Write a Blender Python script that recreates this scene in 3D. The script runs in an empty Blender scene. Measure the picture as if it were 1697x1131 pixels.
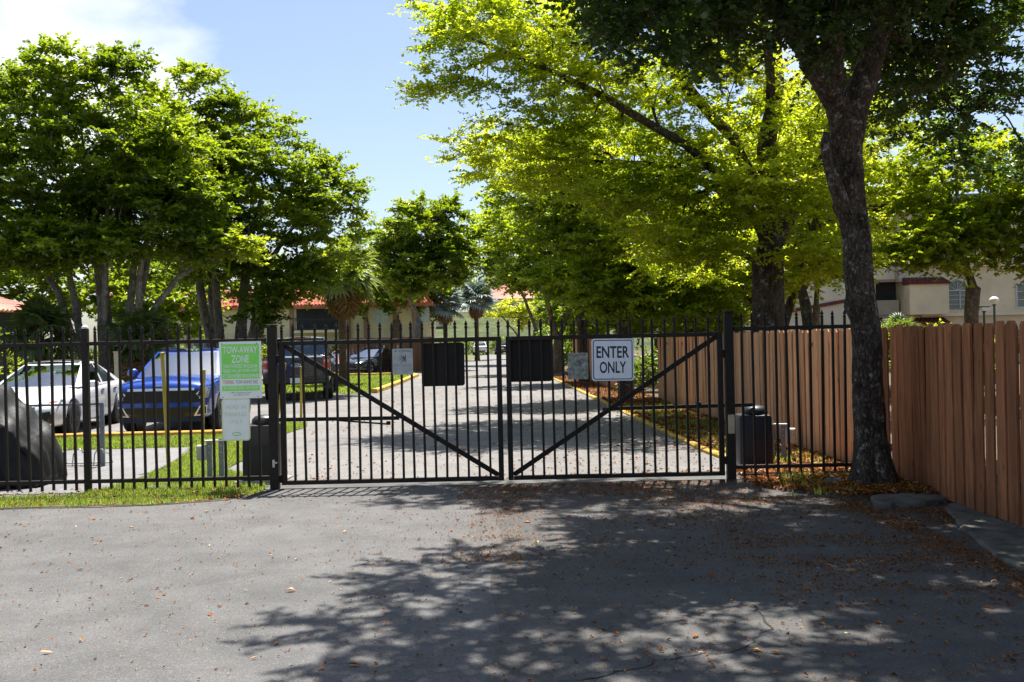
import bpy, bmesh, math, random
import numpy as np
from mathutils import Vector, Matrix, Euler, noise
from mathutils.bvhtree import BVHTree

SC = bpy.context.scene
COL = SC.collection
R = math.radians
rnd = random.Random(7)

# ------------------------------------------------------------------ camera, world, sun, exposure
cam_d = bpy.data.cameras.new('camera')
cam_d.lens = 35.0
cam_d.sensor_width = 36.0
cam_d.clip_end = 2000
cam = bpy.data.objects.new('camera', cam_d)
COL.objects.link(cam)
cam.matrix_world = Matrix.Translation((0, 0, 1.65)) @ Matrix.Rotation(R(90), 4, 'X') @ Matrix.Rotation(R(-1.25), 4, 'Z')
SC.camera = cam

SUN_TO = Vector((0.13, 0.62, 1.70)).normalized()
sun_d = bpy.data.lights.new('sun', 'SUN')
sun_d.energy = 5.0
sun_d.angle = R(0.53)
sun_d.color = (1.0, 0.955, 0.88)
sun = bpy.data.objects.new('sun', sun_d)
COL.objects.link(sun)
sun.rotation_euler = SUN_TO.to_track_quat('Z', 'Y').to_euler()
sun.location = (5, 20, 40)

world = bpy.data.worlds.new('World')
SC.world = world
world.use_nodes = True
wn = world.node_tree
wn.nodes.clear()
w_out = wn.nodes.new('ShaderNodeOutputWorld')
w_bg = wn.nodes.new('ShaderNodeBackground')
w_sky = wn.nodes.new('ShaderNodeTexSky')
w_sky.sky_type = 'NISHITA'
w_sky.sun_disc = False
w_sky.sun_elevation = math.asin(SUN_TO.z)
w_sky.sun_rotation = math.atan2(SUN_TO.x, SUN_TO.y)
w_sky.air_density = 0.9
w_sky.dust_density = 1.6
w_sky.ozone_density = 1.0
w_bg.inputs['Strength'].default_value = 0.081
# drifting cumulus, by direction
w_tc = wn.nodes.new('ShaderNodeTexCoord')
w_map = wn.nodes.new('ShaderNodeMapping')
w_map.inputs['Location'].default_value = (0.35, 0.1, 0.55)
w_map.inputs['Scale'].default_value = (1.0, 1.0, 2.3)
w_n = wn.nodes.new('ShaderNodeTexNoise')
w_n.inputs['Scale'].default_value = 2.3
w_n.inputs['Detail'].default_value = 9
w_n.inputs['Roughness'].default_value = 0.56
w_r = wn.nodes.new('ShaderNodeValToRGB')
w_r.color_ramp.elements[0].position = 0.60
w_r.color_ramp.elements[1].position = 0.78
w_mix = wn.nodes.new('ShaderNodeMixRGB')
w_mix.inputs['Color2'].default_value = (7.0, 7.15, 7.5, 1)
wn.links.new(w_tc.outputs['Generated'], w_map.inputs['Vector'])
wn.links.new(w_map.outputs['Vector'], w_n.inputs['Vector'])
# one larger bank of cloud stands to the left, above the ficus trees
w_dot = wn.nodes.new('ShaderNodeVectorMath')
w_dot.operation = 'DOT_PRODUCT'
w_dot.inputs[1].default_value = (-0.362, 0.891, 0.272)
w_mr = wn.nodes.new('ShaderNodeMapRange')
w_mr.inputs['From Min'].default_value = 0.9875
w_mr.inputs['From Max'].default_value = 0.997
w_mr.inputs['To Max'].default_value = 0.24
w_add = wn.nodes.new('ShaderNodeMath')
w_nrm = wn.nodes.new('ShaderNodeVectorMath')
w_nrm.operation = 'NORMALIZE'
wn.links.new(w_tc.outputs['Generated'], w_nrm.inputs[0])
wn.links.new(w_nrm.outputs['Vector'], w_dot.inputs[0])
wn.links.new(w_dot.outputs['Value'], w_mr.inputs['Value'])
wn.links.new(w_n.outputs['Fac'], w_add.inputs[0])
wn.links.new(w_mr.outputs['Result'], w_add.inputs[1])
wn.links.new(w_add.outputs[0], w_r.inputs['Fac'])
wn.links.new(w_r.outputs['Color'], w_mix.inputs['Fac'])
wn.links.new(w_sky.outputs['Color'], w_mix.inputs['Color1'])
wn.links.new(w_mix.outputs['Color'], w_bg.inputs['Color'])
wn.links.new(w_bg.outputs['Background'], w_out.inputs['Surface'])

SC.view_settings.view_transform = 'Standard'
SC.view_settings.look = 'None'
SC.view_settings.exposure = 1.2
SC.view_settings.gamma = 1.0
SC.view_settings.use_curve_mapping = False
SC.render.engine = 'CYCLES'
SC.cycles.max_bounces = 12
SC.cycles.diffuse_bounces = 7
SC.cycles.transmission_bounces = 8
SC.cycles.transparent_max_bounces = 8
SC.cycles.use_denoising = True

# ------------------------------------------------------------------ materials
def lin(c):
    return tuple(((v / 255) / 12.92 if v / 255 <= 0.04045 else ((v / 255 + 0.055) / 1.055) ** 2.4) for v in c)

def base_mat(name):
    m = bpy.data.materials.new(name)
    m.use_nodes = True
    nt = m.node_tree
    b = nt.nodes['Principled BSDF']
    return m, nt, b

def node(nt, t, **kw):
    n = nt.nodes.new('ShaderNode' + t)
    for k, v in kw.items():
        if k in n.inputs.keys():
            n.inputs[k].default_value = v
        else:
            setattr(n, k, v)
    return n

def ramp(nt, stops):
    n = nt.nodes.new('ShaderNodeValToRGB')
    e = n.color_ramp.elements
    while len(e) < len(stops):
        e.new(0.5)
    for i, (p, c) in enumerate(stops):
        e[i].position = p
        e[i].color = (c[0], c[1], c[2], 1) if not isinstance(c, (int, float)) else (c, c, c, 1)
    return n

def pmat(name, col, rough=0.6, metal=0.0, var=0.15, scale=6.0, bump=0.0, bscale=60.0, spec=0.5, col2=None, coat=0.0, island=0.0, stretch=(1, 1, 1), grain=0.0):
    m, nt, b = base_mat(name)
    L = nt.links.new
    tc = node(nt, 'TexCoord')
    mp = node(nt, 'Mapping')
    mp.inputs['Scale'].default_value = stretch
    L(tc.outputs['Object'], mp.inputs['Vector'])
    if island > 0:                                  # every board starts elsewhere in the grain
        oi = node(nt, 'ObjectInfo')
        sc_ = node(nt, 'Math', operation='MULTIPLY')
        sc_.inputs[1].default_value = 53.0
        L(oi.outputs['Random'], sc_.inputs[0])
        L(sc_.outputs[0], mp.inputs['Location'])
    n = node(nt, 'TexNoise', Scale=scale, Detail=6.0, Roughness=0.62)
    L(mp.outputs['Vector'], n.inputs['Vector'])
    lo = tuple(c * (1 - var) for c in col)
    hi = col2 if col2 else tuple(min(1, c * (1 + var)) for c in col)
    rp = ramp(nt, [(0.32, lo), (0.68, hi)])
    L(n.outputs['Fac'], rp.inputs['Fac'])
    out = rp.outputs['Color']
    if island > 0:
        g = node(nt, 'ObjectInfo')
        mr = node(nt, 'MapRange')
        mr.inputs['To Min'].default_value = 1 - island
        mr.inputs['To Max'].default_value = 1 + island
        L(g.outputs['Random'], mr.inputs['Value'])
        mx = node(nt, 'MixRGB', blend_type='MULTIPLY')
        mx.inputs['Fac'].default_value = 1
        L(out, mx.inputs['Color1'])
        L(mr.outputs['Result'], mx.inputs['Color2'])
        out = mx.outputs['Color']
    if grain > 0:                                   # fibres, knots, splashed dirt at the foot
        g1 = node(nt, 'TexNoise', Scale=2.2, Detail=9.0, Roughness=0.7, Distortion=0.6)
        gm = node(nt, 'Mapping')
        gm.inputs['Scale'].default_value = (9, 9, 0.55)
        L(tc.outputs['Object'], gm.inputs['Vector'])
        L(sc_.outputs[0], gm.inputs['Location'])
        L(gm.outputs['Vector'], g1.inputs['Vector'])
        gr = ramp(nt, [(0.36, 1 - grain), (0.5, 1.0), (0.66, 1 + grain * .5)])
        L(g1.outputs['Fac'], gr.inputs['Fac'])
        gx = node(nt, 'MixRGB', blend_type='MULTIPLY')
        gx.inputs['Fac'].default_value = 1
        L(out, gx.inputs['Color1'])
        L(gr.outputs['Color'], gx.inputs['Color2'])
        kv = node(nt, 'TexVoronoi', Scale=1.0)
        km = node(nt, 'Mapping')
        km.inputs['Scale'].default_value = (7, 7, 2.6)
        L(tc.outputs['Object'], km.inputs['Vector'])
        L(sc_.outputs[0], km.inputs['Location'])
        L(km.outputs['Vector'], kv.inputs['Vector'])
        kr = ramp(nt, [(0.07, 0.45), (0.13, 1.0)])
        L(kv.outputs['Distance'], kr.inputs['Fac'])
        kx = node(nt, 'MixRGB', blend_type='MULTIPLY')
        kx.inputs['Fac'].default_value = 0.75
        L(gx.outputs['Color'], kx.inputs['Color1'])
        L(kr.outputs['Color'], kx.inputs['Color2'])
        sx = node(nt, 'SeparateXYZ')
        L(tc.outputs['Object'], sx.inputs['Vector'])
        dn = node(nt, 'TexNoise', Scale=9.0, Detail=4.0)
        L(gm.outputs['Vector'], dn.inputs['Vector'])
        dm = node(nt, 'Math', operation='MULTIPLY_ADD')
        dm.inputs[1].default_value = 0.5
        L(dn.outputs['Fac'], dm.inputs[0])
        L(sx.outputs['Z'], dm.inputs[2])
        dr = ramp(nt, [(0.22, 0.55), (0.50, 1.0)])
        L(dm.outputs[0], dr.inputs['Fac'])
        dx = node(nt, 'MixRGB', blend_type='MULTIPLY')
        dx.inputs['Fac'].default_value = 0.8
        L(kx.outputs['Color'], dx.inputs['Color1'])
        L(dr.outputs['Color'], dx.inputs['Color2'])
        out = dx.outputs['Color']
    L(out, b.inputs['Base Color'])
    b.inputs['Roughness'].default_value = rough
    b.inputs['Metallic'].default_value = metal
    b.inputs['Specular IOR Level'].default_value = spec
    b.inputs['Coat Weight'].default_value = coat
    b.inputs['Coat Roughness'].default_value = 0.04
    if bump > 0:
        n2 = node(nt, 'TexNoise', Scale=bscale, Detail=5.0, Roughness=0.65)
        L(mp.outputs['Vector'], n2.inputs['Vector'])
        bp = node(nt, 'Bump', Strength=bump, Distance=0.02)
        L(n2.outputs['Fac'], bp.inputs['Height'])
        L(bp.outputs['Normal'], b.inputs['Normal'])
    return m

def leaf_mat(name, stops, trans, tw=0.45, gloss=0.06):
    m = bpy.data.materials.new(name)
    m.use_nodes = True
    nt = m.node_tree
    nt.nodes.clear()
    L = nt.links.new
    at = node(nt, 'Attribute', attribute_name='tint')
    rp = ramp(nt, stops)
    L(at.outputs['Fac'], rp.inputs['Fac'])
    df = node(nt, 'BsdfDiffuse')
    L(rp.outputs['Color'], df.inputs['Color'])
    tr = node(nt, 'BsdfTranslucent')
    rp2 = ramp(nt, trans)
    L(at.outputs['Fac'], rp2.inputs['Fac'])
    L(rp2.outputs['Color'], tr.inputs['Color'])
    mx = node(nt, 'MixShader', Fac=tw)
    L(df.outputs[0], mx.inputs[1])
    L(tr.outputs[0], mx.inputs[2])
    gl = node(nt, 'BsdfGlossy', Roughness=0.38)
    gl.inputs['Color'].default_value = (0.8, 0.85, 0.8, 1)
    mx2 = node(nt, 'MixShader', Fac=gloss)
    L(mx.outputs[0], mx2.inputs[1])
    L(gl.outputs[0], mx2.inputs[2])
    o = node(nt, 'OutputMaterial')
    L(mx2.outputs[0], o.inputs['Surface'])
    return m

def asphalt_mat(name, dark, light, stain=0.5, seed=0.0, cracks=0.0):
    m, nt, b = base_mat(name)
    L = nt.links.new
    g = node(nt, 'NewGeometry')
    mp = node(nt, 'Mapping')
    mp.inputs['Location'].default_value = (seed, seed * 1.7, 0)
    L(g.outputs['Position'], mp.inputs['Vector'])
    V = mp.outputs['Vector']
    big = node(nt, 'TexNoise', Scale=0.32, Detail=5.0, Roughness=0.6)
    L(V, big.inputs['Vector'])
    mid = node(nt, 'TexNoise', Scale=2.2, Detail=6.0, Roughness=0.65)
    L(V, mid.inputs['Vector'])
    ma = node(nt, 'Math', operation='ADD')
    L(big.outputs['Fac'], ma.inputs[0])
    L(mid.outputs['Fac'], ma.inputs[1])
    rp = ramp(nt, [(0.38, dark), (0.62, light)])
    ma2 = node(nt, 'Math', operation='MULTIPLY')
    ma2.inputs[1].default_value = 0.5
    L(ma.outputs[0], ma2.inputs[0])
    L(ma2.outputs[0], rp.inputs['Fac'])
    # aggregate: pale and dark stones
    vo = node(nt, 'TexVoronoi', Scale=130.0)
    L(V, vo.inputs['Vector'])
    sep = node(nt, 'SeparateColor')
    L(vo.outputs['Color'], sep.inputs['Color'])
    sp = ramp(nt, [(0.0, 0.72), (0.55, 0.97), (0.86, 1.08), (0.95, 1.5)])
    L(sep.outputs['Red'], sp.inputs['Fac'])
    mx = node(nt, 'MixRGB', blend_type='MULTIPLY')
    mx.inputs['Fac'].default_value = 0.85
    L(rp.outputs['Color'], mx.inputs['Color1'])
    L(sp.outputs['Color'], mx.inputs['Color2'])
    # oil and rubber stains
    st = node(nt, 'TexNoise', Scale=0.9, Detail=8.0, Roughness=0.7)
    mp3 = node(nt, 'Mapping')
    mp3.inputs['Scale'].default_value = (1.6, 0.35, 1)
    L(V, mp3.inputs['Vector'])
    L(mp3.outputs['Vector'], st.inputs['Vector'])
    sr = ramp(nt, [(0.56, 1.0), (0.72, 1 - stain)])
    L(st.outputs['Fac'], sr.inputs['Fac'])
    mx2 = node(nt, 'MixRGB', blend_type='MULTIPLY')
    mx2.inputs['Fac'].default_value = 1
    L(mx.outputs['Color'], mx2.inputs['Color1'])
    L(sr.outputs['Color'], mx2.inputs['Color2'])
    L(mx2.outputs['Color'], b.inputs['Base Color'])
    b.inputs['Roughness'].default_value = 0.85
    b.inputs['Specular IOR Level'].default_value = 0.35
    n3 = node(nt, 'TexNoise', Scale=160.0, Detail=3.0)
    L(V, n3.inputs['Vector'])
    bp = node(nt, 'Bump', Strength=0.55, Distance=0.006)
    md = node(nt, 'Math', operation='ADD')
    L(n3.outputs['Fac'], md.inputs[0])
    L(vo.outputs['Distance'], md.inputs[1])
    L(md.outputs[0], bp.inputs['Height'])
    L(bp.outputs['Normal'], b.inputs['Normal'])
    return m

def bark_mat(name, dark, light, lichen=0.0, scale=9.0, lichen_col=(0.55, 0.54, 0.5), stretch=(1, 1, 0.45), bstr=0.9):
    m, nt, b = base_mat(name)
    L = nt.links.new
    tc = node(nt, 'TexCoord')
    mp = node(nt, 'Mapping')
    mp.inputs['Scale'].default_value = stretch
    L(tc.outputs['Object'], mp.inputs['Vector'])
    V = mp.outputs['Vector']
    n = node(nt, 'TexNoise', Scale=scale, Detail=8.0, Roughness=0.72)
    L(V, n.inputs['Vector'])
    rp = ramp(nt, [(0.36, dark), (0.66, light)])
    L(n.outputs['Fac'], rp.inputs['Fac'])
    vo = node(nt, 'TexVoronoi', Scale=scale * 2.6, feature='DISTANCE_TO_EDGE')
    dn = node(nt, 'MixRGB', blend_type='ADD')
    dn.inputs['Fac'].default_value = 0.12
    L(V, dn.inputs['Color1'])
    L(n.outputs['Color'], dn.inputs['Color2'])
    L(dn.outputs['Color'], vo.inputs['Vector'])
    cr = ramp(nt, [(0.0, 0.35), (0.09, 1.0)])
    L(vo.outputs['Distance'], cr.inputs['Fac'])
    mx = node(nt, 'MixRGB', blend_type='MULTIPLY')
    mx.inputs['Fac'].default_value = 0.38
    L(rp.outputs['Color'], mx.inputs['Color1'])
    L(cr.outputs['Color'], mx.inputs['Color2'])
    # small paler flakes where the outer bark has lifted
    fk = node(nt, 'TexNoise', Scale=scale * 3.4, Detail=6.0, Roughness=0.7)
    L(V, fk.inputs['Vector'])
    fr_ = ramp(nt, [(0.56, 0.0), (0.66, 1.0)])
    L(fk.outputs['Fac'], fr_.inputs['Fac'])
    fx = node(nt, 'MixRGB')
    L(fr_.outputs['Color'], fx.inputs['Fac'])
    L(mx.outputs['Color'], fx.inputs['Color1'])
    fx.inputs['Color2'].default_value = (min(1, light[0] * 1.65), min(1, light[1] * 1.7), min(1, light[2] * 1.75), 1)
    out = fx.outputs['Color']
    if lichen > 0:
        n2 = node(nt, 'TexNoise', Scale=scale * 0.9, Detail=9.0, Roughness=0.8)
        mp2 = node(nt, 'Mapping')
        mp2.inputs['Location'].default_value = (3.1, 1.7, 5.2)
        L(tc.outputs['Object'], mp2.inputs['Vector'])
        L(mp2.outputs['Vector'], n2.inputs['Vector'])
        lr = ramp(nt, [(0.62 - lichen, 0.0), (0.68 - lichen * 0.8, 1.0)])
        L(n2.outputs['Fac'], lr.inputs['Fac'])
        m3 = node(nt, 'MixRGB')
        L(lr.outputs['Color'], m3.inputs['Fac'])
        L(out, m3.inputs['Color1'])
        m3.inputs['Color2'].default_value = (*lichen_col, 1)
        out = m3.outputs['Color']
    L(out, b.inputs['Base Color'])
    b.inputs['Roughness'].default_value = 0.92
    b.inputs['Specular IOR Level'].default_value = 0.2
    ad = node(nt, 'Math', operation='MULTIPLY')
    L(n.outputs['Fac'], ad.inputs[0])
    L(cr.outputs['Color'], ad.inputs[1])
    bp = node(nt, 'Bump', Strength=bstr, Distance=0.03)
    L(ad.outputs[0], bp.inputs['Height'])
    L(bp.outputs['Normal'], b.inputs['Normal'])
    return m

M = {}
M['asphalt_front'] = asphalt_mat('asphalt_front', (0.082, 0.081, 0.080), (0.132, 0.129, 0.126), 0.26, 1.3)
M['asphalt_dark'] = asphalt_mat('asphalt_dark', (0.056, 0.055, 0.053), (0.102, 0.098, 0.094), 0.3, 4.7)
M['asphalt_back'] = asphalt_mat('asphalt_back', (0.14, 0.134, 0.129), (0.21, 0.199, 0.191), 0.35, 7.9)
M['asphalt_path'] = asphalt_mat('asphalt_path', (0.15, 0.148, 0.15), (0.21, 0.206, 0.206), 0.3, 3.9)
M['concrete'] = pmat('concrete', (0.34, 0.32, 0.29), 0.9, var=0.35, scale=3.5, bump=0.4, bscale=90)
M['old_concrete'] = pmat('old_concrete', (0.10, 0.096, 0.08), 0.95, var=0.5, scale=5, bump=0.6, bscale=60, col2=(0.19, 0.18, 0.15))
M['soil'] = pmat('soil', (0.10, 0.067, 0.043), 1.0, var=0.45, scale=4, bump=0.9, bscale=45)
M['ground'] = pmat('ground', (0.10, 0.11, 0.05), 1.0, var=0.4, scale=0.5, bump=0.3, bscale=8)
M['turf'] = pmat('turf', (0.085, 0.12, 0.03), 1.0, var=0.4, scale=3.0, bump=0.5, bscale=60, col2=(0.17, 0.17, 0.06))
M['hill_grass'] = pmat('hill_grass', (0.030, 0.060, 0.010), 1.0, var=0.4, scale=0.5, bump=1.0, bscale=5, col2=(0.09, 0.105, 0.03))
M['iron'] = pmat('iron', (0.019, 0.0125, 0.0085), 0.6, metal=0.0, var=0.35, scale=14, bump=0.08, bscale=90, spec=0.3)
M['iron_panel'] = pmat('iron_panel', (0.022, 0.017, 0.013), 0.75, var=0.25, scale=5, bump=0.05, bscale=40, spec=0.3)
M['white_cap'] = pmat('white_cap', (0.72, 0.71, 0.68), 0.6, var=0.1)
M['wood_board'] = pmat('wood_board', (0.44, 0.168, 0.070), 0.85, var=0.2, scale=3.0, bump=0.35, bscale=30, spec=0.25, island=0.2, stretch=(6, 6, 0.8), grain=0.38)
M['wood_far_lit'] = pmat('wood_far_lit', (0.66, 0.34, 0.165), 0.85, var=0.15, scale=3.0, bump=0.3, bscale=30, spec=0.25, island=0.16, stretch=(6, 6, 0.8), grain=0.25)  # same board paint, lightened so its colour carries the bounced light
M['wood_dark'] = pmat('wood_dark', (0.24, 0.10, 0.045), 0.9, var=0.3, scale=3.0, bump=0.3, bscale=30, spec=0.2, island=0.12, stretch=(6, 6, 0.8))
M['wood_brown'] = pmat('wood_brown', (0.20, 0.10, 0.05), 0.9, var=0.3, scale=2.0, bump=0.3, bscale=30, island=0.15, stretch=(6, 6, 0.8))
M['yellow_paint'] = pmat('yellow_paint', (0.50, 0.32, 0.04), 0.8, var=0.5, scale=5, bump=0.25, bscale=70)
M['yellow_post'] = pmat('yellow_post', (0.48, 0.35, 0.05), 0.7, var=0.25, scale=6, bump=0.15, bscale=50)
M['orange_kerb'] = pmat('orange_kerb', (0.58, 0.31, 0.05), 0.8, var=0.3, scale=6, bump=0.25, bscale=70)
M['beige_post'] = pmat('beige_post', (0.52, 0.43, 0.26), 0.8, var=0.2, scale=5, bump=0.2)
M['sign_white'] = pmat('sign_white', (0.88, 0.88, 0.90), 0.45, var=0.05, scale=9)
M['sign_white2'] = pmat('sign_white2', (0.93, 0.94, 0.86), 0.4, var=0.05, scale=9)
M['sign_black'] = pmat('sign_black', (0.012, 0.012, 0.02), 0.5, var=0.1)
M['sign_green'] = pmat('sign_green', (0.28, 0.88, 0.12), 0.45, var=0.08, scale=4)
M['sign_pale_green'] = pmat('sign_pale_green', (0.66, 0.78, 0.56), 0.5, var=0.08)
M['sign_yellow_edge'] = pmat('sign_yellow_edge', (0.78, 0.76, 0.40), 0.5, var=0.1)
M['logo_green'] = pmat('logo_green', (0.25, 0.62, 0.10), 0.5, var=0.1)
M['sign_red'] = pmat('sign_red', (0.80, 0.36, 0.30), 0.5, var=0.1)
M['sign_grey_text'] = pmat('sign_grey_text', (0.38, 0.40, 0.36), 0.5, var=0.1)
M['sign_faded'] = pmat('sign_faded', (0.46, 0.46, 0.43), 0.6, var=0.18, scale=14, bump=0.05)
M['sign_mould'] = pmat('sign_mould', (0.13, 0.15, 0.09), 0.8, var=0.3, scale=24, col2=(0.50, 0.50, 0.42), bump=0.1)
M['faded_text'] = pmat('faded_text', (0.15, 0.15, 0.19), 0.6, var=0.25, scale=30)
M['faded_red'] = pmat('faded_red', (0.30, 0.16, 0.13), 0.7, var=0.3, scale=30)
M['pale_text'] = pmat('pale_text', (0.27, 0.28, 0.28), 0.6, var=0.2, scale=30)
M['plastic_black'] = pmat('plastic_black', (0.011, 0.010, 0.010), 0.45, var=0.15, bump=0.04, bscale=120)
M['plastic_navy'] = pmat('plastic_navy', (0.009, 0.011, 0.020), 0.45, var=0.15, bump=0.04, bscale=120)
M['galv'] = pmat('galv', (0.22, 0.24, 0.27), 0.5, metal=0.4, var=0.2, scale=12)
M['galv_light'] = pmat('galv_light', (0.48, 0.47, 0.43), 0.55, metal=0.1, var=0.15, scale=9)
M['steel'] = pmat('steel', (0.5, 0.5, 0.5), 0.35, metal=0.9, var=0.15)
M['tarp'] = pmat('tarp', (0.014, 0.0135, 0.0135), 0.55, var=0.3, scale=5, bump=0.35, bscale=12, spec=0.35)
M['cream'] = pmat('cream', (0.78, 0.65, 0.43), 0.9, var=0.12, scale=0.8, bump=0.15, bscale=25)
M['cream_pale'] = pmat('cream_pale', (0.80, 0.70, 0.53), 0.9, var=0.1, scale=0.8, bump=0.15, bscale=25)
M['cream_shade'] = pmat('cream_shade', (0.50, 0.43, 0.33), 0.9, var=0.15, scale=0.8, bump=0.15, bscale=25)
M['pilaster'] = pmat('pilaster', (0.36, 0.20, 0.145), 0.85, var=0.15, scale=2)
M['roof_tile'] = pmat('roof_tile', (0.50, 0.135, 0.07), 0.8, var=0.25, scale=1.5, bump=0.1, island=0.15)
M['roof_pale'] = pmat('roof_pale', (0.62, 0.26, 0.19), 0.8, var=0.25, scale=1.5, island=0.15)
M['roof_maroon'] = pmat('roof_maroon', (0.16, 0.035, 0.03), 0.8, var=0.25, scale=2.5)
M['roof_grey'] = pmat('roof_grey', (0.30, 0.30, 0.31), 0.9, var=0.2, scale=1)
M['dark_recess'] = pmat('dark_recess', (0.035, 0.034, 0.036), 0.9, var=0.3, scale=1)  # near-black colour stands in for the shade inside recesses and openings
M['fascia'] = pmat('fascia', (0.05, 0.035, 0.03), 0.8, var=0.2)
M['win_frame'] = pmat('win_frame', (0.60, 0.60, 0.58), 0.5, var=0.08)
M['win_glass'] = pmat('win_glass', (0.10, 0.13, 0.13), 0.08, var=0.3, scale=1.2, spec=0.9)
M['win_blind'] = pmat('win_blind', (0.55, 0.60, 0.60), 0.25, var=0.1, scale=2, spec=0.7)
M['rail_black'] = pmat('rail_black', (0.02, 0.02, 0.02), 0.5, var=0.1)
M['lamp_white'] = pmat('lamp_white', (0.78, 0.78, 0.74), 0.4, var=0.05)
M['lamp_pole'] = pmat('lamp_pole', (0.05, 0.08, 0.065), 0.5, var=0.15)
M['tyre'] = pmat('tyre', (0.012, 0.012, 0.012), 0.85, var=0.2, bump=0.15, bscale=80)
M['rim_dark'] = pmat('rim_dark', (0.045, 0.045, 0.05), 0.35, metal=0.7, var=0.1)
M['rim_silver'] = pmat('rim_silver', (0.42, 0.42, 0.44), 0.3, metal=0.8, var=0.1)
M['car_black'] = pmat('car_black_trim', (0.010, 0.010, 0.011), 0.35, var=0.1, spec=0.5)
M['car_grille'] = pmat('car_grille', (0.008, 0.008, 0.009), 0.5, var=0.1, bump=0.8, bscale=120)
M['chrome'] = pmat('chrome', (0.75, 0.75, 0.77), 0.14, metal=1.0, var=0.03)
M['led_glint_white'] = pmat('led_glint_white', (0.85, 0.84, 0.86), 0.2, var=0.03)  # LED white; on the SUV's front bar it stands in for reflected sky
M['lamp_red'] = pmat('lamp_red', (0.55, 0.02, 0.015), 0.2, var=0.15, coat=0.6)
M['lamp_clear'] = pmat('lamp_clear', (0.55, 0.57, 0.60), 0.12, metal=0.3, var=0.25, scale=18, coat=0.8)
M['emblem_blue'] = pmat('emblem_blue', (0.02, 0.06, 0.22), 0.3, var=0.1)
M['plate_white'] = pmat('plate_white', (0.66, 0.72, 0.64), 0.45, var=0.1, scale=20)
M['shade_white'] = pmat('shade_white', (0.84, 0.90, 0.92), 0.3, var=0.10, scale=2.5)
M['shade_grey'] = pmat('shade_grey', (0.33, 0.33, 0.33), 0.5, var=0.08)
M['seat_dark'] = pmat('seat_dark', (0.03, 0.03, 0.032), 0.8, var=0.15)

def paint(name, col, rough=0.28, metal=0.0):
    return pmat(name, col, rough, metal=metal, var=0.03, scale=2, coat=1.0, spec=0.5)
M['paint_white'] = paint('paint_white', (0.74, 0.74, 0.76))
M['paint_blue'] = paint('paint_blue', (0.010, 0.058, 0.36), 0.3, 0.25)
M['paint_navy'] = paint('paint_navy', (0.005, 0.006, 0.012), 0.25)
M['paint_black'] = paint('paint_black', (0.008, 0.008, 0.009), 0.2)
M['paint_red'] = paint('paint_red', (0.35, 0.02, 0.02), 0.3)
M['paint_silver'] = paint('paint_silver', (0.5, 0.52, 0.55), 0.3, 0.3)

def glass_mat(name, tint, base=0.10):
    m = bpy.data.materials.new(name)
    m.use_nodes = True
    nt = m.node_tree
    nt.nodes.clear()
    L = nt.links.new
    tr = node(nt, 'BsdfTransparent')
    tr.inputs['Color'].default_value = (*tint, 1)
    gl = node(nt, 'BsdfGlossy', Roughness=0.03)
    gl.inputs['Color'].default_value = (0.9, 0.95, 1.0, 1)
    fr = node(nt, 'Fresnel', IOR=1.55)
    ad = node(nt, 'Math', operation='ADD')
    ad.inputs[1].default_value = base
    L(fr.outputs[0], ad.inputs[0])
    mx = node(nt, 'MixShader')
    L(ad.outputs[0], mx.inputs['Fac'])
    L(tr.outputs[0], mx.inputs[1])
    L(gl.outputs[0], mx.inputs[2])
    o = node(nt, 'OutputMaterial')
    L(mx.outputs[0], o.inputs['Surface'])
    return m
M['car_glass'] = glass_mat('car_glass', (0.60, 0.70, 0.68), 0.30)
M['car_glass_dark'] = glass_mat('car_glass_dark', (0.16, 0.19, 0.19))

# leaves: ramp over the per-leaf tint
M['leaf_bright'] = leaf_mat('leaf_bright', [(0, (0.075, 0.11, 0.006)), (0.5, (0.13, 0.165, 0.008)), (1, (0.20, 0.21, 0.012))],
                            [(0, (0.36, 0.48, 0.008)), (0.5, (0.58, 0.68, 0.016)), (1, (0.76, 0.77, 0.05))], 0.64, 0.04)
M['leaf_ficus'] = leaf_mat('leaf_ficus', [(0, (0.050, 0.086, 0.007)), (0.6, (0.115, 0.165, 0.012)), (1, (0.20, 0.235, 0.02))],
                           [(0, (0.20, 0.30, 0.008)), (0.6, (0.42, 0.53, 0.014)), (1, (0.64, 0.69, 0.03))], 0.54, 0.05)
M['leaf_deep'] = leaf_mat('leaf_deep', [(0, (0.026, 0.048, 0.011)), (0.6, (0.05, 0.085, 0.017)), (1, (0.10, 0.14, 0.02))],
                          [(0, (0.05, 0.11, 0.006)), (0.6, (0.12, 0.22, 0.01)), (1, (0.30, 0.42, 0.02))], 0.42, 0.05)
M['leaf_mid'] = leaf_mat('leaf_mid', [(0, (0.055, 0.09, 0.007)), (0.6, (0.105, 0.15, 0.009)), (1, (0.17, 0.20, 0.014))],
                         [(0, (0.17, 0.27, 0.006)), (0.6, (0.36, 0.48, 0.01)), (1, (0.56, 0.62, 0.025))], 0.48, 0.05)
M['leaf_fresh'] = leaf_mat('leaf_fresh', [(0, (0.065, 0.105, 0.007)), (0.6, (0.12, 0.165, 0.010)), (1, (0.19, 0.215, 0.014))],
                          [(0, (0.24, 0.36, 0.006)), (0.6, (0.46, 0.57, 0.012)), (1, (0.66, 0.70, 0.03))], 0.55, 0.04)
M['leaf_silver'] = leaf_mat('leaf_silver', [(0, (0.19, 0.24, 0.22)), (1, (0.34, 0.40, 0.37))], [(0, (0.12, 0.17, 0.12)), (1, (0.2, 0.26, 0.2))], 0.25, 0.05)
M['leaf_palm'] = leaf_mat('leaf_palm', [(0, (0.05, 0.08, 0.02)), (1, (0.15, 0.19, 0.05))], [(0, (0.14, 0.19, 0.03)), (1, (0.38, 0.42, 0.10))], 0.4, 0.035)
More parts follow.
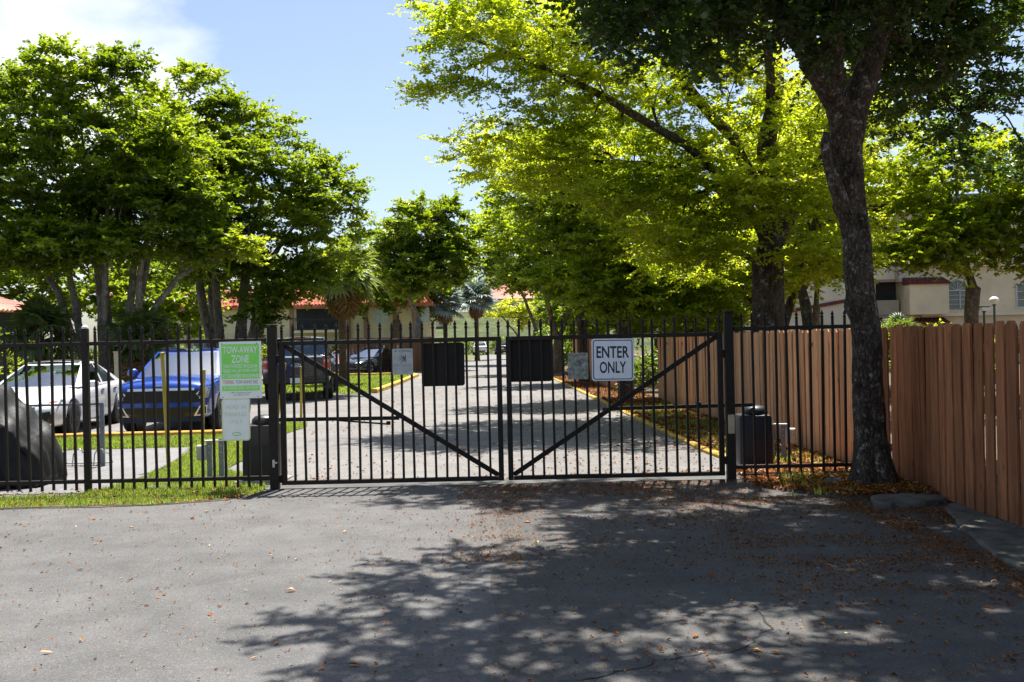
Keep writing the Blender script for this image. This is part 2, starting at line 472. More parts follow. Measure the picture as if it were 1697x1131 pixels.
M['leaf_dead'] = leaf_mat('leaf_dead', [(0, (0.14, 0.075, 0.03)), (1, (0.34, 0.20, 0.09))], [(0, (0.14, 0.07, 0.025)), (1, (0.28, 0.15, 0.06))], 0.3, 0.03)
M['leaf_litter'] = leaf_mat('leaf_litter', [(0, (0.15, 0.05, 0.012)), (0.55, (0.36, 0.125, 0.022)), (0.9, (0.46, 0.22, 0.05)), (1, (0.58, 0.48, 0.22))],
                            [(0, (0.15, 0.05, 0.02)), (1, (0.35, 0.2, 0.08))], 0.15, 0.03)
M['grass_blade'] = leaf_mat('grass_blade', [(0, (0.10, 0.155, 0.02)), (0.7, (0.19, 0.25, 0.035)), (1, (0.38, 0.35, 0.12))],
                            [(0, (0.26, 0.38, 0.03)), (0.7, (0.46, 0.58, 0.06)), (1, (0.52, 0.50, 0.17))], 0.45, 0.03)
M['bark_lichen'] = bark_mat('bark_lichen', (0.026, 0.018, 0.012), (0.130, 0.096, 0.068), 0.07, 10.0, (0.34, 0.32, 0.285))
M['bark_dark'] = bark_mat('bark_dark', (0.030, 0.022, 0.016), (0.11, 0.085, 0.062), 0.04, 7.0, (0.4, 0.38, 0.33))
M['bark_grey'] = bark_mat('bark_grey', (0.13, 0.11, 0.088), (0.30, 0.26, 0.215), 0.06, 4.0, (0.42, 0.40, 0.35), bstr=0.5)
M['bark_tan'] = bark_mat('bark_tan', (0.10, 0.068, 0.042), (0.26, 0.18, 0.12), 0.03, 5.0)
M['bark_palm'] = bark_mat('bark_palm', (0.07, 0.045, 0.03), (0.22, 0.14, 0.09), 0.0, 6.0, stretch=(1, 1, 3))

# ------------------------------------------------------------------ object helpers
def tag(o, label=None, cat=None, group=None, kind=None):
    if label: o['label'] = label
    if cat: o['category'] = cat
    if group: o['group'] = group
    if kind: o['kind'] = kind
    return o

def thing(name, label, cat, loc=(0, 0, 0), rz=0.0, group=None):
    o = bpy.data.objects.new(name, None)
    o.empty_display_size = 0.2
    COL.objects.link(o)
    o.location = loc
    o.rotation_euler = (0, 0, rz)
    return tag(o, label, cat, group)

def link(name, me, mat=None, parent=None, smooth=None, loc=None):
    if mat is not None and not me.materials:
        me.materials.append(mat)
    o = bpy.data.objects.new(name, me)
    COL.objects.link(o)
    if parent is not None:
        o.parent = parent
    if loc is not None:
        o.location = loc
    return o

def copy_tree(o, parent=None):
    c = o.copy()
    COL.objects.link(c)
    c.parent = parent
    for ch in list(o.children):
        copy_tree(ch, c)
    return c

def set_smooth(me, angle=None):
    me.polygons.foreach_set('use_smooth', np.ones(len(me.polygons), dtype=bool))
    if angle is not None:
        me.set_sharp_from_angle(angle=R(angle))

class MB:
    def __init__(s):
        s.v, s.f = [], []
    def add(s, vs, fs):
        b = len(s.v)
        s.v += [tuple(x) for x in vs]
        s.f += [tuple(b + i for i in f) for f in fs]
        return s
    def box(s, c, d, rot=None, ch=0.0):
        hx, hy, hz = d[0] / 2, d[1] / 2, d[2] / 2
        if ch <= 0:
            vs = [Vector((x * hx, y * hy, z * hz)) for x in (-1, 1) for y in (-1, 1) for z in (-1, 1)]
            fs = [(0, 1, 3, 2), (4, 6, 7, 5), (0, 4, 5, 1), (2, 3, 7, 6), (0, 2, 6, 4), (1, 5, 7, 3)]
        else:
            bm = bmesh.new()
            bmesh.ops.create_cube(bm, size=1.0)
            bmesh.ops.scale(bm, vec=(d[0], d[1], d[2]), verts=bm.verts)
            bmesh.ops.bevel(bm, geom=bm.edges[:], offset=ch, segments=1, affect='EDGES')
            vs = [v.co.copy() for v in bm.verts]
            bm.verts.index_update()
            fs = [[v.index for v in f.verts] for f in bm.faces]
            bm.free()
        if rot is not None:
            m = Euler(rot).to_matrix() if not isinstance(rot, Matrix) else rot
            vs = [m @ v for v in vs]
        c = Vector(c)
        return s.add([v + c for v in vs], fs)
    def bar(s, p0, p1, w, d, up=(0, 1, 0)):
        p0, p1 = Vector(p0), Vector(p1)
        z = (p1 - p0)
        ln = z.length
        z.normalize()
        y = Vector(up)
        x = y.cross(z)
        if x.length < 1e-5:
            x = Vector((1, 0, 0)).cross(z)
        x.normalize()
        y = z.cross(x)
        m = Matrix((x, y, z)).transposed()
        return s.box((p0 + p1) / 2, (w, d, ln), m)
    def tube(s, pts, radii, n=8, cap=True):
        pts = [Vector(p) for p in pts]
        if isinstance(radii, (int, float)):
            radii = [radii] * len(pts)
        k = len(pts)
        x = None
        vs = []
        for i, p in enumerate(pts):
            t = (pts[min(i + 1, k - 1)] - pts[max(i - 1, 0)]).normalized()
            if x is None:
                a = Vector((0, 0, 1)) if abs(t.z) < 0.9 else Vector((1, 0, 0))
                x = t.cross(a).normalized()
            else:
                x = (x - t * x.dot(t))
                x = x.normalized() if x.length > 1e-6 else t.orthogonal().normalized()
            y = t.cross(x)
            for j in range(n):
                a = 2 * math.pi * j / n
                vs.append(p + (x * math.cos(a) + y * math.sin(a)) * radii[i])
        fs = []
        for i in range(k - 1):
            for j in range(n):
                j2 = (j + 1) % n
                fs.append((i * n + j, i * n + j2, (i + 1) * n + j2, (i + 1) * n + j))
        if cap:
            fs.append(tuple(range(n - 1, -1, -1)))
            fs.append(tuple((k - 1) * n + j for j in range(n)))
        return s.add(vs, fs)
    def lathe(s, prof, n=24, axis='Z', c=(0, 0, 0)):
        c = Vector(c)
        vs = []
        for r, z in prof:
            for j in range(n):
                a = 2 * math.pi * j / n
                p = (r * math.cos(a), r * math.sin(a), z)
                if axis == 'X':
                    p = (p[2], p[0], p[1])
                elif axis == 'Y':
                    p = (p[0], p[2], p[1])
                vs.append(c + Vector(p))
        fs = []
        for i in range(len(prof) - 1):
            for j in range(n):
                j2 = (j + 1) % n
                fs.append((i * n + j, i * n + j2, (i + 1) * n + j2, (i + 1) * n + j))
        fs.append(tuple(range(n - 1, -1, -1)))
        fs.append(tuple((len(prof) - 1) * n + j for j in range(n)))
        return s.add(vs, fs)
    def prism(s, poly, z0, z1, fn=None):
        n = len(poly)
        vs = [(p[0], p[1], z0) for p in poly] + [(p[0], p[1], z1) for p in poly]
        fs = [tuple(range(n - 1, -1, -1)), tuple(range(n, 2 * n))]
        fs += [(i, (i + 1) % n, n + (i + 1) % n, n + i) for i in range(n)]
        if fn:
            vs = [fn(v) for v in vs]
        return s.add(vs, fs)
    def mesh(s, name, smooth=None, fix=True):
        me = bpy.data.meshes.new(name)
        me.from_pydata(s.v, [], s.f)
        if fix:
            bm = bmesh.new()
            bm.from_mesh(me)
            bmesh.ops.recalc_face_normals(bm, faces=bm.faces)
            bm.to_mesh(me)
            bm.free()
        if smooth is not None:
            set_smooth(me, smooth)
        return me
    def build(s, name, mat, parent=None, smooth=None, loc=None):
        return link(name, s.mesh(name, smooth), mat, parent, loc=loc)

def np_mesh(name, co, tris, tint=None):
    me = bpy.data.meshes.new(name)
    nv, nf = len(co), len(tris)
    k = tris.shape[1]
    me.vertices.add(nv)
    me.vertices.foreach_set('co', np.ascontiguousarray(co, dtype=np.float32).ravel())
    me.loops.add(nf * k)
    me.loops.foreach_set('vertex_index', np.ascontiguousarray(tris, dtype=np.int32).ravel())
    me.polygons.add(nf)
    me.polygons.foreach_set('loop_start', np.arange(0, nf * k, k, dtype=np.int32))
    me.update(calc_edges=True)
    if tint is not None:
        a = me.attributes.new('tint', 'FLOAT', 'FACE')
        a.data.foreach_set('value', np.ascontiguousarray(tint, dtype=np.float32))
    return me

def unit(a):
    return a / np.maximum(np.linalg.norm(a, axis=-1, keepdims=True), 1e-9)

def leaf_geo(pos, d, nrm, ln, wd, tint, fold=0.25, big=False):
    """Folded leaf blades: four-cornered, or six-cornered when seen close."""
    d = unit(d)
    s = unit(np.cross(d, nrm))
    n = np.cross(s, d)
    ln = ln[:, None]
    wd = wd[:, None]
    N = len(pos)
    if not big:
        v = np.stack([pos, pos + d * ln * 0.48 + s * wd * 0.5 + n * wd * fold, pos + d * ln, pos + d * ln * 0.48 - s * wd * 0.5 + n * wd * fold], 1)
        t = np.array([[0, 1, 2], [0, 2, 3]])
        k = 4
    else:
        up = n * wd * fold
        v = np.stack([pos, pos + d * ln * 0.3 + s * wd * 0.42 + up, pos + d * ln * 0.72 + s * wd * 0.5 + up, pos + d * ln - n * ln * 0.08,
                      pos + d * ln * 0.72 - s * wd * 0.5 + up, pos + d * ln * 0.3 - s * wd * 0.42 + up], 1)
        t = np.array([[0, 1, 2], [0, 2, 3], [0, 3, 4], [0, 4, 5]])
        k = 6
    tris = (np.arange(N)[:, None, None] * k + t[None]).reshape(-1, 3)
    return v.reshape(-1, 3), tris, np.repeat(tint, len(t))
# ------------------------------------------------------------------ the setting: ground, asphalt, lawns, kerbs
def sheet(name, poly, z, mat, kind='structure', sub=None):
    mb = MB()
    mb.add([(x, y, z) for x, y in poly], [tuple(range(len(poly)))])
    me = mb.mesh(name, fix=False)
    if me.polygons[0].normal.z < 0:
        me.flip_normals()
    return tag(link(name, me, mat), kind=kind)

sheet('ground', [(-500, -120), (500, -120), (500, 700), (-500, 700)], -0.05, M['ground'])
# two pavings meet along a ragged joint down the middle of the entrance
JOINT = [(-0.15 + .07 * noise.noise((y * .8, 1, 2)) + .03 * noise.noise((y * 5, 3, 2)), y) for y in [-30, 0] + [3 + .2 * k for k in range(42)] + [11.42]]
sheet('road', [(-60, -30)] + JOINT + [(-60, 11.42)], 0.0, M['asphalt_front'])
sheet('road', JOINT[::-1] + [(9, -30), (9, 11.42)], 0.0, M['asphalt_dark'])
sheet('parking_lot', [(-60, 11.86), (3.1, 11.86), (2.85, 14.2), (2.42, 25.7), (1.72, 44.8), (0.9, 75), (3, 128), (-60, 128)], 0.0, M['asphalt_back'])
sheet('gate_threshold', [(-60, 11.42), (9, 11.42), (9, 11.86), (-60, 11.86)], 0.002, M['asphalt_front'])
sheet('footpath', [(-30, 11.05), (-7.0, 11.02), (-5.0, 11.28), (-4.86, 11.9), (-4.8, 12.75), (-4.85, 13.6), (-5.0, 14.7), (-5.38, 16.5), (-7.4, 16.4), (-30, 16.4)], 0.008, M['asphalt_path'])

def lawn(poly, z=0.035):
    mb = MB()
    n = len(poly)
    cx = sum(p[0] for p in poly) / n
    cy = sum(p[1] for p in poly) / n
    inner = [(cx + (x - cx) * 0.97, cy + (y - cy) * 0.97) for x, y in poly]
    vs = [(x, y, -0.02) for x, y in poly] + [(x, y, z) for x, y in inner]
    fs = [(i, (i + 1) % n, n + (i + 1) % n, n + i) for i in range(n)] + [tuple(range(n, 2 * n))]
    mb.add(vs, fs)
    return tag(mb.build('lawn', M['turf']), kind='structure')

L_STRIP = [(-30, 10.46), (-8, 10.48), (-5.4, 10.50), (-4.6, 10.47), (-3.85, 10.52), (-3.3, 10.72), (-2.95, 11.03), (-2.86, 11.25), (-2.9, 11.75), (-3.4, 11.85), (-3.42, 12.7),
           (-3.9, 13.4), (-3.95, 14.4), (-4.3, 18.8), (-4.2, 20.4), (-4.35, 21.0), (-5.3, 21.6), (-5.4, 18.5), (-5.3, 16.5), (-4.95, 14.7), (-4.80, 13.6), (-4.75, 12.7), (-4.82, 11.9), (-4.95, 11.24), (-7, 10.98), (-30, 11.0)]
def lawn_flat(poly, z):
    return sheet('lawn', poly, z, M['turf'])
def ragged(poly, amp, seed, step=.12):
    out = []
    for a, b in zip(poly, poly[1:] + poly[:1]):
        k = max(1, int(math.dist(a, b) / step))
        for i in range(k):
            x, y = a[0] + (b[0] - a[0]) * i / k, a[1] + (b[1] - a[1]) * i / k
            q = noise.noise((x * 1.7, y * 1.7, seed)) + .6 * noise.noise((x * 6, y * 6, seed + 2))
            q2 = noise.noise((x * 1.7, y * 1.7, seed + 9)) + .6 * noise.noise((x * 6, y * 6, seed + 5))
            out.append((x + amp * q, y + amp * q2))
    return out
L_STRIP = ragged(L_STRIP, .07, 1)
def lawn_soil(poly, z):
    return sheet('soil', poly, z, M['soil'])
lawn_soil(ragged([(-12, 10.42), (-8, 10.43), (-5.4, 10.44), (-4.6, 10.42), (-3.85, 10.46), (-3.25, 10.66), (-2.88, 11.0), (-2.8, 11.3), (-3.4, 11.38), (-12, 11.0)], .06, 7), .0055)
lawn_flat(L_STRIP, 0.010)
L_CARS = [(-30, 16.45), (-7.4, 16.45), (-5.32, 16.55), (-5.38, 18.42), (-30, 18.42)]
lawn_flat(L_CARS, 0.006)
L_ISLAND = [(-16, 36.2), (-9.3, 36), (-5.1, 33.0), (-4.72, 35), (-4.75, 42), (-4.86, 49.5), (-5.6, 51.5), (-16, 51.5)]
lawn_flat(L_ISLAND, 0.006)
L_BACK = [(-40, 38.4), (-16.5, 38.4), (-16.5, 60), (-40, 60)]
lawn_flat(L_BACK, 0.006)
L_BLDG = [(-40, 62), (-4.6, 62), (-4.2, 74), (-3.6, 100), (-3.4, 128), (-60, 128), (-60, 62)]
lawn_flat(L_BLDG, 0.006)

# planting bed on the right: from the kerb to the fence and on into the neighbour's yard
def bed_height(x, y):
    h = 0.035 + 0.025 * noise.noise((x * 0.9, y * 0.9, 2.0))
    d = math.hypot(x - 3.75, y - 10.5)
    h += 0.06 * math.exp(-(d / 0.65) ** 2)
    return h
def grid_patch(name, inside, x0, x1, y0, y1, st, hf, mat):
    vs, fs, idx = [], [], {}
    nx, ny = int((x1 - x0) / st) + 1, int((y1 - y0) / st) + 1
    for i in range(nx):
        for j in range(ny):
            x, y = x0 + i * st, y0 + j * st
            idx[i, j] = len(vs)
            vs.append((x, y, hf(x, y) if inside(x, y) else -0.03))
    for i in range(nx - 1):
        for j in range(ny - 1):
            q = (idx[i, j], idx[i + 1, j], idx[i + 1, j + 1], idx[i, j + 1])
            if any(vs[k][2] > -0.02 for k in q):
                fs.append(q)
    mb = MB().add(vs, fs)
    me = mb.mesh(name, fix=False)
    set_smooth(me)
    return tag(link(name, me, mat), kind='structure')
def in_front_bed(x, y):
    e = 9.83 + 0.12 * noise.noise((x * 2.2, 3.1, 0)) + max(0, (3.3 - x)) * 1.55
    return x > 2.62 and y > e and x < 4.6
grid_patch('planting_bed', in_front_bed, 2.5, 4.7, 9.6, 11.9, 0.06, bed_height, M['soil'])
KERB_R = [(2.86, 13.2), (2.76, 14.2), (2.36, 25.7), (1.66, 44.8), (0.85, 75), (1.2, 110)]
sheet('planting_bed', [(3.05, 11.88), (2.95, 13.2), (2.85, 14.2), (2.45, 25.7), (1.75, 44.8), (0.95, 75), (1.3, 110), (4, 128), (140, 128), (140, 11.88)], 0.03, M['soil'])
sheet('planting_bed', [(4.3, -30), (140, -30), (140, 11.88), (4.3, 11.88)], 0.03, M['soil'])

def strip_along(name, pts, w, z0, z1, mat, parent=None, ch=0.02, wob=0.0):
    """A kerb with chamfered top edges that follows a polyline."""
    pts = [Vector((p[0], p[1], 0)) for p in pts]
    dense = []
    for a, b in zip(pts, pts[1:]):
        k = max(1, int((b - a).length / 0.8))
        dense += [a.lerp(b, i / k) for i in range(k)]
    dense.append(pts[-1])
    prof = [(-w / 2, z0), (-w / 2, z1 - ch), (-w / 2 + ch, z1), (w / 2 - ch, z1), (w / 2, z1 - ch), (w / 2, z0)]
    vs, fs = [], []
    n = len(prof)
    for i, p in enumerate(dense):
        t = (dense[min(i + 1, len(dense) - 1)] - dense[max(i - 1, 0)]).normalized()
        s = Vector((t.y, -t.x, 0))
        jz = wob * noise.noise((p.x * 1.3, p.y * 1.3, 4))
        for a, z in prof:
            q = p + s * a
            vs.append((q.x, q.y, z + (jz if z > z0 else 0)))
    for i in range(len(dense) - 1):
        for j in range(n):
            j2 = (j + 1) % n
            fs.append((i * n + j, i * n + j2, (i + 1) * n + j2, (i + 1) * n + j))
    fs.append(tuple(range(n)))
    fs.append(tuple((len(dense) - 1) * n + j for j in range(n - 1, -1, -1)))
    return tag(MB().add(vs, fs).build(name, mat, parent), kind=None if parent else 'structure')
strip_along('kerb', KERB_R, 0.12, -0.03, 0.05, M['yellow_paint'], wob=0.02)
strip_along('kerb', [(-24, 18.5), (-7.9, 18.5), (-5.05, 18.6)], 0.16, -0.03, 0.11, M['orange_kerb'], wob=0.02)
strip_along('kerb', [(-4.66, 33.4), (-4.62, 35), (-4.65, 42), (-4.76, 49.5), (-5.5, 51.7), (-10.5, 51.7)], 0.2, -0.03, 0.14, M['yellow_paint'], wob=0.02)
strip_along('kerb', [(-16, 60.6), (-4.6, 60.9)], 0.2, -0.03, 0.13, M['concrete'])
sheet('road_marking', [(-4.5, 47.4), (1.5, 47.4), (1.5, 48.3), (-4.5, 48.3)], 0.005, M['yellow_paint'])
sheet('road_marking', [(-16, 122), (2.4, 122), (2.4, 122.4), (-16, 122.4)], 0.005, M['yellow_paint'])

# broken concrete at the foot of the right fence
def slab(name, poly, z, mat, seed):
    mb = MB()
    r = random.Random(seed)
    pts = []
    for (a, b) in zip(poly, poly[1:] + poly[:1]):
        for k in range(6):
            t = k / 6
            pts.append((a[0] + (b[0] - a[0]) * t + r.uniform(-.015, .015), a[1] + (b[1] - a[1]) * t + r.uniform(-.015, .015)))
    cx = sum(p[0] for p in pts) / len(pts)
    cy = sum(p[1] for p in pts) / len(pts)
    n = len(pts)
    vs = [(x, y, -0.02) for x, y in pts] + [(x, y, z - 0.02) for x, y in pts] + [(cx + (x - cx) * .96, cy + (y - cy) * .96, z + r.uniform(-.006, .006)) for x, y in pts]
    fs = []
    for k in (0, 1):
        fs += [(k * n + i, k * n + (i + 1) % n, (k + 1) * n + (i + 1) % n, (k + 1) * n + i) for i in range(n)]
    fs.append(tuple(range(2 * n, 3 * n)))
    return tag(mb.add(vs, fs).build(name, mat), kind='structure')
slab('pavement', [(3.36, 9.32), (3.8, 9.36), (4.12, 9.52), (4.16, 9.95), (3.5, 9.82)], 0.055, M['old_concrete'], 3)
slab('pavement', [(3.95, 4.2), (4.15, 4.2), (4.16, 9.5), (3.95, 9.2), (3.72, 8.3), (3.45, 7.2), (3.6, 6.0)], 0.03, M['old_concrete'], 5)

# a crack that wanders over the front asphalt
def crack(pts, w, seed):
    r = random.Random(seed)
    P = []
    for a, b in zip(pts, pts[1:]):
        k = max(2, int(math.dist(a, b) / 0.045))
        for i in range(k):
            t = i / k
            P.append((a[0] + (b[0] - a[0]) * t + r.gauss(0, .012), a[1] + (b[1] - a[1]) * t + r.gauss(0, .012)))
    vs, fs = [], []
    for i, p in enumerate(P):
        q, s = P[min(i + 1, len(P) - 1)], P[max(i - 1, 0)]
        dx, dy = q[0] - s[0], q[1] - s[1]
        l = math.hypot(dx, dy) or 1
        h = w * r.uniform(.25, 1.3) * min(1, i / 5, (len(P) - 1 - i) / 5 + .05)
        vs += [(p[0] - dy / l * h, p[1] + dx / l * h, 0.004), (p[0] + dy / l * h, p[1] - dx / l * h, 0.004)]
    fs = [(2 * i, 2 * i + 2, 2 * i + 3, 2 * i + 1) for i in range(len(P) - 1)]
    me = MB().add(vs, fs).mesh('road_crack', fix=False)
    return tag(link('road_crack', me, M['tyre']), kind='structure')
crack([(-0.2, 4.75), (0.35, 4.82), (0.75, 5.1), (1.15, 5.22), (1.42, 5.6), (1.44, 6.05), (1.3, 6.3)], 0.006, 2)
crack([(1.15, 5.22), (1.5, 5.1), (2.0, 5.2)], 0.003, 4)
crack([(0.3, 6.6), (0.9, 6.9), (1.3, 7.0)], 0.003, 6)

# grassy bank at the end of the drive
def bank():
    vs, fs = [], []
    nx, ny = 60, 16
    for i in range(nx):
        for j in range(ny):
            x = -60 + i * 2.2
            t = j / (ny - 1)
            y = 129 + t * 34
            h = 6.6 * (t ** 0.8) * (0.85 + 0.3 * noise.noise((x * .05, y * .04, 1))) + 0.5 * noise.noise((x * .2, y * .2, 3)) * t
            vs.append((x, y, -0.02 + h))
    for i in range(nx - 1):
        for j in range(ny - 1):
            fs.append((i * ny + j, (i + 1) * ny + j, (i + 1) * ny + j + 1, i * ny + j + 1))
    me = MB().add(vs, fs).mesh('hill', fix=False)
    set_smooth(me)
    return tag(link('hill', me, M['hill_grass']), kind='structure')
bank()

# ------------------------------------------------------------------ fences and gates
def picket_mesh(z0, z1, w=0.026):
    h = w / 2
    mb = MB()
    mb.box((0, 0, (z0 + z1 - 0.10) / 2), (w, w, z1 - 0.10 - z0))
    prof = [(0.011, z1 - 0.105), (0.019, z1 - 0.085), (0.020, z1 - 0.07), (0.009, z1 - 0.062), (0.021, z1 - 0.045), (0.010, z1 - 0.018), (0.002, z1)]
    vs = []
    for r_, z in prof:
        for j in range(6):
            a = math.pi / 3 * j
            vs.append((r_ * math.cos(a), r_ * 0.8 * math.sin(a), z))
    fs = [(i * 6 + j, i * 6 + (j + 1) % 6, (i + 1) * 6 + (j + 1) % 6, (i + 1) * 6 + j) for i in range(len(prof) - 1) for j in range(6)]
    mb.add(vs, fs)
    return mb.mesh('picket')
GY = 11.5
def place_pickets(parent, me, xs, r):
    for x in xs:
        o = link('picket', me, M['iron'], parent, loc=(x, 0, r.uniform(-.006, .006)))
        o.rotation_euler = (r.gauss(0, .004), r.gauss(0, .006), 0)

def iron_fence(name, label, x0, x1, xs, zr0, zr1, zp0, zp1, posts=()):
    r = random.Random(int(abs(x0) * 100))
    t = thing(name, label, 'fence', (x0, GY, 0), group='iron fence panels either side of the gate')
    MB().box(((x1 - x0) / 2, 0, zr1), (x1 - x0, 0.044, 0.044), ch=0.004).build('top_rail', M['iron'], t)
    MB().box(((x1 - x0) / 2, 0, zr0), (x1 - x0, 0.044, 0.044), ch=0.004).build('bottom_rail', M['iron'], t)
    place_pickets(t, picket_mesh(zp0, zp1), [x - x0 for x in xs], r)
    for px, h in posts:
        p = MB().box((px - x0, 0, h / 2 - 0.05), (0.07, 0.07, h + 0.1), ch=0.005).build('post', M['iron'], t)
        MB().lathe([(0.038, 0), (0.038, 0.012), (0.033, 0.026), (0.018, 0.038), (0.004, 0.042)], 16, c=(px - x0, 0, h)).build('post_cap', M['white_cap'], p, smooth=40)
    return t
xsL = [-4.93 - 0.133 * k for k in range(1, 22)] + [-4.93 + 0.133 * k for k in range(1, 16)]
iron_fence('iron_fence', 'dark iron picket fence left of the gate, with the green sign and a round-capped post', -7.8, -2.84, xsL, 0.135, 1.725, 0.035, 1.93, posts=[(-4.93, 1.90)])
xsR = [2.60 + 0.131 * k + 0.05 for k in range(0, 10)]
iron_fence('iron_fence', 'short dark iron picket fence between the right gate post and the big tree trunk', 2.56, 4.02, xsR, 0.14, 1.735, 0.02, 1.93)
b_ = MB().box((3.2, GY - 0.02, 0.045), (1.15, 0.08, 0.05), ch=0.004).build('fence_base_rail', M['iron'])
b_.parent = bpy.data.objects['iron_fence.001']
b_.location = (-2.56, -GY, 0)

def gate_post(label, x, h, w):
    t = thing('gate_post', label, 'gate post', (x, GY, 0), group='square iron posts the gate leaves hang on')
    MB().box((0, 0, h / 2 - 0.06), (w, w, h + 0.12), ch=0.006).build('shaft', M['iron'], t)
    MB().box((0, 0, h + 0.012), (w + 0.012, w + 0.012, 0.018), ch=0.004).build('cap_plate', M['iron'], t)
    return t
gp = gate_post('left gate post, square dark iron with a small pale latch plate', -2.77, 1.88, 0.10)
MB().box((0.0, -0.056, 0.30), (0.03, 0.012, 0.09), ch=0.003).box((0.022, -0.064, 0.31), (0.045, 0.012, 0.02), ch=0.003).build('latch', M['steel'], gp)
gp = gate_post('right gate post, square dark iron with a cream box on its side', 2.50, 1.92, 0.10)
MB().box((0.0, -0.062, 0.64), (0.075, 0.024, 0.22), ch=0.006).build('cream_box', M['beige_post'], gp)
for z in (0.22, 1.45):
    MB().box((-0.068, 0.0, z), (0.04, 0.04, 0.09), ch=0.004).build('hinge', M['iron'], gp)
gp = bpy.data.objects['gate_post']
for z in (0.12, 1.5):
    MB().box((0.062, 0.0, z), (0.036, 0.04, 0.09), ch=0.004).build('hinge', M['iron'], gp)

def gate_leaf(label, x0, x1, hinge_left, dz):
    r = random.Random(int(x1 * 77 + 500))
    t = thing('gate', label, 'gate', (x0, GY, 0), group='two leaves of the iron drive gate')
    w = x1 - x0
    zb, zt = 0.07 + dz, 1.68 + dz
    MB().box((0.03, 0, (zb + zt) / 2), (0.06, 0.05, zt - zb + 0.05), ch=0.004).build('stile', M['iron'], t)
    MB().box((w - 0.03, 0, (zb + zt) / 2), (0.06, 0.05, zt - zb + 0.05), ch=0.004).build('stile', M['iron'], t)
    MB().box((w / 2, 0, zt), (w - 0.122, 0.046, 0.05), ch=0.004).build('top_rail', M['iron'], t)
    MB().box((w / 2, 0, zb), (w - 0.122, 0.046, 0.05), ch=0.004).build('bottom_rail', M['iron'], t)
    a, b = ((0.06, 0.034, zt - 0.03), (w - 0.06, 0.034, zb + 0.03)) if hinge_left else ((0.06, 0.034, zb + 0.03), (w - 0.06, 0.034, zt - 0.03))
    MB().bar(a, b, 0.055, 0.03).build('brace', M['iron'], t)
    n = round((w - 0.06) / 0.1255)
    place_pickets(t, picket_mesh(zb + 0.0, 1.90), [0.03 + (w - 0.06) * k / n for k in range(1, n)], r)
    spm = picket_mesh(zt + 0.026, 1.90)
    for x in (0.03, w - 0.03):
        link('spike', spm, M['iron'], t, loc=(x, 0, 0))
    return t
gate_leaf('left leaf of the iron gate, its brace falling from the left post to the middle', -2.69, -0.125, True, 0.0)
gate_leaf('right leaf of the iron gate, its brace rising from the middle to the right post', -0.075, 2.425, False, 0.0)

# ------------------------------------------------------------------ signs
def rrect(w, h, r, n=6):
    pts = []
    for cx, cy, a0 in ((w / 2 - r, h / 2 - r, 0), (-w / 2 + r, h / 2 - r, 90), (-w / 2 + r, -h / 2 + r, 180), (w / 2 - r, -h / 2 + r, 270)):
        for k in range(n + 1):
            a = R(a0 + 90 * k / n)
            pts.append((cx + r * math.cos(a), cy + r * math.sin(a)))
    return pts
def plate(name, poly, y, th, mat, parent):
    """An upright plate: outline in x and z, its front face at y and its back th behind."""
    n = len(poly)
    vs = [(p[0], y, p[1]) for p in poly] + [(p[0], y + th, p[1]) for p in poly]
    fs = [tuple(range(n)), tuple(range(2 * n - 1, n - 1, -1))] + [(i, n + i, n + (i + 1) % n, (i + 1) % n) for i in range(n)]
    return MB().add(vs, fs).build(name, mat, parent)
def ring(name, outer, inner, y, mat, parent):
    n = len(outer)
    vs = [(p[0], y, p[1]) for p in outer] + [(p[0], y, p[1]) for p in inner]
    fs = [(i, (i + 1) % n, n + (i + 1) % n, n + i) for i in range(n)]
    return MB().add(vs, fs).build(name, mat, parent)
FONT_CACHE = {}
def text(name, s, w, h, cx, cz, y, mat, parent, bold=0.0, rot=0.0, ytilt=0.0):
    """Flat lettering fitted into a box of width w and cap height h."""
    cu = bpy.data.curves.new('lettering', 'FONT')
    cu.body = s
    cu.align_x = 'LEFT'
    cu.resolution_u = 3
    cu.offset = bold
    o = bpy.data.objects.new('lettering', cu)
    COL.objects.link(o)
    dg = bpy.context.evaluated_depsgraph_get()
    me = bpy.data.meshes.new_from_object(o.evaluated_get(dg))
    bpy.data.objects.remove(o)
    bpy.data.curves.remove(cu)
    n = len(me.vertices)
    co = np.empty(n * 3, dtype=np.float32)
    me.vertices.foreach_get('co', co)
    co = co.reshape(-1, 3)
    lo, hi = co.min(0), co.max(0)
    sx, sz = w / max(hi[0] - lo[0], 1e-6), h / max(hi[1] - lo[1], 1e-6)
    out = np.zeros_like(co)
    out[:, 0] = (co[:, 0] - (lo[0] + hi[0]) / 2) * sx + cx
    out[:, 2] = (co[:, 1] - (lo[1] + hi[1]) / 2) * sz + cz
    out[:, 1] = y
    me.vertices.foreach_set('co', out.ravel())
    me.materials.clear()
    me.update()
    return link(name, me, mat, parent)

def bolt(parent, x, z, y, r=0.006, mat=None):
    MB().lathe([(r, 0), (r, 0.004), (r * 0.6, 0.007)], 8, 'Y', (x, y - 0.006, z)).build('bolt', mat or M['steel'], parent)

# white regulatory sign
t = thing('road_sign', 'white square sign with black lettering ENTER ONLY on the gate', 'sign', (1.155, GY - 0.045, 1.41))
t.rotation_euler = (0, R(0.6), 0)
plate('plate', rrect(0.485, 0.485, 0.035), 0, 0.004, M['sign_white'], t)
ring('border', rrect(0.455, 0.455, 0.03), rrect(0.435, 0.435, 0.022), -0.0015, M['sign_black'], t)
text('lettering', 'ENTER', 0.375, 0.135, 0.0, 0.088, -0.0015, M['sign_black'], t, 0.018)
text('lettering', 'ONLY', 0.305, 0.135, 0.0, -0.088, -0.0015, M['sign_black'], t, 0.018)
bolt(t, 0, 0.198, 0)
bolt(t, 0, -0.205, 0)

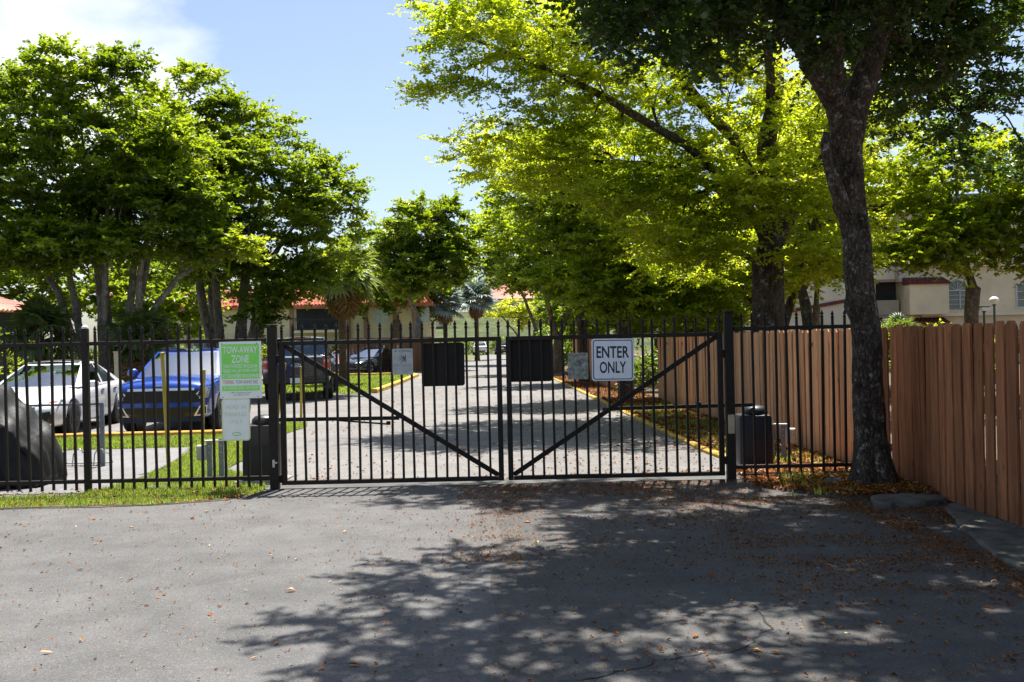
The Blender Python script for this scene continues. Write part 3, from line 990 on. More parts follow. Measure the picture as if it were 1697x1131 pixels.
# backs of two square signs
for lab, cx, cz in (('blank dark back of a square sign on the left gate leaf', -0.805, 1.395), ('blank dark back of a square sign on the right gate leaf', 0.21, 1.425)):
    t = thing('sign_panel', lab, 'sign panel', (cx, GY + 0.03, cz), group='blank square sign backs on the gate')
    plate('plate', rrect(0.50, 0.50, 0.035), 0, 0.004, M['iron_panel'], t)
    MB().bar((-0.24, 0.012, 0.12), (0.24, 0.012, 0.12), 0.012, 0.012).build('back_strap', M['iron'], t)
    for bz in (0.2, -0.2):
        bolt(t, 0.06, bz, -0.001, 0.005, M['iron'])

# gate warning signs
def warning(label, cx, cz, w, h, body, txt, head):
    t = thing('warning_sign', label, 'sign', (cx, GY - 0.03, cz), group='small gate warning signs')
    plate('plate', rrect(w, h, 0.008, 2), 0, 0.003, body, t)
    y = -0.0015
    plate('hazard_triangle', [(-w * .40, h * .375), (-w * .27, h * .375), (-w * .335, h * .445)], y, 0.001, head, t)
    text('lettering', 'WARNING', w * 0.62, h * 0.065, w * .09, h * .41, y, head, t, 0.01)
    # pictogram: a gate edge striking a figure
    plate('pictogram', [(w * .12, -h * .02), (w * .165, -h * .02), (w * .165, h * .28), (w * .12, h * .28)], y, 0.001, txt, t)
    mb = MB()
    for a, ln in ((150, .26), (172, .30), (196, .28), (222, .30), (128, .14), (248, .16)):
        p0 = Vector((w * .12, 0, h * .13))
        p1 = p0 + Vector((math.cos(R(a)) * ln * w, 0, math.sin(R(a)) * ln * w * 1.2))
        mb.bar((p0.x, y, p0.z), (p1.x, y, p1.z), w * .035, 0.001)
    mb.build('pictogram', txt, t)
    for k, s in enumerate(('MOVING GATE CAN CAUSE', 'SERIOUS INJURY OR DEATH', 'Operate gate only when in sight', 'Do not let children play near gate', 'This gate is for vehicles only')):
        text('lettering', s, w * (0.82 if k < 3 else 0.74), h * (0.042 if k < 2 else 0.032), 0, -h * (0.115 + 0.068 * k), y, txt if k < 2 else M['pale_text'], t, 0.006)
warning('pale grey WARNING sign with a gate pictogram, on the left gate leaf', -1.265, 1.44, 0.235, 0.30, M['sign_faded'], M['faded_text'], M['faded_text'])
warning('mouldy WARNING sign beside the white ENTER ONLY sign', 0.755, 1.345, 0.235, 0.305, M['sign_mould'], M['faded_text'], M['faded_red'])

# tow-away sign
W_, H_ = 0.485, 0.655
t = thing('tow_sign', 'large green and white TOW-AWAY ZONE sign on the left iron fence', 'sign', (-3.13, GY - 0.045, 1.385))
plate('plate', rrect(W_, H_, 0.008, 2), 0, 0.004, M['sign_white2'], t)
y1, y2 = -0.0015, -0.003
plate('green_field', [(-W_ * .445, -H_ * .015 - .02), (W_ * .445, -H_ * .015 - .02), (W_ * .445, H_ * .455), (-W_ * .445, H_ * .455)], y1, 0.001, M['sign_green'], t)
zq = lambda f: H_ / 2 - f * H_
plate('green_field', [(-W_ * .445, zq(.655)), (W_ * .445, zq(.655)), (W_ * .445, zq(.54)), (-W_ * .445, zq(.54))], y1, 0.001, M['sign_green'], t)
plate('green_field', [(-W_ * .445, zq(.865)), (W_ * .445, zq(.865)), (W_ * .445, zq(.775)), (-W_ * .445, zq(.775))], y1, 0.001, M['sign_green'], t)
text('lettering', 'TOW-AWAY', W_ * .82, H_ * .125, 0, zq(.145), y2, M['sign_white2'], t, 0.02)
text('lettering', 'ZONE', W_ * .42, H_ * .14, 0, zq(.305), y2, M['sign_white2'], t, 0.02)
text('lettering', 'UNAUTHORIZED VEHICLES OR', W_ * .80, H_ * .062, 0, zq(.43), y2, M['sign_white2'], t, 0.012)
text('lettering', 'VESSELS WILL BE TOWED AWAY', W_ * .84, H_ * .062, 0, zq(.515), y2, M['sign_white2'], t, 0.012)
text('lettering', 'AT THE OWNERS RISK & EXPENSE', W_ * .85, H_ * .062, 0, zq(.603), y2, M['sign_white2'], t, 0.012)
text('lettering', 'TOWING', W_ * .26, H_ * .068, -W_ * .29, zq(.712), y2, M['sign_red'], t, 0.014)
text('lettering', 'TOW AWAY INC', W_ * .54, H_ * .068, W_ * .145, zq(.712), y2, M['sign_grey_text'], t, 0.006)
text('lettering', '24 HOUR (305) 205-5300', W_ * .80, H_ * .058, 0, zq(.82), y2, M['sign_white2'], t, 0.012)
text('lettering', '7855 Commerce Lane', W_ * .48, H_ * .028, 0, zq(.895), y2, M['sign_grey_text'], t, 0.006)
text('lettering', 'South Miami 33143', W_ * .38, H_ * .024, 0, zq(.935), y2, M['sign_grey_text'], t, 0.006)
for bx in (-.43, .40):
    bolt(t, W_ * bx, -H_ * .475, 0, 0.005, M['iron'])
    bolt(t, W_ * bx, H_ * .465, 0, 0.005, M['iron'])

# parking sign
t = thing('parking_sign', 'white rounded sign with faded pale green HEAD IN PARKING ONLY, under the green sign', 'sign', (-3.195, GY - 0.045, 0.815))
t.rotation_euler = (0, R(0.3), 0)
plate('plate', rrect(0.325, 0.485, 0.035), 0, 0.004, M['sign_white2'], t)
ring('border', rrect(0.321, 0.481, 0.033), rrect(0.30, 0.46, 0.026), -0.0015, M['sign_yellow_edge'], t)
for k, (s, w) in enumerate((('HEAD IN', .23), ('PARKING', .24), ('ONLY', .15))):
    text('lettering', s, w, 0.045, 0, 0.145 - 0.085 * k, -0.0015, M['sign_pale_green'], t, 0.008)
mb = MB()
for k in range(14):
    a0, a1 = R(200 + k * 11), R(200 + (k + 1) * 11)
    for ph in (0, math.pi):
        mb.bar((0.005 + .052 * math.cos(a0 + ph), -0.002, -.165 + .017 * math.sin(a0 + ph)), (0.005 + .052 * math.cos(a1 + ph), -0.002, -.165 + .017 * math.sin(a1 + ph)), 0.007, 0.001)
mb.build('logo', M['logo_green'], t)
bolt(t, 0, 0.205, 0, 0.004)
bolt(t, 0, -0.205, 0, 0.004)
# ------------------------------------------------------------------ wooden board fences along the right
def board_mesh(w, h, th, seed, ear=0.035):
    r = random.Random(seed)
    e = ear
    top = h + r.uniform(-.012, .012)
    poly = [(-w / 2, 0), (w / 2, 0), (w / 2 + r.uniform(-.003, .003), h * .5), (w / 2, top - e), (w / 2 - e * .8, top), (-w / 2 + e * .8, top), (-w / 2, top - e), (-w / 2 + r.uniform(-.003, .003), h * .5)]
    mb = MB()
    n = len(poly)
    # runs along y, stands in z, thickness in x
    vs = [(-th / 2, p[0], p[1]) for p in poly] + [(th / 2, p[0], p[1]) for p in poly]
    fs = [tuple(range(n)), tuple(range(2 * n - 1, n - 1, -1))] + [(i, (i + 1) % n, n + (i + 1) % n, n + i) for i in range(n)]
    return mb.add(vs, fs).mesh('board')
BOARDS = [board_mesh(0.153, 1.69, 0.018, k) for k in range(8)]
BOARDS_B = [board_mesh(0.135, 1.67, 0.018, 20 + k) for k in range(5)]
def board_fence(label, path, mats, pitch=0.196, gap_at=(), group=None, zbase=0.03, skipback=(), rails=True, odd=True):
    r = random.Random(len(label) * 7 + 1)
    t = thing('wooden_fence', label, 'fence', (path[0][0], path[0][1], 0), group=group)
    ox, oy = path[0]
    d = 0.0
    segs = []
    for a, b in zip(path, path[1:]):
        segs.append((Vector((a[0], a[1], 0)), Vector((b[0], b[1], 0))))
    k = 0
    for a, b in segs:
        ln = (b - a).length
        dr = (b - a).normalized()
        nm = Vector((-dr.y, dr.x, 0))         # to the left of travel: the drive side when the fence runs away from us
        ang = math.atan2(dr.y, dr.x) - math.pi / 2
        n = max(1, round(ln / pitch))
        stp = ln / n
        for i in range(n):
            p = a + dr * (stp * (i + .5) + r.gauss(0, .006))
            for side in (1, -1):
                me = r.choice(BOARDS if side > 0 else BOARDS_B)
                q = p + nm * (0.030 * side + r.gauss(0, .003)) + dr * (0 if side > 0 else pitch / 2)
                if side < 0 and any(g0 < q.y < g1 for g0, g1 in skipback):
                    continue
                o = link('board', me, mats[0] if side > 0 else mats[1], t, loc=(q.x - ox, q.y - oy, zbase + r.uniform(-.010, .008)))
                if o.data.materials[0] != (mats[0] if side > 0 else mats[1]):
                    o.material_slots[0].link = 'OBJECT'
                    o.material_slots[0].material = mats[0] if side > 0 else mats[1]
                lean = r.gauss(0, .006)
                if odd and r.random() < .07:
                    lean = r.gauss(0, .022)
                o.rotation_euler = (lean, r.gauss(0, .008), ang + r.gauss(0, .02))
                k += 1
        if rails:
            for z in (0.35, 0.95, 1.5):
                m = a.lerp(b, .5)
                rl = MB().box((0, 0, 0), (0.034, ln, 0.08), ch=0.004).build('rail', mats[1], t, loc=(m.x - ox, m.y - oy, z))
                rl.rotation_euler = (0, 0, ang)
        for i in range(int(ln / 2.4) + 1):
            p = a + dr * (2.4 * i + .1) - nm * 0.09
            MB().box((0, 0, 0.8), (0.085, 0.085, 1.62), ch=0.005).build('fence_post', mats[1], t, loc=(p.x - ox, p.y - oy, 0))
    return t
g_ = 'painted board fences along the drive'
board_fence('reddish brown board fence in the front right corner, with gaps near the big trunk', [(4.19, 5.4), (4.19, 9.6), (4.34, 10.5), (4.26, 11.4)], (M['wood_board'], M['wood_dark']), group=g_, skipback=())
board_fence('sunlit tan brown board fence running back behind the right half of the gate', [(4.20, 11.45), (4.12, 16), (4.05, 19.2), (3.95, 26.9)], (M['wood_far_lit'], M['wood_dark']), group=g_)
board_fence('distant board fence seen between the gate bars, left of the ENTER ONLY sign', [(3.28, 31.0), (2.75, 45.0)], (M['wood_far_lit'], M['wood_dark']), pitch=0.32, group=g_)
# brown screen fence by the far house
def screen_fence():
    t = thing('wooden_fence', 'brown timber screen fence far behind the parked black car', 'fence', (-9.3, 57.5, 0), group=None)
    r = random.Random(3)
    me = board_mesh(0.19, 2.0, 0.02, 50, 0.01)
    for k in range(24):
        o = link('board', me, M['wood_brown'], t, loc=(0.2 * k, 0, r.uniform(-.02, .02)))
        o.rotation_euler = (0, r.gauss(0, .004), math.pi / 2)
        o.material_slots[0].link = 'OBJECT'
        o.material_slots[0].material = M['wood_brown']
    for z in (0.4, 1.6):
        MB().box((2.3, 0.03, z), (4.7, 0.035, 0.09)).build('rail', M['wood_brown'], t)
screen_fence()

# ------------------------------------------------------------------ gate operators, boxes, posts, racks
def operator(label, loc, w, d, h, mat, arm_to, arm_z, extra):
    t = thing('gate_opener', label, 'gate opener', loc, group='gate opener cabinets beside the gate')
    b = MB()
    b.add(*loft_box(w, d, 0.02, h, 0.96, 0.035))
    b.build('cabinet', mat, t, smooth=35)
    MB().lathe([(w * .36, 0), (w * .38, 0.02), (w * .36, 0.06), (w * .27, 0.095), (w * .1, 0.11), (0.005, 0.112)], 20, c=(0.03, 0, h + 0.001)).build('dome_lid', mat, t, smooth=50)
    MB().box((0, 0, 0.012), (w + .16, d + .14, 0.03), ch=0.006).build('base_pad', M['concrete'], t)
    a = MB()
    p0 = Vector((0.0, -0.12, arm_z))
    p1 = Vector((arm_to, -0.12 - 0.03, arm_z - 0.01))
    a.bar(p0, p1, 0.045, 0.04, up=(0, 1, 0))
    arm = a.build('drive_arm', M['iron'], t)
    if extra:
        MB().bar((arm_to * .55, -0.06, arm_z - 0.03), (arm_to * .93, -0.13, arm_z - 0.085), 0.02, 0.02).build('link_rod', M['iron'], t)
        MB().box((arm_to * .92, -0.13, arm_z - 0.07), (0.05, 0.04, 0.045), ch=0.004).build('bracket', M['iron'], t)
    else:
        MB().box((arm_to * .37, -0.15, arm_z + 0.035), (0.06, 0.05, 0.035), ch=0.004).build('bracket', M['iron'], t)
        MB().box((arm_to * .97, -0.15, arm_z - 0.03), (0.05, 0.05, 0.06), ch=0.004).build('bracket', M['iron'], t)
    MB().box((0.03, -d / 2 - 0.004, h * .62), (w * .5, 0.006, 0.02)).build('hasp', mat, t)
    return t
def loft_box(w, d, z0, z1, taper, rad):
    """A cabinet with rounded upright corners, leaning in a little to the top, with a rounded rim."""
    rings = [(z0, 1.0, 0), (z1 * .55, (1 + taper) / 2, 0), (z1 - rad, taper, 0), (z1 - rad * .3, taper, rad * .35), (z1, taper, rad)]
    vs, fs = [], []
    n = None
    for z, k, ins in rings:
        pts = rrect(w * k - 2 * ins, d * k - 2 * ins, max(rad - ins * .5, .008), 4)
        n = len(pts)
        vs += [(x, y, z) for x, y in pts]
    for i in range(len(rings) - 1):
        fs += [(i * n + j, i * n + (j + 1) % n, (i + 1) * n + (j + 1) % n, (i + 1) * n + j) for j in range(n)]
    fs.append(tuple((len(rings) - 1) * n + j for j in range(n)))
    return vs, fs
operator('black gate opener cabinet with domed lid behind the left gate post', (-3.09, 12.25, 0), 0.43, 0.40, 0.70, M['plastic_black'], 1.70, 0.755, True)
operator('dark navy gate opener cabinet with domed lid behind the right iron fence', (3.01, 12.55, 0), 0.42, 0.40, 0.665, M['plastic_navy'], -1.90, 0.79, False)

def utility(label, loc, flip, rz):
    t = thing('utility_box', label, 'utility box', loc, rz, group='knee-high utility boxes on channel posts')
    s = flip
    for k, (x, h) in enumerate(((-0.045, 0.47), (0.10, 0.50))):
        m = MB()
        m.box((x * s, 0, h / 2 - .03), (0.06, 0.012, h + .06)).box((x * s - .027, 0.02, h / 2 - .03), (0.008, 0.04, h + .06)).box((x * s + .027, 0.02, h / 2 - .03), (0.008, 0.04, h + .06))
        p = m.build('channel_post', M['galv'], t)
        for z in (0.33, 0.41):
            MB().lathe([(0.01, 0), (0.01, 0.006), (0.004, 0.01)], 8, 'Y', (x * s, -0.014, z)).build('bolt', M['steel'], p)
    MB().box((0.02 * s, 0.03, 0.475), (0.24, 0.09, 0.016), ch=0.003).build('top_plate', M['galv_light'], t)
    b = MB().box((-0.135 * s, 0.02, 0.33), (0.125, 0.10, 0.19), ch=0.008).build('box', M['galv_light'], t)
    MB().box((-0.135 * s, -0.033, 0.33), (0.10, 0.006, 0.16), ch=0.002).build('lid', M['galv_light'], b)
    MB().tube([(-0.135 * s, 0.02, 0.24), (-0.135 * s, 0.02, -.02)], 0.014, 8).build('conduit', M['galv'], t)
    return t
utility('pale utility box on two grey channel posts in the grass left of the gate', (-3.80, 12.55, 0), 1, 0.15)
utility('grey utility box on two channel posts beside the navy cabinet', (3.44, 12.9, 0.02), -1, -0.3)

def yellow_post(label, x, y, x2, h, w=0.058):
    t = thing('marker_post', label, 'post', (x, y, 0), group='leaning yellow marker posts')
    MB().tube([(0, 0, -.1), ((x2 - x) * .5, 0, h * .5), (x2 - x, 0, h)], [w / 2, w / 2 * .97, w / 2 * .93], 12).build('shaft', M['yellow_post'], t, smooth=40)
    MB().lathe([(w / 2 * .95, 0), (w / 2, .008), (w / 2 * .9, .03), (0.01, .036)], 12, c=(x2 - x, 0, h - .004)).build('cap', M['yellow_post'], t, smooth=50)
yellow_post('tall yellow post leaning left in front of the blue SUV grille', -4.72, 13.6, -4.78, 1.57)
yellow_post('shorter yellow post at the blue SUV headlight, left of the green sign', -5.42, 17.3, -5.36, 1.24)
yellow_post('yellow post leaning right, tight beside the left gate post', -5.53, 23.3, -5.32, 1.22, .06)
yellow_post('yellow post in front of the pickup number plate', -4.89, 22.9, -4.86, 1.14, .06)
t = thing('wooden_post', 'beige square post standing behind the white sedan', 'post', (-10.15, 25.6, 0))
MB().box((0, 0, .78), (.14, .14, 1.6), ch=.008).build('shaft', M['beige_post'], t)
MB().box((0, 0, 1.59), (.17, .17, .03), ch=.006).build('cap', M['beige_post'], t)

t = thing('metal_barrier', 'grey metal rail on flat posts in front of the white sedan', 'barrier', (-5.83, 14.1, 0))
MB().box((0, 0, .43), (.062, .03, .96), ch=.004).build('post', M['galv'], t)
MB().box((-1.62, 0, .43), (.062, .03, .96), ch=.004).build('post', M['galv'], t)
MB().bar((-1.7, -.02, .885), (.03, -.02, .885), .03, .012).build('rail', M['galv'], t)
t = thing('bike_rack', 'low steel bike rack of thin hoops on the path beside the black cover', 'bike rack', (-6.38, 14.0, 0.01))
MB().tube([(-.3, 0, .02), (.56, 0, .02)], .011, 8).build('base_rail', M['steel'], t, smooth=40)
MB().tube([(-.3, .3, .02), (.56, .3, .02)], .011, 8).build('base_rail', M['steel'], t, smooth=40)
for x in (-.2, .16, .46):
    pts = [(x, 0, .02), (x + .01, .02, .18)] + [(x + .02 + .055 * (1 - math.cos(R(a))), .04, .20 + .05 * math.sin(R(a))) for a in range(0, 181, 30)] + [(x + .14, .2, .16), (x + .15, .3, .02)]
    MB().tube(pts, .009, 8).build('hoop', M['steel'], t, smooth=50)

def tarp():
    """A dark fabric cover that falls in folds from a hidden high end down to the path."""
    xs = np.linspace(-8.0, -5.54, 54)
    nv = 40
    hp = [(-8.0, 1.30), (-7.3, 1.50), (-6.75, 1.42), (-6.29, 1.18), (-6.07, .97), (-5.85, .75), (-5.68, .55), (-5.58, .34), (-5.54, .10)]
    vs, fs = [], []
    for i, x in enumerate(xs):
        h = float(np.interp(x, [p[0] for p in hp], [p[1] for p in hp]))
        half = .48 * min(1, .45 + .9 * (h / 1.4)) + .04
        for j in range(nv):
            u = j / (nv - 1) * 2 - 1
            a = abs(u)
            # top is a rounded ridge, sides hang straight
            if a < .42:
                y, z = u / .42 * half * .92, h - .035 * (a / .42) ** 4
            else:
                q = (a - .42) / .58
                y = math.copysign(half * (.92 + .08 * min(1, q * 3) ** .6), u)
                z = (h - .035) * (1 - q) + .015 * q
            ph = (x * 1.2 + z * 1.1) * 7 + 4 * noise.noise((x * 1.6, z * 1.6, u * .6 + 1))
            f = (1 - abs(math.sin(ph * 1.35))) ** 2 * .11 * min(1, a * 1.6) + .03 * math.sin(x * 19 + z * 3)
            f += .05 * noise.noise((x * 3.1, z * 2.2, u * 2 + 5))
            f2 = .03 * noise.noise((x * 5 + z * 6, z * 5 - x * 4, 9))
            y += math.copysign(f + f2, u) * (.4 + a)
            lo = max(0, 1 - h / .8)
            w_ = .035 * math.sin(u * 26 + 5 * noise.noise((x * 3, u * 3, 2))) * (.35 + lo) + .02 * math.sin(x * 23 + u * 6)
            vs.append((x + 6.6 + f2 * .6 + w_ * .5, y, max(z + (w_ if a < .42 else 0), .008)))
    for i in range(len(xs) - 1):
        for j in range(nv - 1):
            fs.append((i * nv + j, (i + 1) * nv + j, (i + 1) * nv + j + 1, i * nv + j + 1))
    fs.append(tuple(range((len(xs) - 1) * nv, len(xs) * nv)))
    fs.append(tuple(range(nv - 1, -1, -1)))
    o = MB().add(vs, fs).build('tarp_cover', M['tarp'], smooth=60)
    o.location = (-6.80, 12.42, 0.01)
    tag(o, 'black fabric cover draped in folds over something tall at the left edge', 'cover')
tarp()

def lamp(label, x, y, h, globe):
    t = thing('lamp_post', label, 'lamp post', (x, y, 0), group='garden lamp posts beyond the right fence')
    MB().lathe([(.07, 0), (.07, .2), (.035, .26), (.032, h - .12), (.05, h - .10), (.05, h - .06)], 12).build('pole', M['lamp_pole'], t, smooth=40)
    if globe:
        MB().lathe([(.05, h - .06), (.10, h - .03), (.135, h + .03), (.14, h + .07), (.11, h + .13), (.06, h + .165), (.005, h + .175)], 16).build('globe', M['lamp_white'], t, smooth=60)
    else:
        MB().box((0, 0, h), (.26, .26, .12), ch=.02).build('lantern', M['lamp_white'], t)
        MB().box((0, 0, h + .075), (.32, .32, .03), ch=.01).build('lantern_cap', M['lamp_pole'], t)
lamp('taller lamp post with a white globe, right of the forked tree', 14.55, 30, 2.50, True)
lamp('shorter lamp post with a pale square lantern, right of the forked tree', 14.05, 29.6, 2.30, False)

t = thing('rock', 'small pale broken stone at the foot of the big trunk', 'rock', (3.42, 10.62, .06))
bm = bmesh.new()
bmesh.ops.create_icosphere(bm, subdivisions=2, radius=.12)
for v in bm.verts:
    v.co *= 1 + .5 * noise.noise(v.co * 9)
    v.co.z *= .6
me = bpy.data.meshes.new('stone')
bm.to_mesh(me)
bm.free()
link('stone', me, M['old_concrete'], t)

# ------------------------------------------------------------------ buildings
def window(parent, x, z, w, h, y, glass, bars=(1, 1), fr=.06, proud=.05):
    """A window with a frame of four members, glazing bars and panes, on a wall that faces -y at depth y."""
    m = MB()
    m.box((x, y - proud / 2, z + h / 2 - fr / 2), (w, proud, fr)).box((x, y - proud / 2, z - h / 2 + fr / 2), (w, proud, fr))
    m.box((x - w / 2 + fr / 2, y - proud / 2, z), (fr, proud, h - 2 * fr)).box((x + w / 2 - fr / 2, y - proud / 2, z), (fr, proud, h - 2 * fr))
    for k in range(1, bars[0]):
        m.box((x - w / 2 + w * k / bars[0], y - proud * .4, z), (.035, proud * .6, h - 2 * fr))
    for k in range(1, bars[1]):
        m.box((x, y - proud * .35, z - h / 2 + h * k / bars[1]), (w - 2 * fr, proud * .5, .03))
    f = m.build('window', M['win_frame'], parent)
    MB().box((x, y - .008, z), (w - 2 * fr, .012, h - 2 * fr)).build('pane', glass, f)
    return f
def tile_field(mb, a, b, c, d, nu, nv, lift=.05):
    """Rounded tile courses laid over the quad a b c d (eave left, eave right, ridge right, ridge left)."""
    a, b, c, d = map(Vector, (a, b, c, d))
    nrm = (b - a).cross(d - a).normalized()
    if nrm.z < 0:
        nrm = -nrm
    for j in range(nv):
        v0, v1 = j / nv, (j + 1.12) / nv
        v1 = min(v1, 1)
        for i in range(nu):
            u0, u1 = (i + .08) / nu, (i + .92) / nu
            def P(u, v, k):
                return a.lerp(b, u).lerp(d.lerp(c, u), v) + nrm * k
            um = (u0 + u1) / 2
            vs = [P(u0, v0, .01), P(um, v0, lift + .03), P(u1, v0, .01), P(u0, v1, .005), P(um, v1, lift), P(u1, v1, .005)]
            mb.add(vs, [(0, 1, 4, 3), (1, 2, 5, 4), (0, 1, 2)])

def apartment_left():
    Y = 82.0
    t = thing('apartment_building', 'low cream apartment block with red tiled mansard roof and brown pilasters, behind the left trees', 'building', (-20, Y, 0))
    X = lambda v: v + 20
    MB().box((X(-20.5), 5, 2.5), (27, 10, 5.1)).build('wall', M['cream'], t)
    rf = MB()
    x0, x1 = X(-34.6), X(-6.4)
    rf.add([(x0, -.7, 4.75), (x1, -.7, 4.75), (x1, -.7, 4.95), (x0, -.7, 4.95), (x0 + 1.2, .9, 6.25), (x1 - 1.2, .9, 6.25), (x0, 10.6, 4.75), (x1, 10.6, 4.75), (x0 + 1.2, 9.2, 6.25), (x1 - 1.2, 9.2, 6.25)],
           [(0, 1, 2, 3), (3, 2, 5, 4), (0, 3, 4, 8, 6), (1, 7, 9, 5, 2), (4, 5, 9, 8), (6, 8, 9, 7), (0, 6, 7, 1)])
    roof = rf.build('roof', M['roof_tile'], t)
    tl = MB()
    tile_field(tl, (x0, -.72, 4.97), (x1, -.72, 4.97), (x1 - 1.2, .88, 6.28), (x0 + 1.2, .88, 6.28), 96, 6, .06)
    tag(tl.build('roof_tiles', M['roof_tile'], roof), kind='stuff')
    MB().tube([(x0 + 1.2, .9, 6.3), (x1 - 1.2, .9, 6.3)], .1, 8).build('ridge_cap', M['roof_pale'], roof)
    MB().box((X(-20), -.45, 4.70), (27.6, .4, .10)).build('soffit', M['pilaster'], t)
    for px in (-33.2, -28.6, -26.6, -24.2, -22.2, -19.6, -18.1, -13.4, -12.0, -9.6, -8.0):
        MB().box((X(px), -.09, 2.45), (.32, .16, 4.9)).build('pilaster', M['pilaster'], t)
    for (wx, w) in ((-30.5, 1.8), (-25.4, 1.7), (-20.9, 1.6), (-10.8, 1.4), (-7.2, .9)):
        window(t, X(wx), 3.95, w, 1.25, -.01, M['win_blind'], (2, 2))
        window(t, X(wx), 1.45, w, 1.25, -.01, M['win_glass'], (2, 2))
    for k, (bx, w) in enumerate(((-30.4, 2.6), (-15.7, 4.0))):
        MB().box((X(bx), -.02, 3.8), (w, .06, 1.9)).build('opening_shade', M['dark_recess'], t)  # dark panel on the solid wall stands in for the shaded opening
        bl = MB().box((X(bx), -.55, 2.78), (w + .2, 1.1, .22)).build('balcony', M['cream_pale'], t)
        m = MB().box((X(bx), -1.05, 3.75), (w + .1, .05, .06)).box((X(bx), -1.05, 2.98), (w + .1, .05, .05))
        for i in range(int(w / .13)):
            m.box((X(bx) - w / 2 + .13 * i, -1.05, 3.36), (.03, .03, .72))
        m.build('railing', M['rail_black'], bl)
    return t
apartment_left()

def far_house(name, label, x, y, w, d, h, ridge, mat, wall, cols, rows=6, over=.6):
    t = thing(name, label, 'house', (x, y, 0))
    MB().box((0, d / 2, h / 2), (w, d, h)).build('wall', wall, t)
    o = over
    A, B, C, D = (-w / 2 - o, -o, h - .1), (w / 2 + o, -o, h - .1), (w / 2 + o, d + o, h - .1), (-w / 2 - o, d + o, h - .1)
    r0, r1 = (-w / 2 + d / 2, d / 2, ridge), (w / 2 - d / 2, d / 2, ridge)
    if w < d:
        r0 = r1 = (0, d / 2, ridge)
    rf = MB().add([A, B, C, D, r0, r1], [(0, 1, 5, 4), (1, 2, 5), (2, 3, 4, 5), (3, 0, 4), (0, 3, 2, 1)])
    roof = rf.build('roof', mat, t)
    tl = MB()
    tile_field(tl, (A[0], A[1], A[2] + .02), (B[0], B[1], B[2] + .02), r1, r0, cols, rows, .07)
    tile_field(tl, (B[0], B[1], B[2] + .02), (C[0], C[1], C[2] + .02), r1, r1, int(cols * d / w), rows, .07)
    tag(tl.build('roof_tiles', mat, roof), kind='stuff')
    MB().box((0, -o - .02, h - .12), (w + 2 * o, .06, .18)).build('fascia', M['pilaster'], roof)
    return t
h_ = far_house('house', 'low house with pale red tiled roof at the far left edge', -26.2, 37.5, 9.0, 8.0, 3.45, 5.2, M['roof_pale'], M['dark_recess'], 30)
MB().box((2.5, -.03, 1.2), (1.1, .06, 2.2), ch=.01).build('door', M['wood_brown'], h_)
window(h_, 0.3, 1.6, 1.6, 1.1, -.01, M['win_glass'], (2, 1))
h_ = far_house('house', 'orange tiled roof of a house above the bank at the end of the drive', -17.0, 150, 14, 10, 7.6, 10.0, M['roof_tile'], M['cream'], 30, 5)
window(h_, 3.5, 6.6, 1.6, 1.0, -.01, M['win_glass'], (2, 1))
h_ = far_house('house', 'pale red tiled roof behind the silver palms at the end of the drive', 3.0, 158, 16, 10, 8.4, 11.4, M['roof_pale'], M['cream_pale'], 30, 5)
window(h_, -3.5, 7.2, 1.6, 1.0, -.01, M['win_glass'], (2, 1))

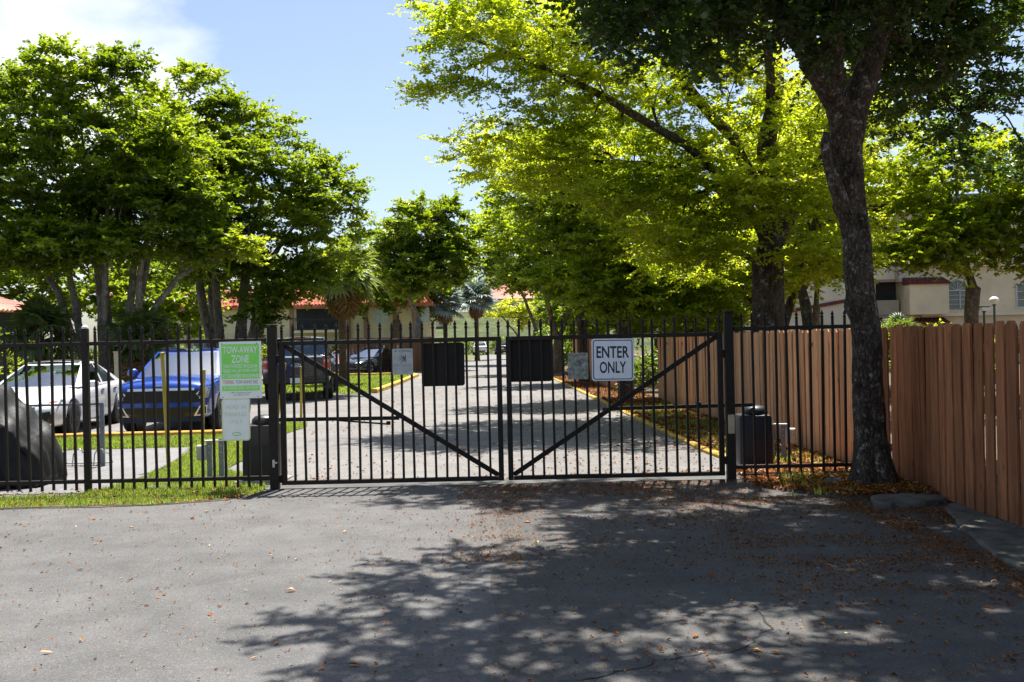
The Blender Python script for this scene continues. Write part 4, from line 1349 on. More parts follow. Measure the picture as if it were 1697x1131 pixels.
def apartment_right():
    Y = 50.8
    t = thing('apartment_building', 'cream stucco apartment building with arched window and boxed bay, beyond the right fence', 'building', (22, Y, 0))
    X = lambda v: v - 22
    # main wall left of the recess, right of it, above and below
    MB().box((X(14.6), 4, 2.6), (8.0, 8, 5.2)).build('wall', M['cream_pale'], t)
    MB().box((X(33.3), 4, 4.2), (26.4, 8, 8.4)).build('wall', M['cream'], t)
    MB().box((X(19.35), 4.6, 4.2), (1.5, 6.8, 8.3)).build('wall', M['dark_recess'], t)  # recess block coloured near-black in place of the shade inside
    MB().box((X(19.30), .6, 4.80), (1.38, .2, .82), ch=.01).build('parapet', M['cream_pale'], t)
    MB().box((X(20.0), .2, 4.72), (.40, .5, .98), ch=.01).build('parapet', M['cream_shade'], t)
    MB().box((X(19.30), .6, 2.95), (1.38, .2, .76), ch=.01).build('parapet', M['cream_shade'], t)
    MB().box((X(19.30), 1.9, 4.34), (1.38, 2.6, .12)).build('balcony_floor', M['cream_shade'], t)
    MB().box((X(19.30), 1.9, 2.5), (1.38, 2.6, .12)).build('balcony_floor', M['cream_shade'], t)
    bay = MB().box((X(21.0), -.42, 3.31), (1.98, .80, 1.56), ch=.01).build('bay', M['cream'], t)
    for (z0, w) in ((4.12, 2.1), (2.05, 2.15)):
        led = MB().add([(X(21.0) - w / 2, -.95, z0), (X(21.0) + w / 2, -.95, z0), (X(21.0) + w / 2, -.01, z0 + .30), (X(21.0) - w / 2, -.01, z0 + .30), (X(21.0) - w / 2, -.95, z0 - .07), (X(21.0) + w / 2, -.95, z0 - .07), (X(21.0) + w / 2, -.01, z0 - .07), (X(21.0) - w / 2, -.01, z0 - .07)],
                       [(0, 1, 2, 3), (4, 7, 6, 5), (0, 4, 5, 1), (1, 5, 6, 2), (2, 6, 7, 3), (3, 7, 4, 0)]).build('tile_ledge', M['roof_maroon'], t)
        tl = MB()
        tile_field(tl, (X(21.0) - w / 2, -.96, z0 + .01), (X(21.0) + w / 2, -.96, z0 + .01), (X(21.0) + w / 2, -.02, z0 + .31), (X(21.0) - w / 2, -.02, z0 + .31), 10, 3, .03)
        tag(tl.build('roof_tiles', M['roof_maroon'], led), kind='stuff')
    # arched window
    cx, z0, w, hs, y = X(22.75), 2.78, 1.05, .95, -.02
    arc = lambda rr, n=18: [(cx + rr * math.cos(math.pi * k / n), z0 + hs + rr * math.sin(math.pi * k / n)) for k in range(n + 1)]
    out = [(cx + w / 2, z0)] + arc(w / 2) + [(cx - w / 2, z0)]
    inn = [(cx + w / 2 - .06, z0 + .06)] + arc(w / 2 - .06) + [(cx - w / 2 + .06, z0 + .06)]
    n = len(out)
    vs = [(p[0], -.09, p[1]) for p in out] + [(p[0], -.09, p[1]) for p in inn] + [(p[0], .0, p[1]) for p in out] + [(p[0], -.02, p[1]) for p in inn]
    fs = []
    for i in range(n):
        j = (i + 1) % n
        fs += [(i, j, n + j, n + i), (i, 2 * n + i, 2 * n + j, j), (n + i, n + j, 3 * n + j, 3 * n + i)]
    fr = MB().add(vs, fs).build('window', M['galv'], t)
    MB().add([(p[0], -.03, p[1]) for p in inn], [tuple(range(n))]).build('pane', M['win_glass'], fr)
    fan = MB()
    for a in (30, 60, 90, 120, 150):
        fan.bar((cx, -.06, z0 + hs), (cx + (w / 2 - .06) * math.cos(R(a)), -.06, z0 + hs + (w / 2 - .06) * math.sin(R(a))), .02, .02)
    fan.box((cx, -.06, z0 + hs), (w - .12, .04, .05)).box((cx + .12, -.06, z0 + hs / 2 + .03), (.05, .04, hs - .06))
    for z in (.25, .48, .71):
        fan.box((cx, -.055, z0 + z), (w - .12, .02, .02))
    fan.build('glazing_bars', M['win_frame'], fr)
    MB().box((X(30), 4, 8.46), (30.5, 9.4, .22)).build('roof', M['roof_grey'], t)
    MB().box((X(19.5), 1.5, 8.46), (3.0, 5.0, .2)).build('roof', M['roof_grey'], t)
    MB().box((X(27), -.42, 8.28), (24, .1, .34)).build('fascia', M['fascia'], t)
    MB().box((X(19.9), -.9, 8.28), (3.4, .1, .3)).build('fascia', M['fascia'], t)
    for wx, wz in ((26.6, 3.4), (30.2, 3.4), (26.4, 1.1), (30.2, 1.1), (24.6, 6.4), (28.4, 6.4), (32.0, 6.4)):
        window(t, X(wx), wz, 1.7, 1.25, -.01, M['win_glass'], (2, 3))
    for z in (5.0, 2.5):
        MB().box((X(29.4), -.14, z), (17.2, .26, .14)).build('string_course', M['cream_pale'], t)
    # low sloping stair rail and lower wing seen through the trees
    MB().box((X(15), -.06, 3.0), (7.0, .1, .18), (0, R(-9), 0)).build('stair_rail', M['roof_maroon'], t)
    return t
apartment_right()

# ------------------------------------------------------------------ cars
def eval_mesh(o):
    dg = bpy.context.evaluated_depsgraph_get()
    dg.update()
    return bpy.data.meshes.new_from_object(o.evaluated_get(dg))

def body_mesh(stations, wheels, rw, W, cuts=()):
    vs, fs = [], []
    for (y, w, zb, zs, zt) in stations:
        half = [(0, zb), (.80 * w, zb), (.965 * w, zb + .05), (1.0 * w, zb + .42 * (zs - zb)), (.985 * w, zs - .10), (.945 * w, zs - .01), (.62 * w, zs + .72 * (zt - zs)), (0, zt)]
        ringp = [(x, z) for x, z in half] + [(-x, z) for x, z in half[-2:0:-1]]
        vs += [(x, y, z) for x, z in ringp]
    n = 14
    for i in range(len(stations) - 1):
        fs += [(i * n + j, i * n + (j + 1) % n, (i + 1) * n + (j + 1) % n, (i + 1) * n + j) for j in range(n)]
    # end caps as strips of quads
    for e, fl in ((0, 1), (len(stations) - 1, 0)):
        b = e * n
        q = [(b + 0, b + 1, b + 2, b + 3), (b + 0, b + 3, b + 4, b + 7), (b + 7, b + 4, b + 5, b + 6), (b + 0, b + 7, b + 10, b + 11), (b + 0, b + 11, b + 12, b + 13), (b + 7, b + 8, b + 9, b + 10)]
        fs += [tuple(reversed(f)) if fl else f for f in q]
    me = MB().add(vs, fs).mesh('body')
    o = bpy.data.objects.new('tmp', me)
    COL.objects.link(o)
    ms = o.modifiers.new('s', 'SUBSURF')
    ms.levels = 2
    tmp = [o]
    cut = MB()
    for wy in wheels:
        for s in (-1, 1):
            cut.lathe([(rw * 1.16, W / 2 - .27), (rw * 1.16, W / 2 + .2)] if s > 0 else [(rw * 1.16, -W / 2 - .2), (rw * 1.16, -W / 2 + .27)], 28, 'X', (0, wy, rw))
    for c, d in cuts:
        cut.box(c, d)
    c = bpy.data.objects.new('tmpc', cut.mesh('cut'))
    COL.objects.link(c)
    tmp.append(c)
    mb = o.modifiers.new('b', 'BOOLEAN')
    mb.operation = 'DIFFERENCE'
    mb.object = c
    mb.solver = 'EXACT'
    mb.use_self = True
    me2 = eval_mesh(o)
    for q in tmp:
        bpy.data.objects.remove(q)
    set_smooth(me2, 40)
    me2.materials.clear()
    return me2

class Cabin:
    def __init__(s, yA, yB, yC, yD, z0, z1, w0, w1, bulge=.10):
        s.__dict__.update(yA=yA, yB=yB, yC=yC, yD=yD, z0=z0, z1=z1, w0=w0, w1=w1, bl=bulge)
    def front(s, u, v):
        w = s.w0 + (s.w1 - s.w0) * v
        return Vector((u * w, s.yA + (s.yC - s.yA) * v + s.bl * u * u * (1 + .2 * v), s.z0 + (s.z1 - s.z0) * v + .02 * math.sin(math.pi * v)))
    def rear(s, u, v):
        w = s.w0 * .97 + (s.w1 - s.w0 * .97) * v
        return Vector((u * w, s.yB + (s.yD - s.yB) * v - s.bl * u * u * (1 + .2 * v), s.z0 + (s.z1 - s.z0) * v + .02 * math.sin(math.pi * v)))
    def side(s, sg, t, v):
        a, b = s.front(sg, v), s.rear(sg, v)
        p = a.lerp(b, t)
        p.x += sg * (.035 * math.sin(math.pi * t))
        p.z += .03 * math.sin(math.pi * t) * v
        return p
    def roof(s, u, t):
        a, b = s.front(u, 1), s.rear(u, 1)
        p = a.lerp(b, t)
        e = s.side(1 if u >= 0 else -1, t, 1)
        p.x = u * abs(e.x)
        p.z = e.z + .045 * (1 - u * u)
        if u * u < .999:
            p.y = a.y + (b.y - a.y) * t
        return p
    def mesh(s):
        mb = MB()
        def grid(fn, us, vs_, flip=False):
            P = [fn(u, v) for u in us for v in vs_]
            n = len(vs_)
            F = [(i * n + j, (i + 1) * n + j, (i + 1) * n + j + 1, i * n + j + 1) for i in range(len(us) - 1) for j in range(n - 1)]
            mb.add(P, F)
        U = [k / 6 - 1 for k in range(13)]
        V = [k / 5 for k in range(6)]
        grid(s.front, U, V)
        grid(s.rear, U, V)
        for sg in (-1, 1):
            grid(lambda a, b: s.side(sg, a, b), [k / 10 for k in range(11)], V)
        grid(s.roof, U, [k / 8 for k in range(9)])
        me = mb.mesh('cabin', fix=False)
        bm = bmesh.new()
        bm.from_mesh(me)
        bmesh.ops.remove_doubles(bm, verts=bm.verts, dist=.004)
        bmesh.ops.recalc_face_normals(bm, faces=bm.faces)
        bm.to_mesh(me)
        bm.free()
        set_smooth(me, 50)
        return me
def pane(name, fn, us, vs_, off, mat, parent):
    P = [fn(u, v) + Vector(off) for u in us for v in vs_]
    n = len(vs_)
    F = [(i * n + j, (i + 1) * n + j, (i + 1) * n + j + 1, i * n + j + 1) for i in range(len(us) - 1) for j in range(n - 1)]
    me = MB().add(P, F).mesh(name)
    set_smooth(me)
    return link(name, me, mat, parent)
def lsp(a, b, n=7):
    return [a + (b - a) * k / (n - 1) for k in range(n)]

def patch(name, parent, bvh, c, axis, mat, off=.006, n=8, m=4, depth=.02):
    """A panel laid over the body: corners in (x, z) for front or rear, in (y, z) for a side; it has an edge that turns back into the body."""
    axd = {'front': Vector((0, 1, 0)), 'rear': Vector((0, -1, 0)), 'left': Vector((1, 0, 0)), 'right': Vector((-1, 0, 0)), 'top': Vector((0, 0, -1))}[axis]
    P = []
    for i in range(n + 1):
        for j in range(m + 1):
            u, v = i / n, j / m
            a = (c[0][0] * (1 - u) + c[1][0] * u) * (1 - v) + (c[3][0] * (1 - u) + c[2][0] * u) * v
            b = (c[0][1] * (1 - u) + c[1][1] * u) * (1 - v) + (c[3][1] * (1 - u) + c[2][1] * u) * v
            o = {'front': Vector((a, -9, b)), 'rear': Vector((a, 9, b)), 'left': Vector((-9, a, b)), 'right': Vector((9, a, b)), 'top': Vector((a, b, 9))}[axis]
            h = bvh.ray_cast(o, axd)
            P.append((o, h[0]))
    good = [h.dot(axd) for o, h in P if h is not None]
    if not good:
        return None
    fall = sorted(good)[len(good) // 2]
    Q = []
    for o, h in P:
        if h is None or abs(h.dot(axd) - fall) > .45:
            h = o + axd * (fall - o.dot(axd))
        Q.append(h - axd * off)
    k = m + 1
    F = [(i * k + j, (i + 1) * k + j, (i + 1) * k + j + 1, i * k + j + 1) for i in range(n) for j in range(m)]
    border = [i * k for i in range(n + 1)] + [n * k + j for j in range(1, m + 1)] + [i * k + m for i in range(n - 1, -1, -1)] + [j for j in range(m - 1, 0, -1)]
    b0 = len(Q)
    Q += [Q[i] + axd * (depth + off) for i in border]
    nb = len(border)
    F += [(border[i], border[(i + 1) % nb], b0 + (i + 1) % nb, b0 + i) for i in range(nb)]
    me = MB().add(Q, F).mesh(name)
    set_smooth(me, 35)
    return link(name, me, mat, parent)

WHEELS = {}
def wheel(parent, x, y, r, w, rim_mat, spokes=5):
    key = (round(r, 3), rim_mat.name, spokes)
    if key not in WHEELS:
        ty = MB().lathe([(r * .66, -w / 2), (r * .9, -w / 2), (r * .985, -w * .36), (r, -w * .2), (r, w * .2), (r * .985, w * .36), (r * .9, w / 2), (r * .66, w / 2)], 32, 'X').mesh('tyre', smooth=40)
        rm = MB().lathe([(r * .665, -w * .42), (r * .62, -w * .44), (r * .58, -w * .2), (r * .56, w * .3)], 28, 'X')
        for k in range(spokes):
            a = 2 * math.pi * k / spokes
            for da in (-.16, .16):
                p0 = Vector((-w * .36, r * .10 * math.cos(a + da * 3), r * .10 * math.sin(a + da * 3)))
                p1 = Vector((-w * .42, r * .61 * math.cos(a + da), r * .61 * math.sin(a + da)))
                rm.bar(p0, p1, .045, .05, up=(1, 0, 0))
        rm.lathe([(r * .16, -w * .42), (r * .16, -w * .2)], 12, 'X')
        WHEELS[key] = (ty, rm.mesh('rim', smooth=40))
    ty, rm = WHEELS[key]
    e = bpy.data.objects.new('wheel', None)
    COL.objects.link(e)
    e.parent = parent
    e.location = (x, y, r)
    if x > 0:
        e.rotation_euler = (0, 0, math.pi)
    link('tyre', ty, M['tyre'], e)
    link('rim', rm, rim_mat, e)

def make_car(name, label, cat, loc, rz, L, W, stations, cab, wheels, rw, body_mat, glass_f=None, rim='rim_dark', cuts=(), sides=((.10, .47), (.51, .86)), group=None, spokes=5, interior=True):
    t = thing(name, label, cat, loc, rz, group)
    me = body_mesh(stations, wheels, rw, W, cuts)
    bvh = BVHTree.FromPolygons([v.co for v in me.vertices], [p.vertices for p in me.polygons])
    link('body', me, body_mat, t)
    # the cabin shell is cut open where the glass sits
    shell = MB()
    def strip(fn, us, vs_):
        P = [fn(u, v) for u in us for v in vs_]
        n = len(vs_)
        shell.add(P, [(i * n + j, (i + 1) * n + j, (i + 1) * n + j + 1, i * n + j + 1) for i in range(len(us) - 1) for j in range(n - 1)])
    U0, U1, V0, V1 = -.92, .92, .05, .93
    for fn in (cab.front, cab.rear):
        strip(fn, lsp(-1, U0, 3), lsp(0, 1, 6))
        strip(fn, lsp(U1, 1, 3), lsp(0, 1, 6))
        strip(fn, lsp(U0, U1, 9), [0, V0])
        strip(fn, lsp(U0, U1, 9), [V1, 1])
    for sg in (-1, 1):
        fn = lambda a, b, sg=sg: cab.side(sg, a, b)
        edges = [0] + [x for s_ in sides for x in s_] + [1]
        for k in range(0, len(edges), 2):
            strip(fn, lsp(edges[k], edges[k + 1], 4), lsp(0, 1, 6))
        for a, b in sides:
            strip(fn, lsp(a, b, 6), [0, .08])
            strip(fn, lsp(a, b, 6), [.90, 1])
    strip(cab.roof, lsp(-1, 1, 13), lsp(0, 1, 9))
    sm = shell.mesh('roof', fix=False)
    bm = bmesh.new()
    bm.from_mesh(sm)
    bmesh.ops.remove_doubles(bm, verts=bm.verts, dist=.003)
    bmesh.ops.recalc_face_normals(bm, faces=bm.faces)
    bm.to_mesh(sm)
    bm.free()
    set_smooth(sm, 45)
    link('roof', sm, body_mat, t)
    pane('windshield', cab.front, lsp(U0, U1, 9), lsp(V0, V1, 6), (0, 0, 0), glass_f or M['car_glass'], t)
    pane('rear_window', cab.rear, lsp(U0, U1, 9), lsp(V0, V1, 6), (0, 0, 0), M['car_glass_dark'], t)
    for sg in (-1, 1):
        for a, b in sides:
            pane('side_window', lambda p, q, sg=sg: cab.side(sg, p, q), lsp(a, b, 6), lsp(.08, .90, 5), (0, 0, 0), M['car_glass_dark'], t)
    if interior:
        it = MB()
        it.box((0, (cab.yA + cab.yB) / 2, cab.z0 - .02), (cab.w0 * 1.7, (cab.yB - cab.yA) * .95, .04))
        for s in (-1, 1):
            it.box((s * .38, (cab.yC + cab.yD) / 2 - .15, cab.z0 + .10), (.46, .16, .42), (R(-12), 0, 0), ch=.04)
            it.box((s * .38, (cab.yC + cab.yD) / 2 - .10, cab.z0 + .34), (.24, .1, .15), ch=.03)
        it.box((0, cab.yD + .0, cab.z0 + .08), (1.2, .16, .36), ch=.04)
        it.build('seats', M['seat_dark'], t)
    for wy in wheels:
        for s in (-1, 1):
            wheel(t, s * (W / 2 - .115), wy, rw, .22, M[rim], spokes)
            MB().lathe([(rw * 1.13, W / 2 - .28), (rw * 1.13, W / 2 - .24)] if s > 0 else [(rw * 1.13, -W / 2 + .24), (rw * 1.13, -W / 2 + .28)], 24, 'X', (0, wy, rw)).build('wheel_well', M['car_black'], t)
    return t, bvh

def mirrors(t, x, y, z, mat):
    for s in (-1, 1):
        m = MB()
        m.box((s * x, y, z), (.20, .11, .145), ch=.035).bar((s * (x - .18), y + .02, z - .05), (s * (x - .06), y + .01, z - .03), .05, .06)
        m.build('mirror', mat, t, smooth=40)

def door_lines(t, bvh, ys, z0, z1, handle_ys, hz):
    for side in ('left', 'right'):
        for y in ys:
            patch('door_gap', t, bvh, [(y, z0), (y + .008, z0), (y + .008, z1), (y, z1)], side, M['car_black'], .0015, 1, 8, .004)
        for y in handle_ys:
            patch('door_handle', t, bvh, [(y, hz), (y + .19, hz), (y + .19, hz + .03), (y, hz + .03)], side, M['chrome'], .018, 4, 1, .02)

# --- white sedan, front towards us
SEDAN = [(-2.44, .58, .30, .50, .54), (-2.39, .74, .23, .60, .65), (-2.24, .84, .19, .68, .74), (-1.85, .90, .18, .76, .84), (-1.35, .92, .18, .85, .93), (-.9, .92, .18, .90, .98), (0, .92, .18, .93, .96),
         (1.0, .92, .18, .95, .98), (1.6, .91, .20, .97, 1.02), (2.1, .87, .24, .98, 1.06), (2.36, .80, .30, .93, 1.04), (2.44, .70, .38, .82, .92)]
cabS = Cabin(-1.12, 2.12, -.12, .95, .92, 1.385, .83, .60, .16)
t, bv = make_car('parked_sedan', 'white sedan parked at the far left, front towards the fence', 'car', (-9.64, 20.9, 0), R(5), 4.88, 1.84, SEDAN, cabS, (-1.45, 1.40), .335, M['paint_white'])
patch('black_roof', t, BVHTree.FromPolygons([cabS.roof(u / 6 - 1, v / 8) for u in range(13) for v in range(9)], [(i * 9 + j, (i + 1) * 9 + j, (i + 1) * 9 + j + 1, i * 9 + j + 1) for i in range(12) for j in range(8)]),
      [(-.50, .02), (.50, .02), (.50, .95), (-.50, .95)], 'top', M['car_black'], .004, 8, 8, .004)
for s in (-1, 1):
    patch('headlight', t, bv, [(s * .50, .615), (s * .84, .66), (s * .86, .735), (s * .50, .655)], 'front', M['lamp_clear'], .006, 8, 3)
    patch('side_light', t, bv, [(s * .70, .66), (s * .80, .675), (s * .80, .70), (s * .70, .69)], 'front', M['lamp_red'], .012, 3, 2)
    patch('bumper_vent', t, bv, [(s * .66, .26), (s * .80, .30), (s * .76, .52), (s * .64, .50)], 'front', M['car_black'], .007, 4, 5)
patch('upper_grille', t, bv, [(-.52, .575), (.52, .575), (.50, .61), (-.50, .61)], 'front', M['car_black'], .006, 10, 2)
patch('grille', t, bv, [(-.60, .22), (.60, .22), (.50, .46), (-.50, .46)], 'front', M['shade_grey'], .006, 10, 4)
patch('emblem', t, bv, [(-.06, .615), (.06, .615), (.06, .655), (-.06, .655)], 'front', M['chrome'], .014, 3, 2)
door_lines(t, bv, (-.62, .42, 1.28), .26, .90, (.18, 1.02), .80)
mirrors(t, .98, -.52, .96, M['paint_white'])

# --- blue SUV, front towards us
SUV = [(-2.33, .66, .40, .80, .85), (-2.29, .82, .31, .93, .98), (-2.14, .89, .27, 1.0, 1.06), (-1.65, .92, .26, 1.04, 1.12), (-1.1, .93, .26, 1.07, 1.16), (-.5, .93, .26, 1.09, 1.14), (.5, .93, .26, 1.11, 1.13),
       (1.4, .925, .27, 1.13, 1.15), (1.95, .90, .30, 1.13, 1.16), (2.25, .86, .34, 1.09, 1.13), (2.33, .78, .42, 1.0, 1.05)]
cabV = Cabin(-1.12, 2.2, -.28, 1.75, 1.08, 1.585, .83, .64)
t, bv = make_car('parked_suv', 'bright blue SUV parked nose-in behind the left fence', 'car', (-6.86, 21.25, 0), R(4), 4.66, 1.865, SUV, cabV, (-1.38, 1.30), .36, M['paint_blue'])
patch('grille', t, bv, [(-.80, .62), (.80, .62), (.86, .85), (-.86, .85)], 'front', M['car_grille'], .008, 18, 4)
patch('glint_bar', t, bv, [(-.62, .845), (.62, .845), (.62, .89), (-.62, .89)], 'front', M['led_glint_white'], .022, 14, 1)  # front bar coloured white to stand in for its sky reflection
patch('lower_intake', t, bv, [(-.76, .25), (.76, .25), (.68, .53), (-.68, .53)], 'front', M['car_black'], .010, 12, 3)
patch('bumper_strip', t, bv, [(-.74, .56), (.74, .56), (.76, .60), (-.76, .60)], 'front', M['paint_blue'], .014, 14, 1)
for s in (-1, 1):
    patch('headlight', t, bv, [(s * .70, .68), (s * .885, .70), (s * .885, .90), (s * .80, .90)], 'front', M['lamp_clear'], .011, 5, 4)
    patch('running_light', t, bv, [(s * .655, .775), (s * .675, .755), (s * .80, .90), (s * .77, .90)], 'front', M['led_glint_white'], .018, 5, 1)
    patch('running_light', t, bv, [(s * .655, .775), (s * .675, .755), (s * .80, .66), (s * .77, .66)], 'front', M['led_glint_white'], .018, 5, 1)
    patch('fog_surround', t, bv, [(s * .60, .35), (s * .82, .37), (s * .84, .55), (s * .72, .55)], 'front', M['led_glint_white'], .010, 5, 4)
    patch('fog_recess', t, bv, [(s * .655, .375), (s * .815, .39), (s * .825, .53), (s * .735, .53)], 'front', M['car_black'], .014, 5, 4)
patch('emblem', t, bv, [(-.13, .935), (.13, .935), (.13, .965), (-.13, .965)], 'front', M['chrome'], .014, 6, 1)
door_lines(t, bv, (-.70, .35, 1.25), .36, 1.08, (.12, .98), .95)
mirrors(t, 1.0, -.72, 1.17, M['paint_blue'])
pane('sunshade', cabV.front, lsp(-.88, .88, 9), lsp(.08, .90, 5), (0, .06, -.02), M['shade_white'], t)
for s in (-1, 1):
    MB().tube([cabV.roof(s * .93, .12) + Vector((0, 0, .04)), cabV.roof(s * .93, .5) + Vector((0, 0, .05)), cabV.roof(s * .93, .92) + Vector((0, 0, .04))], .015, 6).build('roof_rail', M['car_black'], t)

# --- dark pickup, tail towards us
TRUCK = [(-2.95, .78, .50, 1.02, 1.08), (-2.88, .93, .42, 1.12, 1.18), (-2.65, .99, .40, 1.18, 1.26), (-1.9, 1.01, .40, 1.24, 1.33), (-1.2, 1.015, .40, 1.30, 1.38), (0, 1.015, .42, 1.34, 1.38), (1.2, 1.015, .44, 1.35, 1.385), (2.6, 1.01, .48, 1.36, 1.395),
         (2.85, 1.0, .50, 1.36, 1.395), (2.92, .985, .52, 1.355, 1.39), (2.945, .96, .54, 1.34, 1.375)]
cabT = Cabin(-1.35, 1.05, -.55, .88, 1.30, 1.87, .90, .72, .06)
t, bv = make_car('pickup_truck', 'dark navy pickup truck parked beyond the gate, tail towards us', 'pickup truck', (-6.82, 32.4, 0), R(180 + 8), 5.9, 2.03, TRUCK, cabT, (-1.85, 1.75), .40, M['paint_navy'], cuts=(((0, 1.98, 1.25), (1.62, 1.72, .9)),), sides=((.12, .5), (.55, .9)))
patch('tailgate', t, bv, [(-.76, .80), (.76, .80), (.76, 1.30), (-.76, 1.30)], 'rear', M['paint_navy'], .012, 12, 6)
patch('tailgate_cap', t, bv, [(-.78, 1.30), (.78, 1.30), (.78, 1.345), (-.78, 1.345)], 'rear', M['chrome'], .02, 12, 2)
for s in (-1, 1):
    patch('tail_light', t, bv, [(s * .79, .84), (s * .965, .84), (s * .965, 1.29), (s * .79, 1.29)], 'rear', M['lamp_red'], .016, 4, 8)
    patch('reversing_light', t, bv, [(s * .82, .89), (s * .95, .89), (s * .95, .97), (s * .82, .97)], 'rear', M['lamp_clear'], .022, 3, 3)
    patch('reversing_light', t, bv, [(s * .82, 1.15), (s * .95, 1.15), (s * .95, 1.22), (s * .82, 1.22)], 'rear', M['lamp_clear'], .022, 3, 3)
MB().box((0, 2.99, .62), (1.92, .16, .20), ch=.03).build('bumper', M['car_black'], t)
MB().box((0, 3.075, .62), (.34, .012, .16), ch=.003).build('number_plate', M['plate_white'], t)
MB().box((0, 2.97, 1.20), (.26, .03, .06), ch=.008).build('tailgate_handle', M['car_black'], t)
em = MB()
em.add([(.145 * math.cos(R(a)), 2.975, 1.07 + .058 * math.sin(R(a))) for a in range(0, 360, 15)] + [(.145 * math.cos(R(a)), 2.94, 1.07 + .058 * math.sin(R(a))) for a in range(0, 360, 15)],
       [tuple(range(24))] + [(i, (i + 1) % 24, 24 + (i + 1) % 24, 24 + i) for i in range(24)])
eo = em.build('emblem', M['chrome'], t)
em = MB().add([(.125 * math.cos(R(a)), 2.978, 1.07 + .045 * math.sin(R(a))) for a in range(0, 360, 15)], [tuple(range(24))]).build('emblem_field', M['emblem_blue'], eo)
lt = text('lettering', 'Ford', .17, .055, 0, 0, 0, M['plate_white'], eo, .01)
lt.location = (0, 2.981, 1.07)
lt.rotation_euler = (0, 0, math.pi)
MB().box((0, .93, 1.905), (.34, .05, .035), ch=.008).build('brake_light', M['lamp_red'], t)
for s in (-1, 1):
    MB().box((s * .26, .93, 1.905), (.16, .05, .035), ch=.008).build('cargo_light', M['lamp_clear'], t)
mirrors(t, 1.12, -.85, 1.42, M['car_black'])
door_lines(t, bv, (-.95, .1, 1.05), .5, 1.30, (-.18, .80), 1.12)
patch('mud_flap', t, bv, [(-.98, .34), (-.74, .34), (-.74, .5), (-.98, .5)], 'rear', M['car_black'], .0, 2, 2)

# --- black sedan with a sunshade, half turned, beyond the lawn island
t, bv = make_car('parked_sedan', 'black sedan with a grey and white windscreen shade, beyond the lawn island', 'car', (-8.05, 56.6, 0), R(-24), 4.75, 1.84, SEDAN, cabS, (-1.45, 1.40), .335, M['paint_black'], rim='rim_silver')
pane('sunshade', cabS.front, lsp(-.90, -.45, 4), lsp(.07, .91, 5), (0, .03, -.01), M['shade_white'], t)
pane('sunshade', cabS.front, lsp(-.44, .30, 5), lsp(.07, .91, 5), (0, .03, -.01), M['shade_grey'], t)
pane('sunshade', cabS.front, lsp(.31, .90, 4), lsp(.07, .91, 5), (0, .03, -.01), M['shade_white'], t)
for s in (-1, 1):
    patch('headlight', t, bv, [(s * .50, .60), (s * .84, .66), (s * .86, .74), (s * .50, .68)], 'front', M['lamp_clear'], .006, 8, 3)
patch('grille', t, bv, [(-.45, .38), (.45, .38), (.5, .56), (-.5, .56)], 'front', M['car_grille'], .007, 10, 4)
patch('number_plate', t, bv, [(-.16, .42), (.16, .42), (.16, .52), (-.16, .52)], 'front', M['plate_white'], .014, 4, 2)
mirrors(t, .98, -.52, .96, M['paint_black'])

# --- cars that peek out behind
t, bv = make_car('parked_sedan', 'dark red sedan peeking out right behind the pickup truck', 'car', (-10.15, 60.8, 0), R(-10), 4.75, 1.84, SEDAN, cabS, (-1.45, 1.40), .335, M['paint_red'], rim='rim_silver')
for s in (-1, 1):
    patch('headlight', t, bv, [(s * .50, .60), (s * .84, .66), (s * .86, .74), (s * .50, .68)], 'front', M['lamp_clear'], .006, 8, 3)
patch('grille', t, bv, [(-.5, .34), (.5, .34), (.5, .54), (-.5, .54)], 'front', M['car_black'], .007, 10, 4)
t, bv = make_car('parked_suv', 'white SUV peeking out behind the black sedan with the sunshade', 'car', (-8.6, 63.2, 0), R(-20), 4.66, 1.865, SUV, cabV, (-1.38, 1.30), .36, M['paint_white'], rim='rim_silver')
patch('grille', t, bv, [(-.7, .6), (.7, .6), (.7, .84), (-.7, .84)], 'front', M['car_grille'], .008, 14, 4)
for s in (-1, 1):
    patch('headlight', t, bv, [(s * .62, .72), (s * .885, .74), (s * .885, .88), (s * .62, .84)], 'front', M['lamp_clear'], .011, 5, 4)
t, bv = make_car('parked_sedan', 'white sedan with red tail light seen between the white sedan and the blue SUV', 'car', (-14.6, 39.8, 0), R(184), 4.88, 1.84, SEDAN, cabS, (-1.45, 1.40), .335, M['paint_silver'], rim='rim_silver')
for s in (-1, 1):
    patch('tail_light', t, bv, [(s * .48, .80), (s * .80, .80), (s * .82, .92), (s * .48, .90)], 'rear', M['lamp_red'], .008, 6, 3)
patch('number_plate', t, bv, [(-.17, .62), (.17, .62), (.17, .74), (-.17, .74)], 'rear', M['plate_white'], .01, 4, 2)
t, bv = make_car('parked_suv', 'white SUV parked at the very end of the drive', 'car', (-3.95, 124.6, 0), R(180), 4.66, 1.865, SUV, cabV, (-1.38, 1.30), .36, M['paint_white'], rim='rim_silver')
patch('tailgate', t, bv, [(-.7, .62), (.7, .62), (.7, 1.0), (-.7, 1.0)], 'rear', M['paint_white'], .01, 6, 3)
patch('number_plate', t, bv, [(-.2, .72), (.2, .72), (.2, .84), (-.2, .84)], 'rear', M['plate_white'], .02, 3, 2)
for s in (-1, 1):
    patch('tail_light', t, bv, [(s * .66, .85), (s * .82, .85), (s * .82, 1.05), (s * .66, 1.05)], 'rear', M['lamp_red'], .012, 3, 3)
patch('bumper', t, bv, [(-.8, .40), (.8, .40), (.8, .56), (-.8, .56)], 'rear', M['car_black'], .012, 8, 3)
t, bv = make_car('parked_suv', 'dark SUV parked at the end of the drive, half hidden by the meeting gate stiles', 'car', (-1.25, 124.9, 0), R(180), 4.66, 1.865, SUV, cabV, (-1.38, 1.30), .36, M['paint_black'], rim='rim_silver')
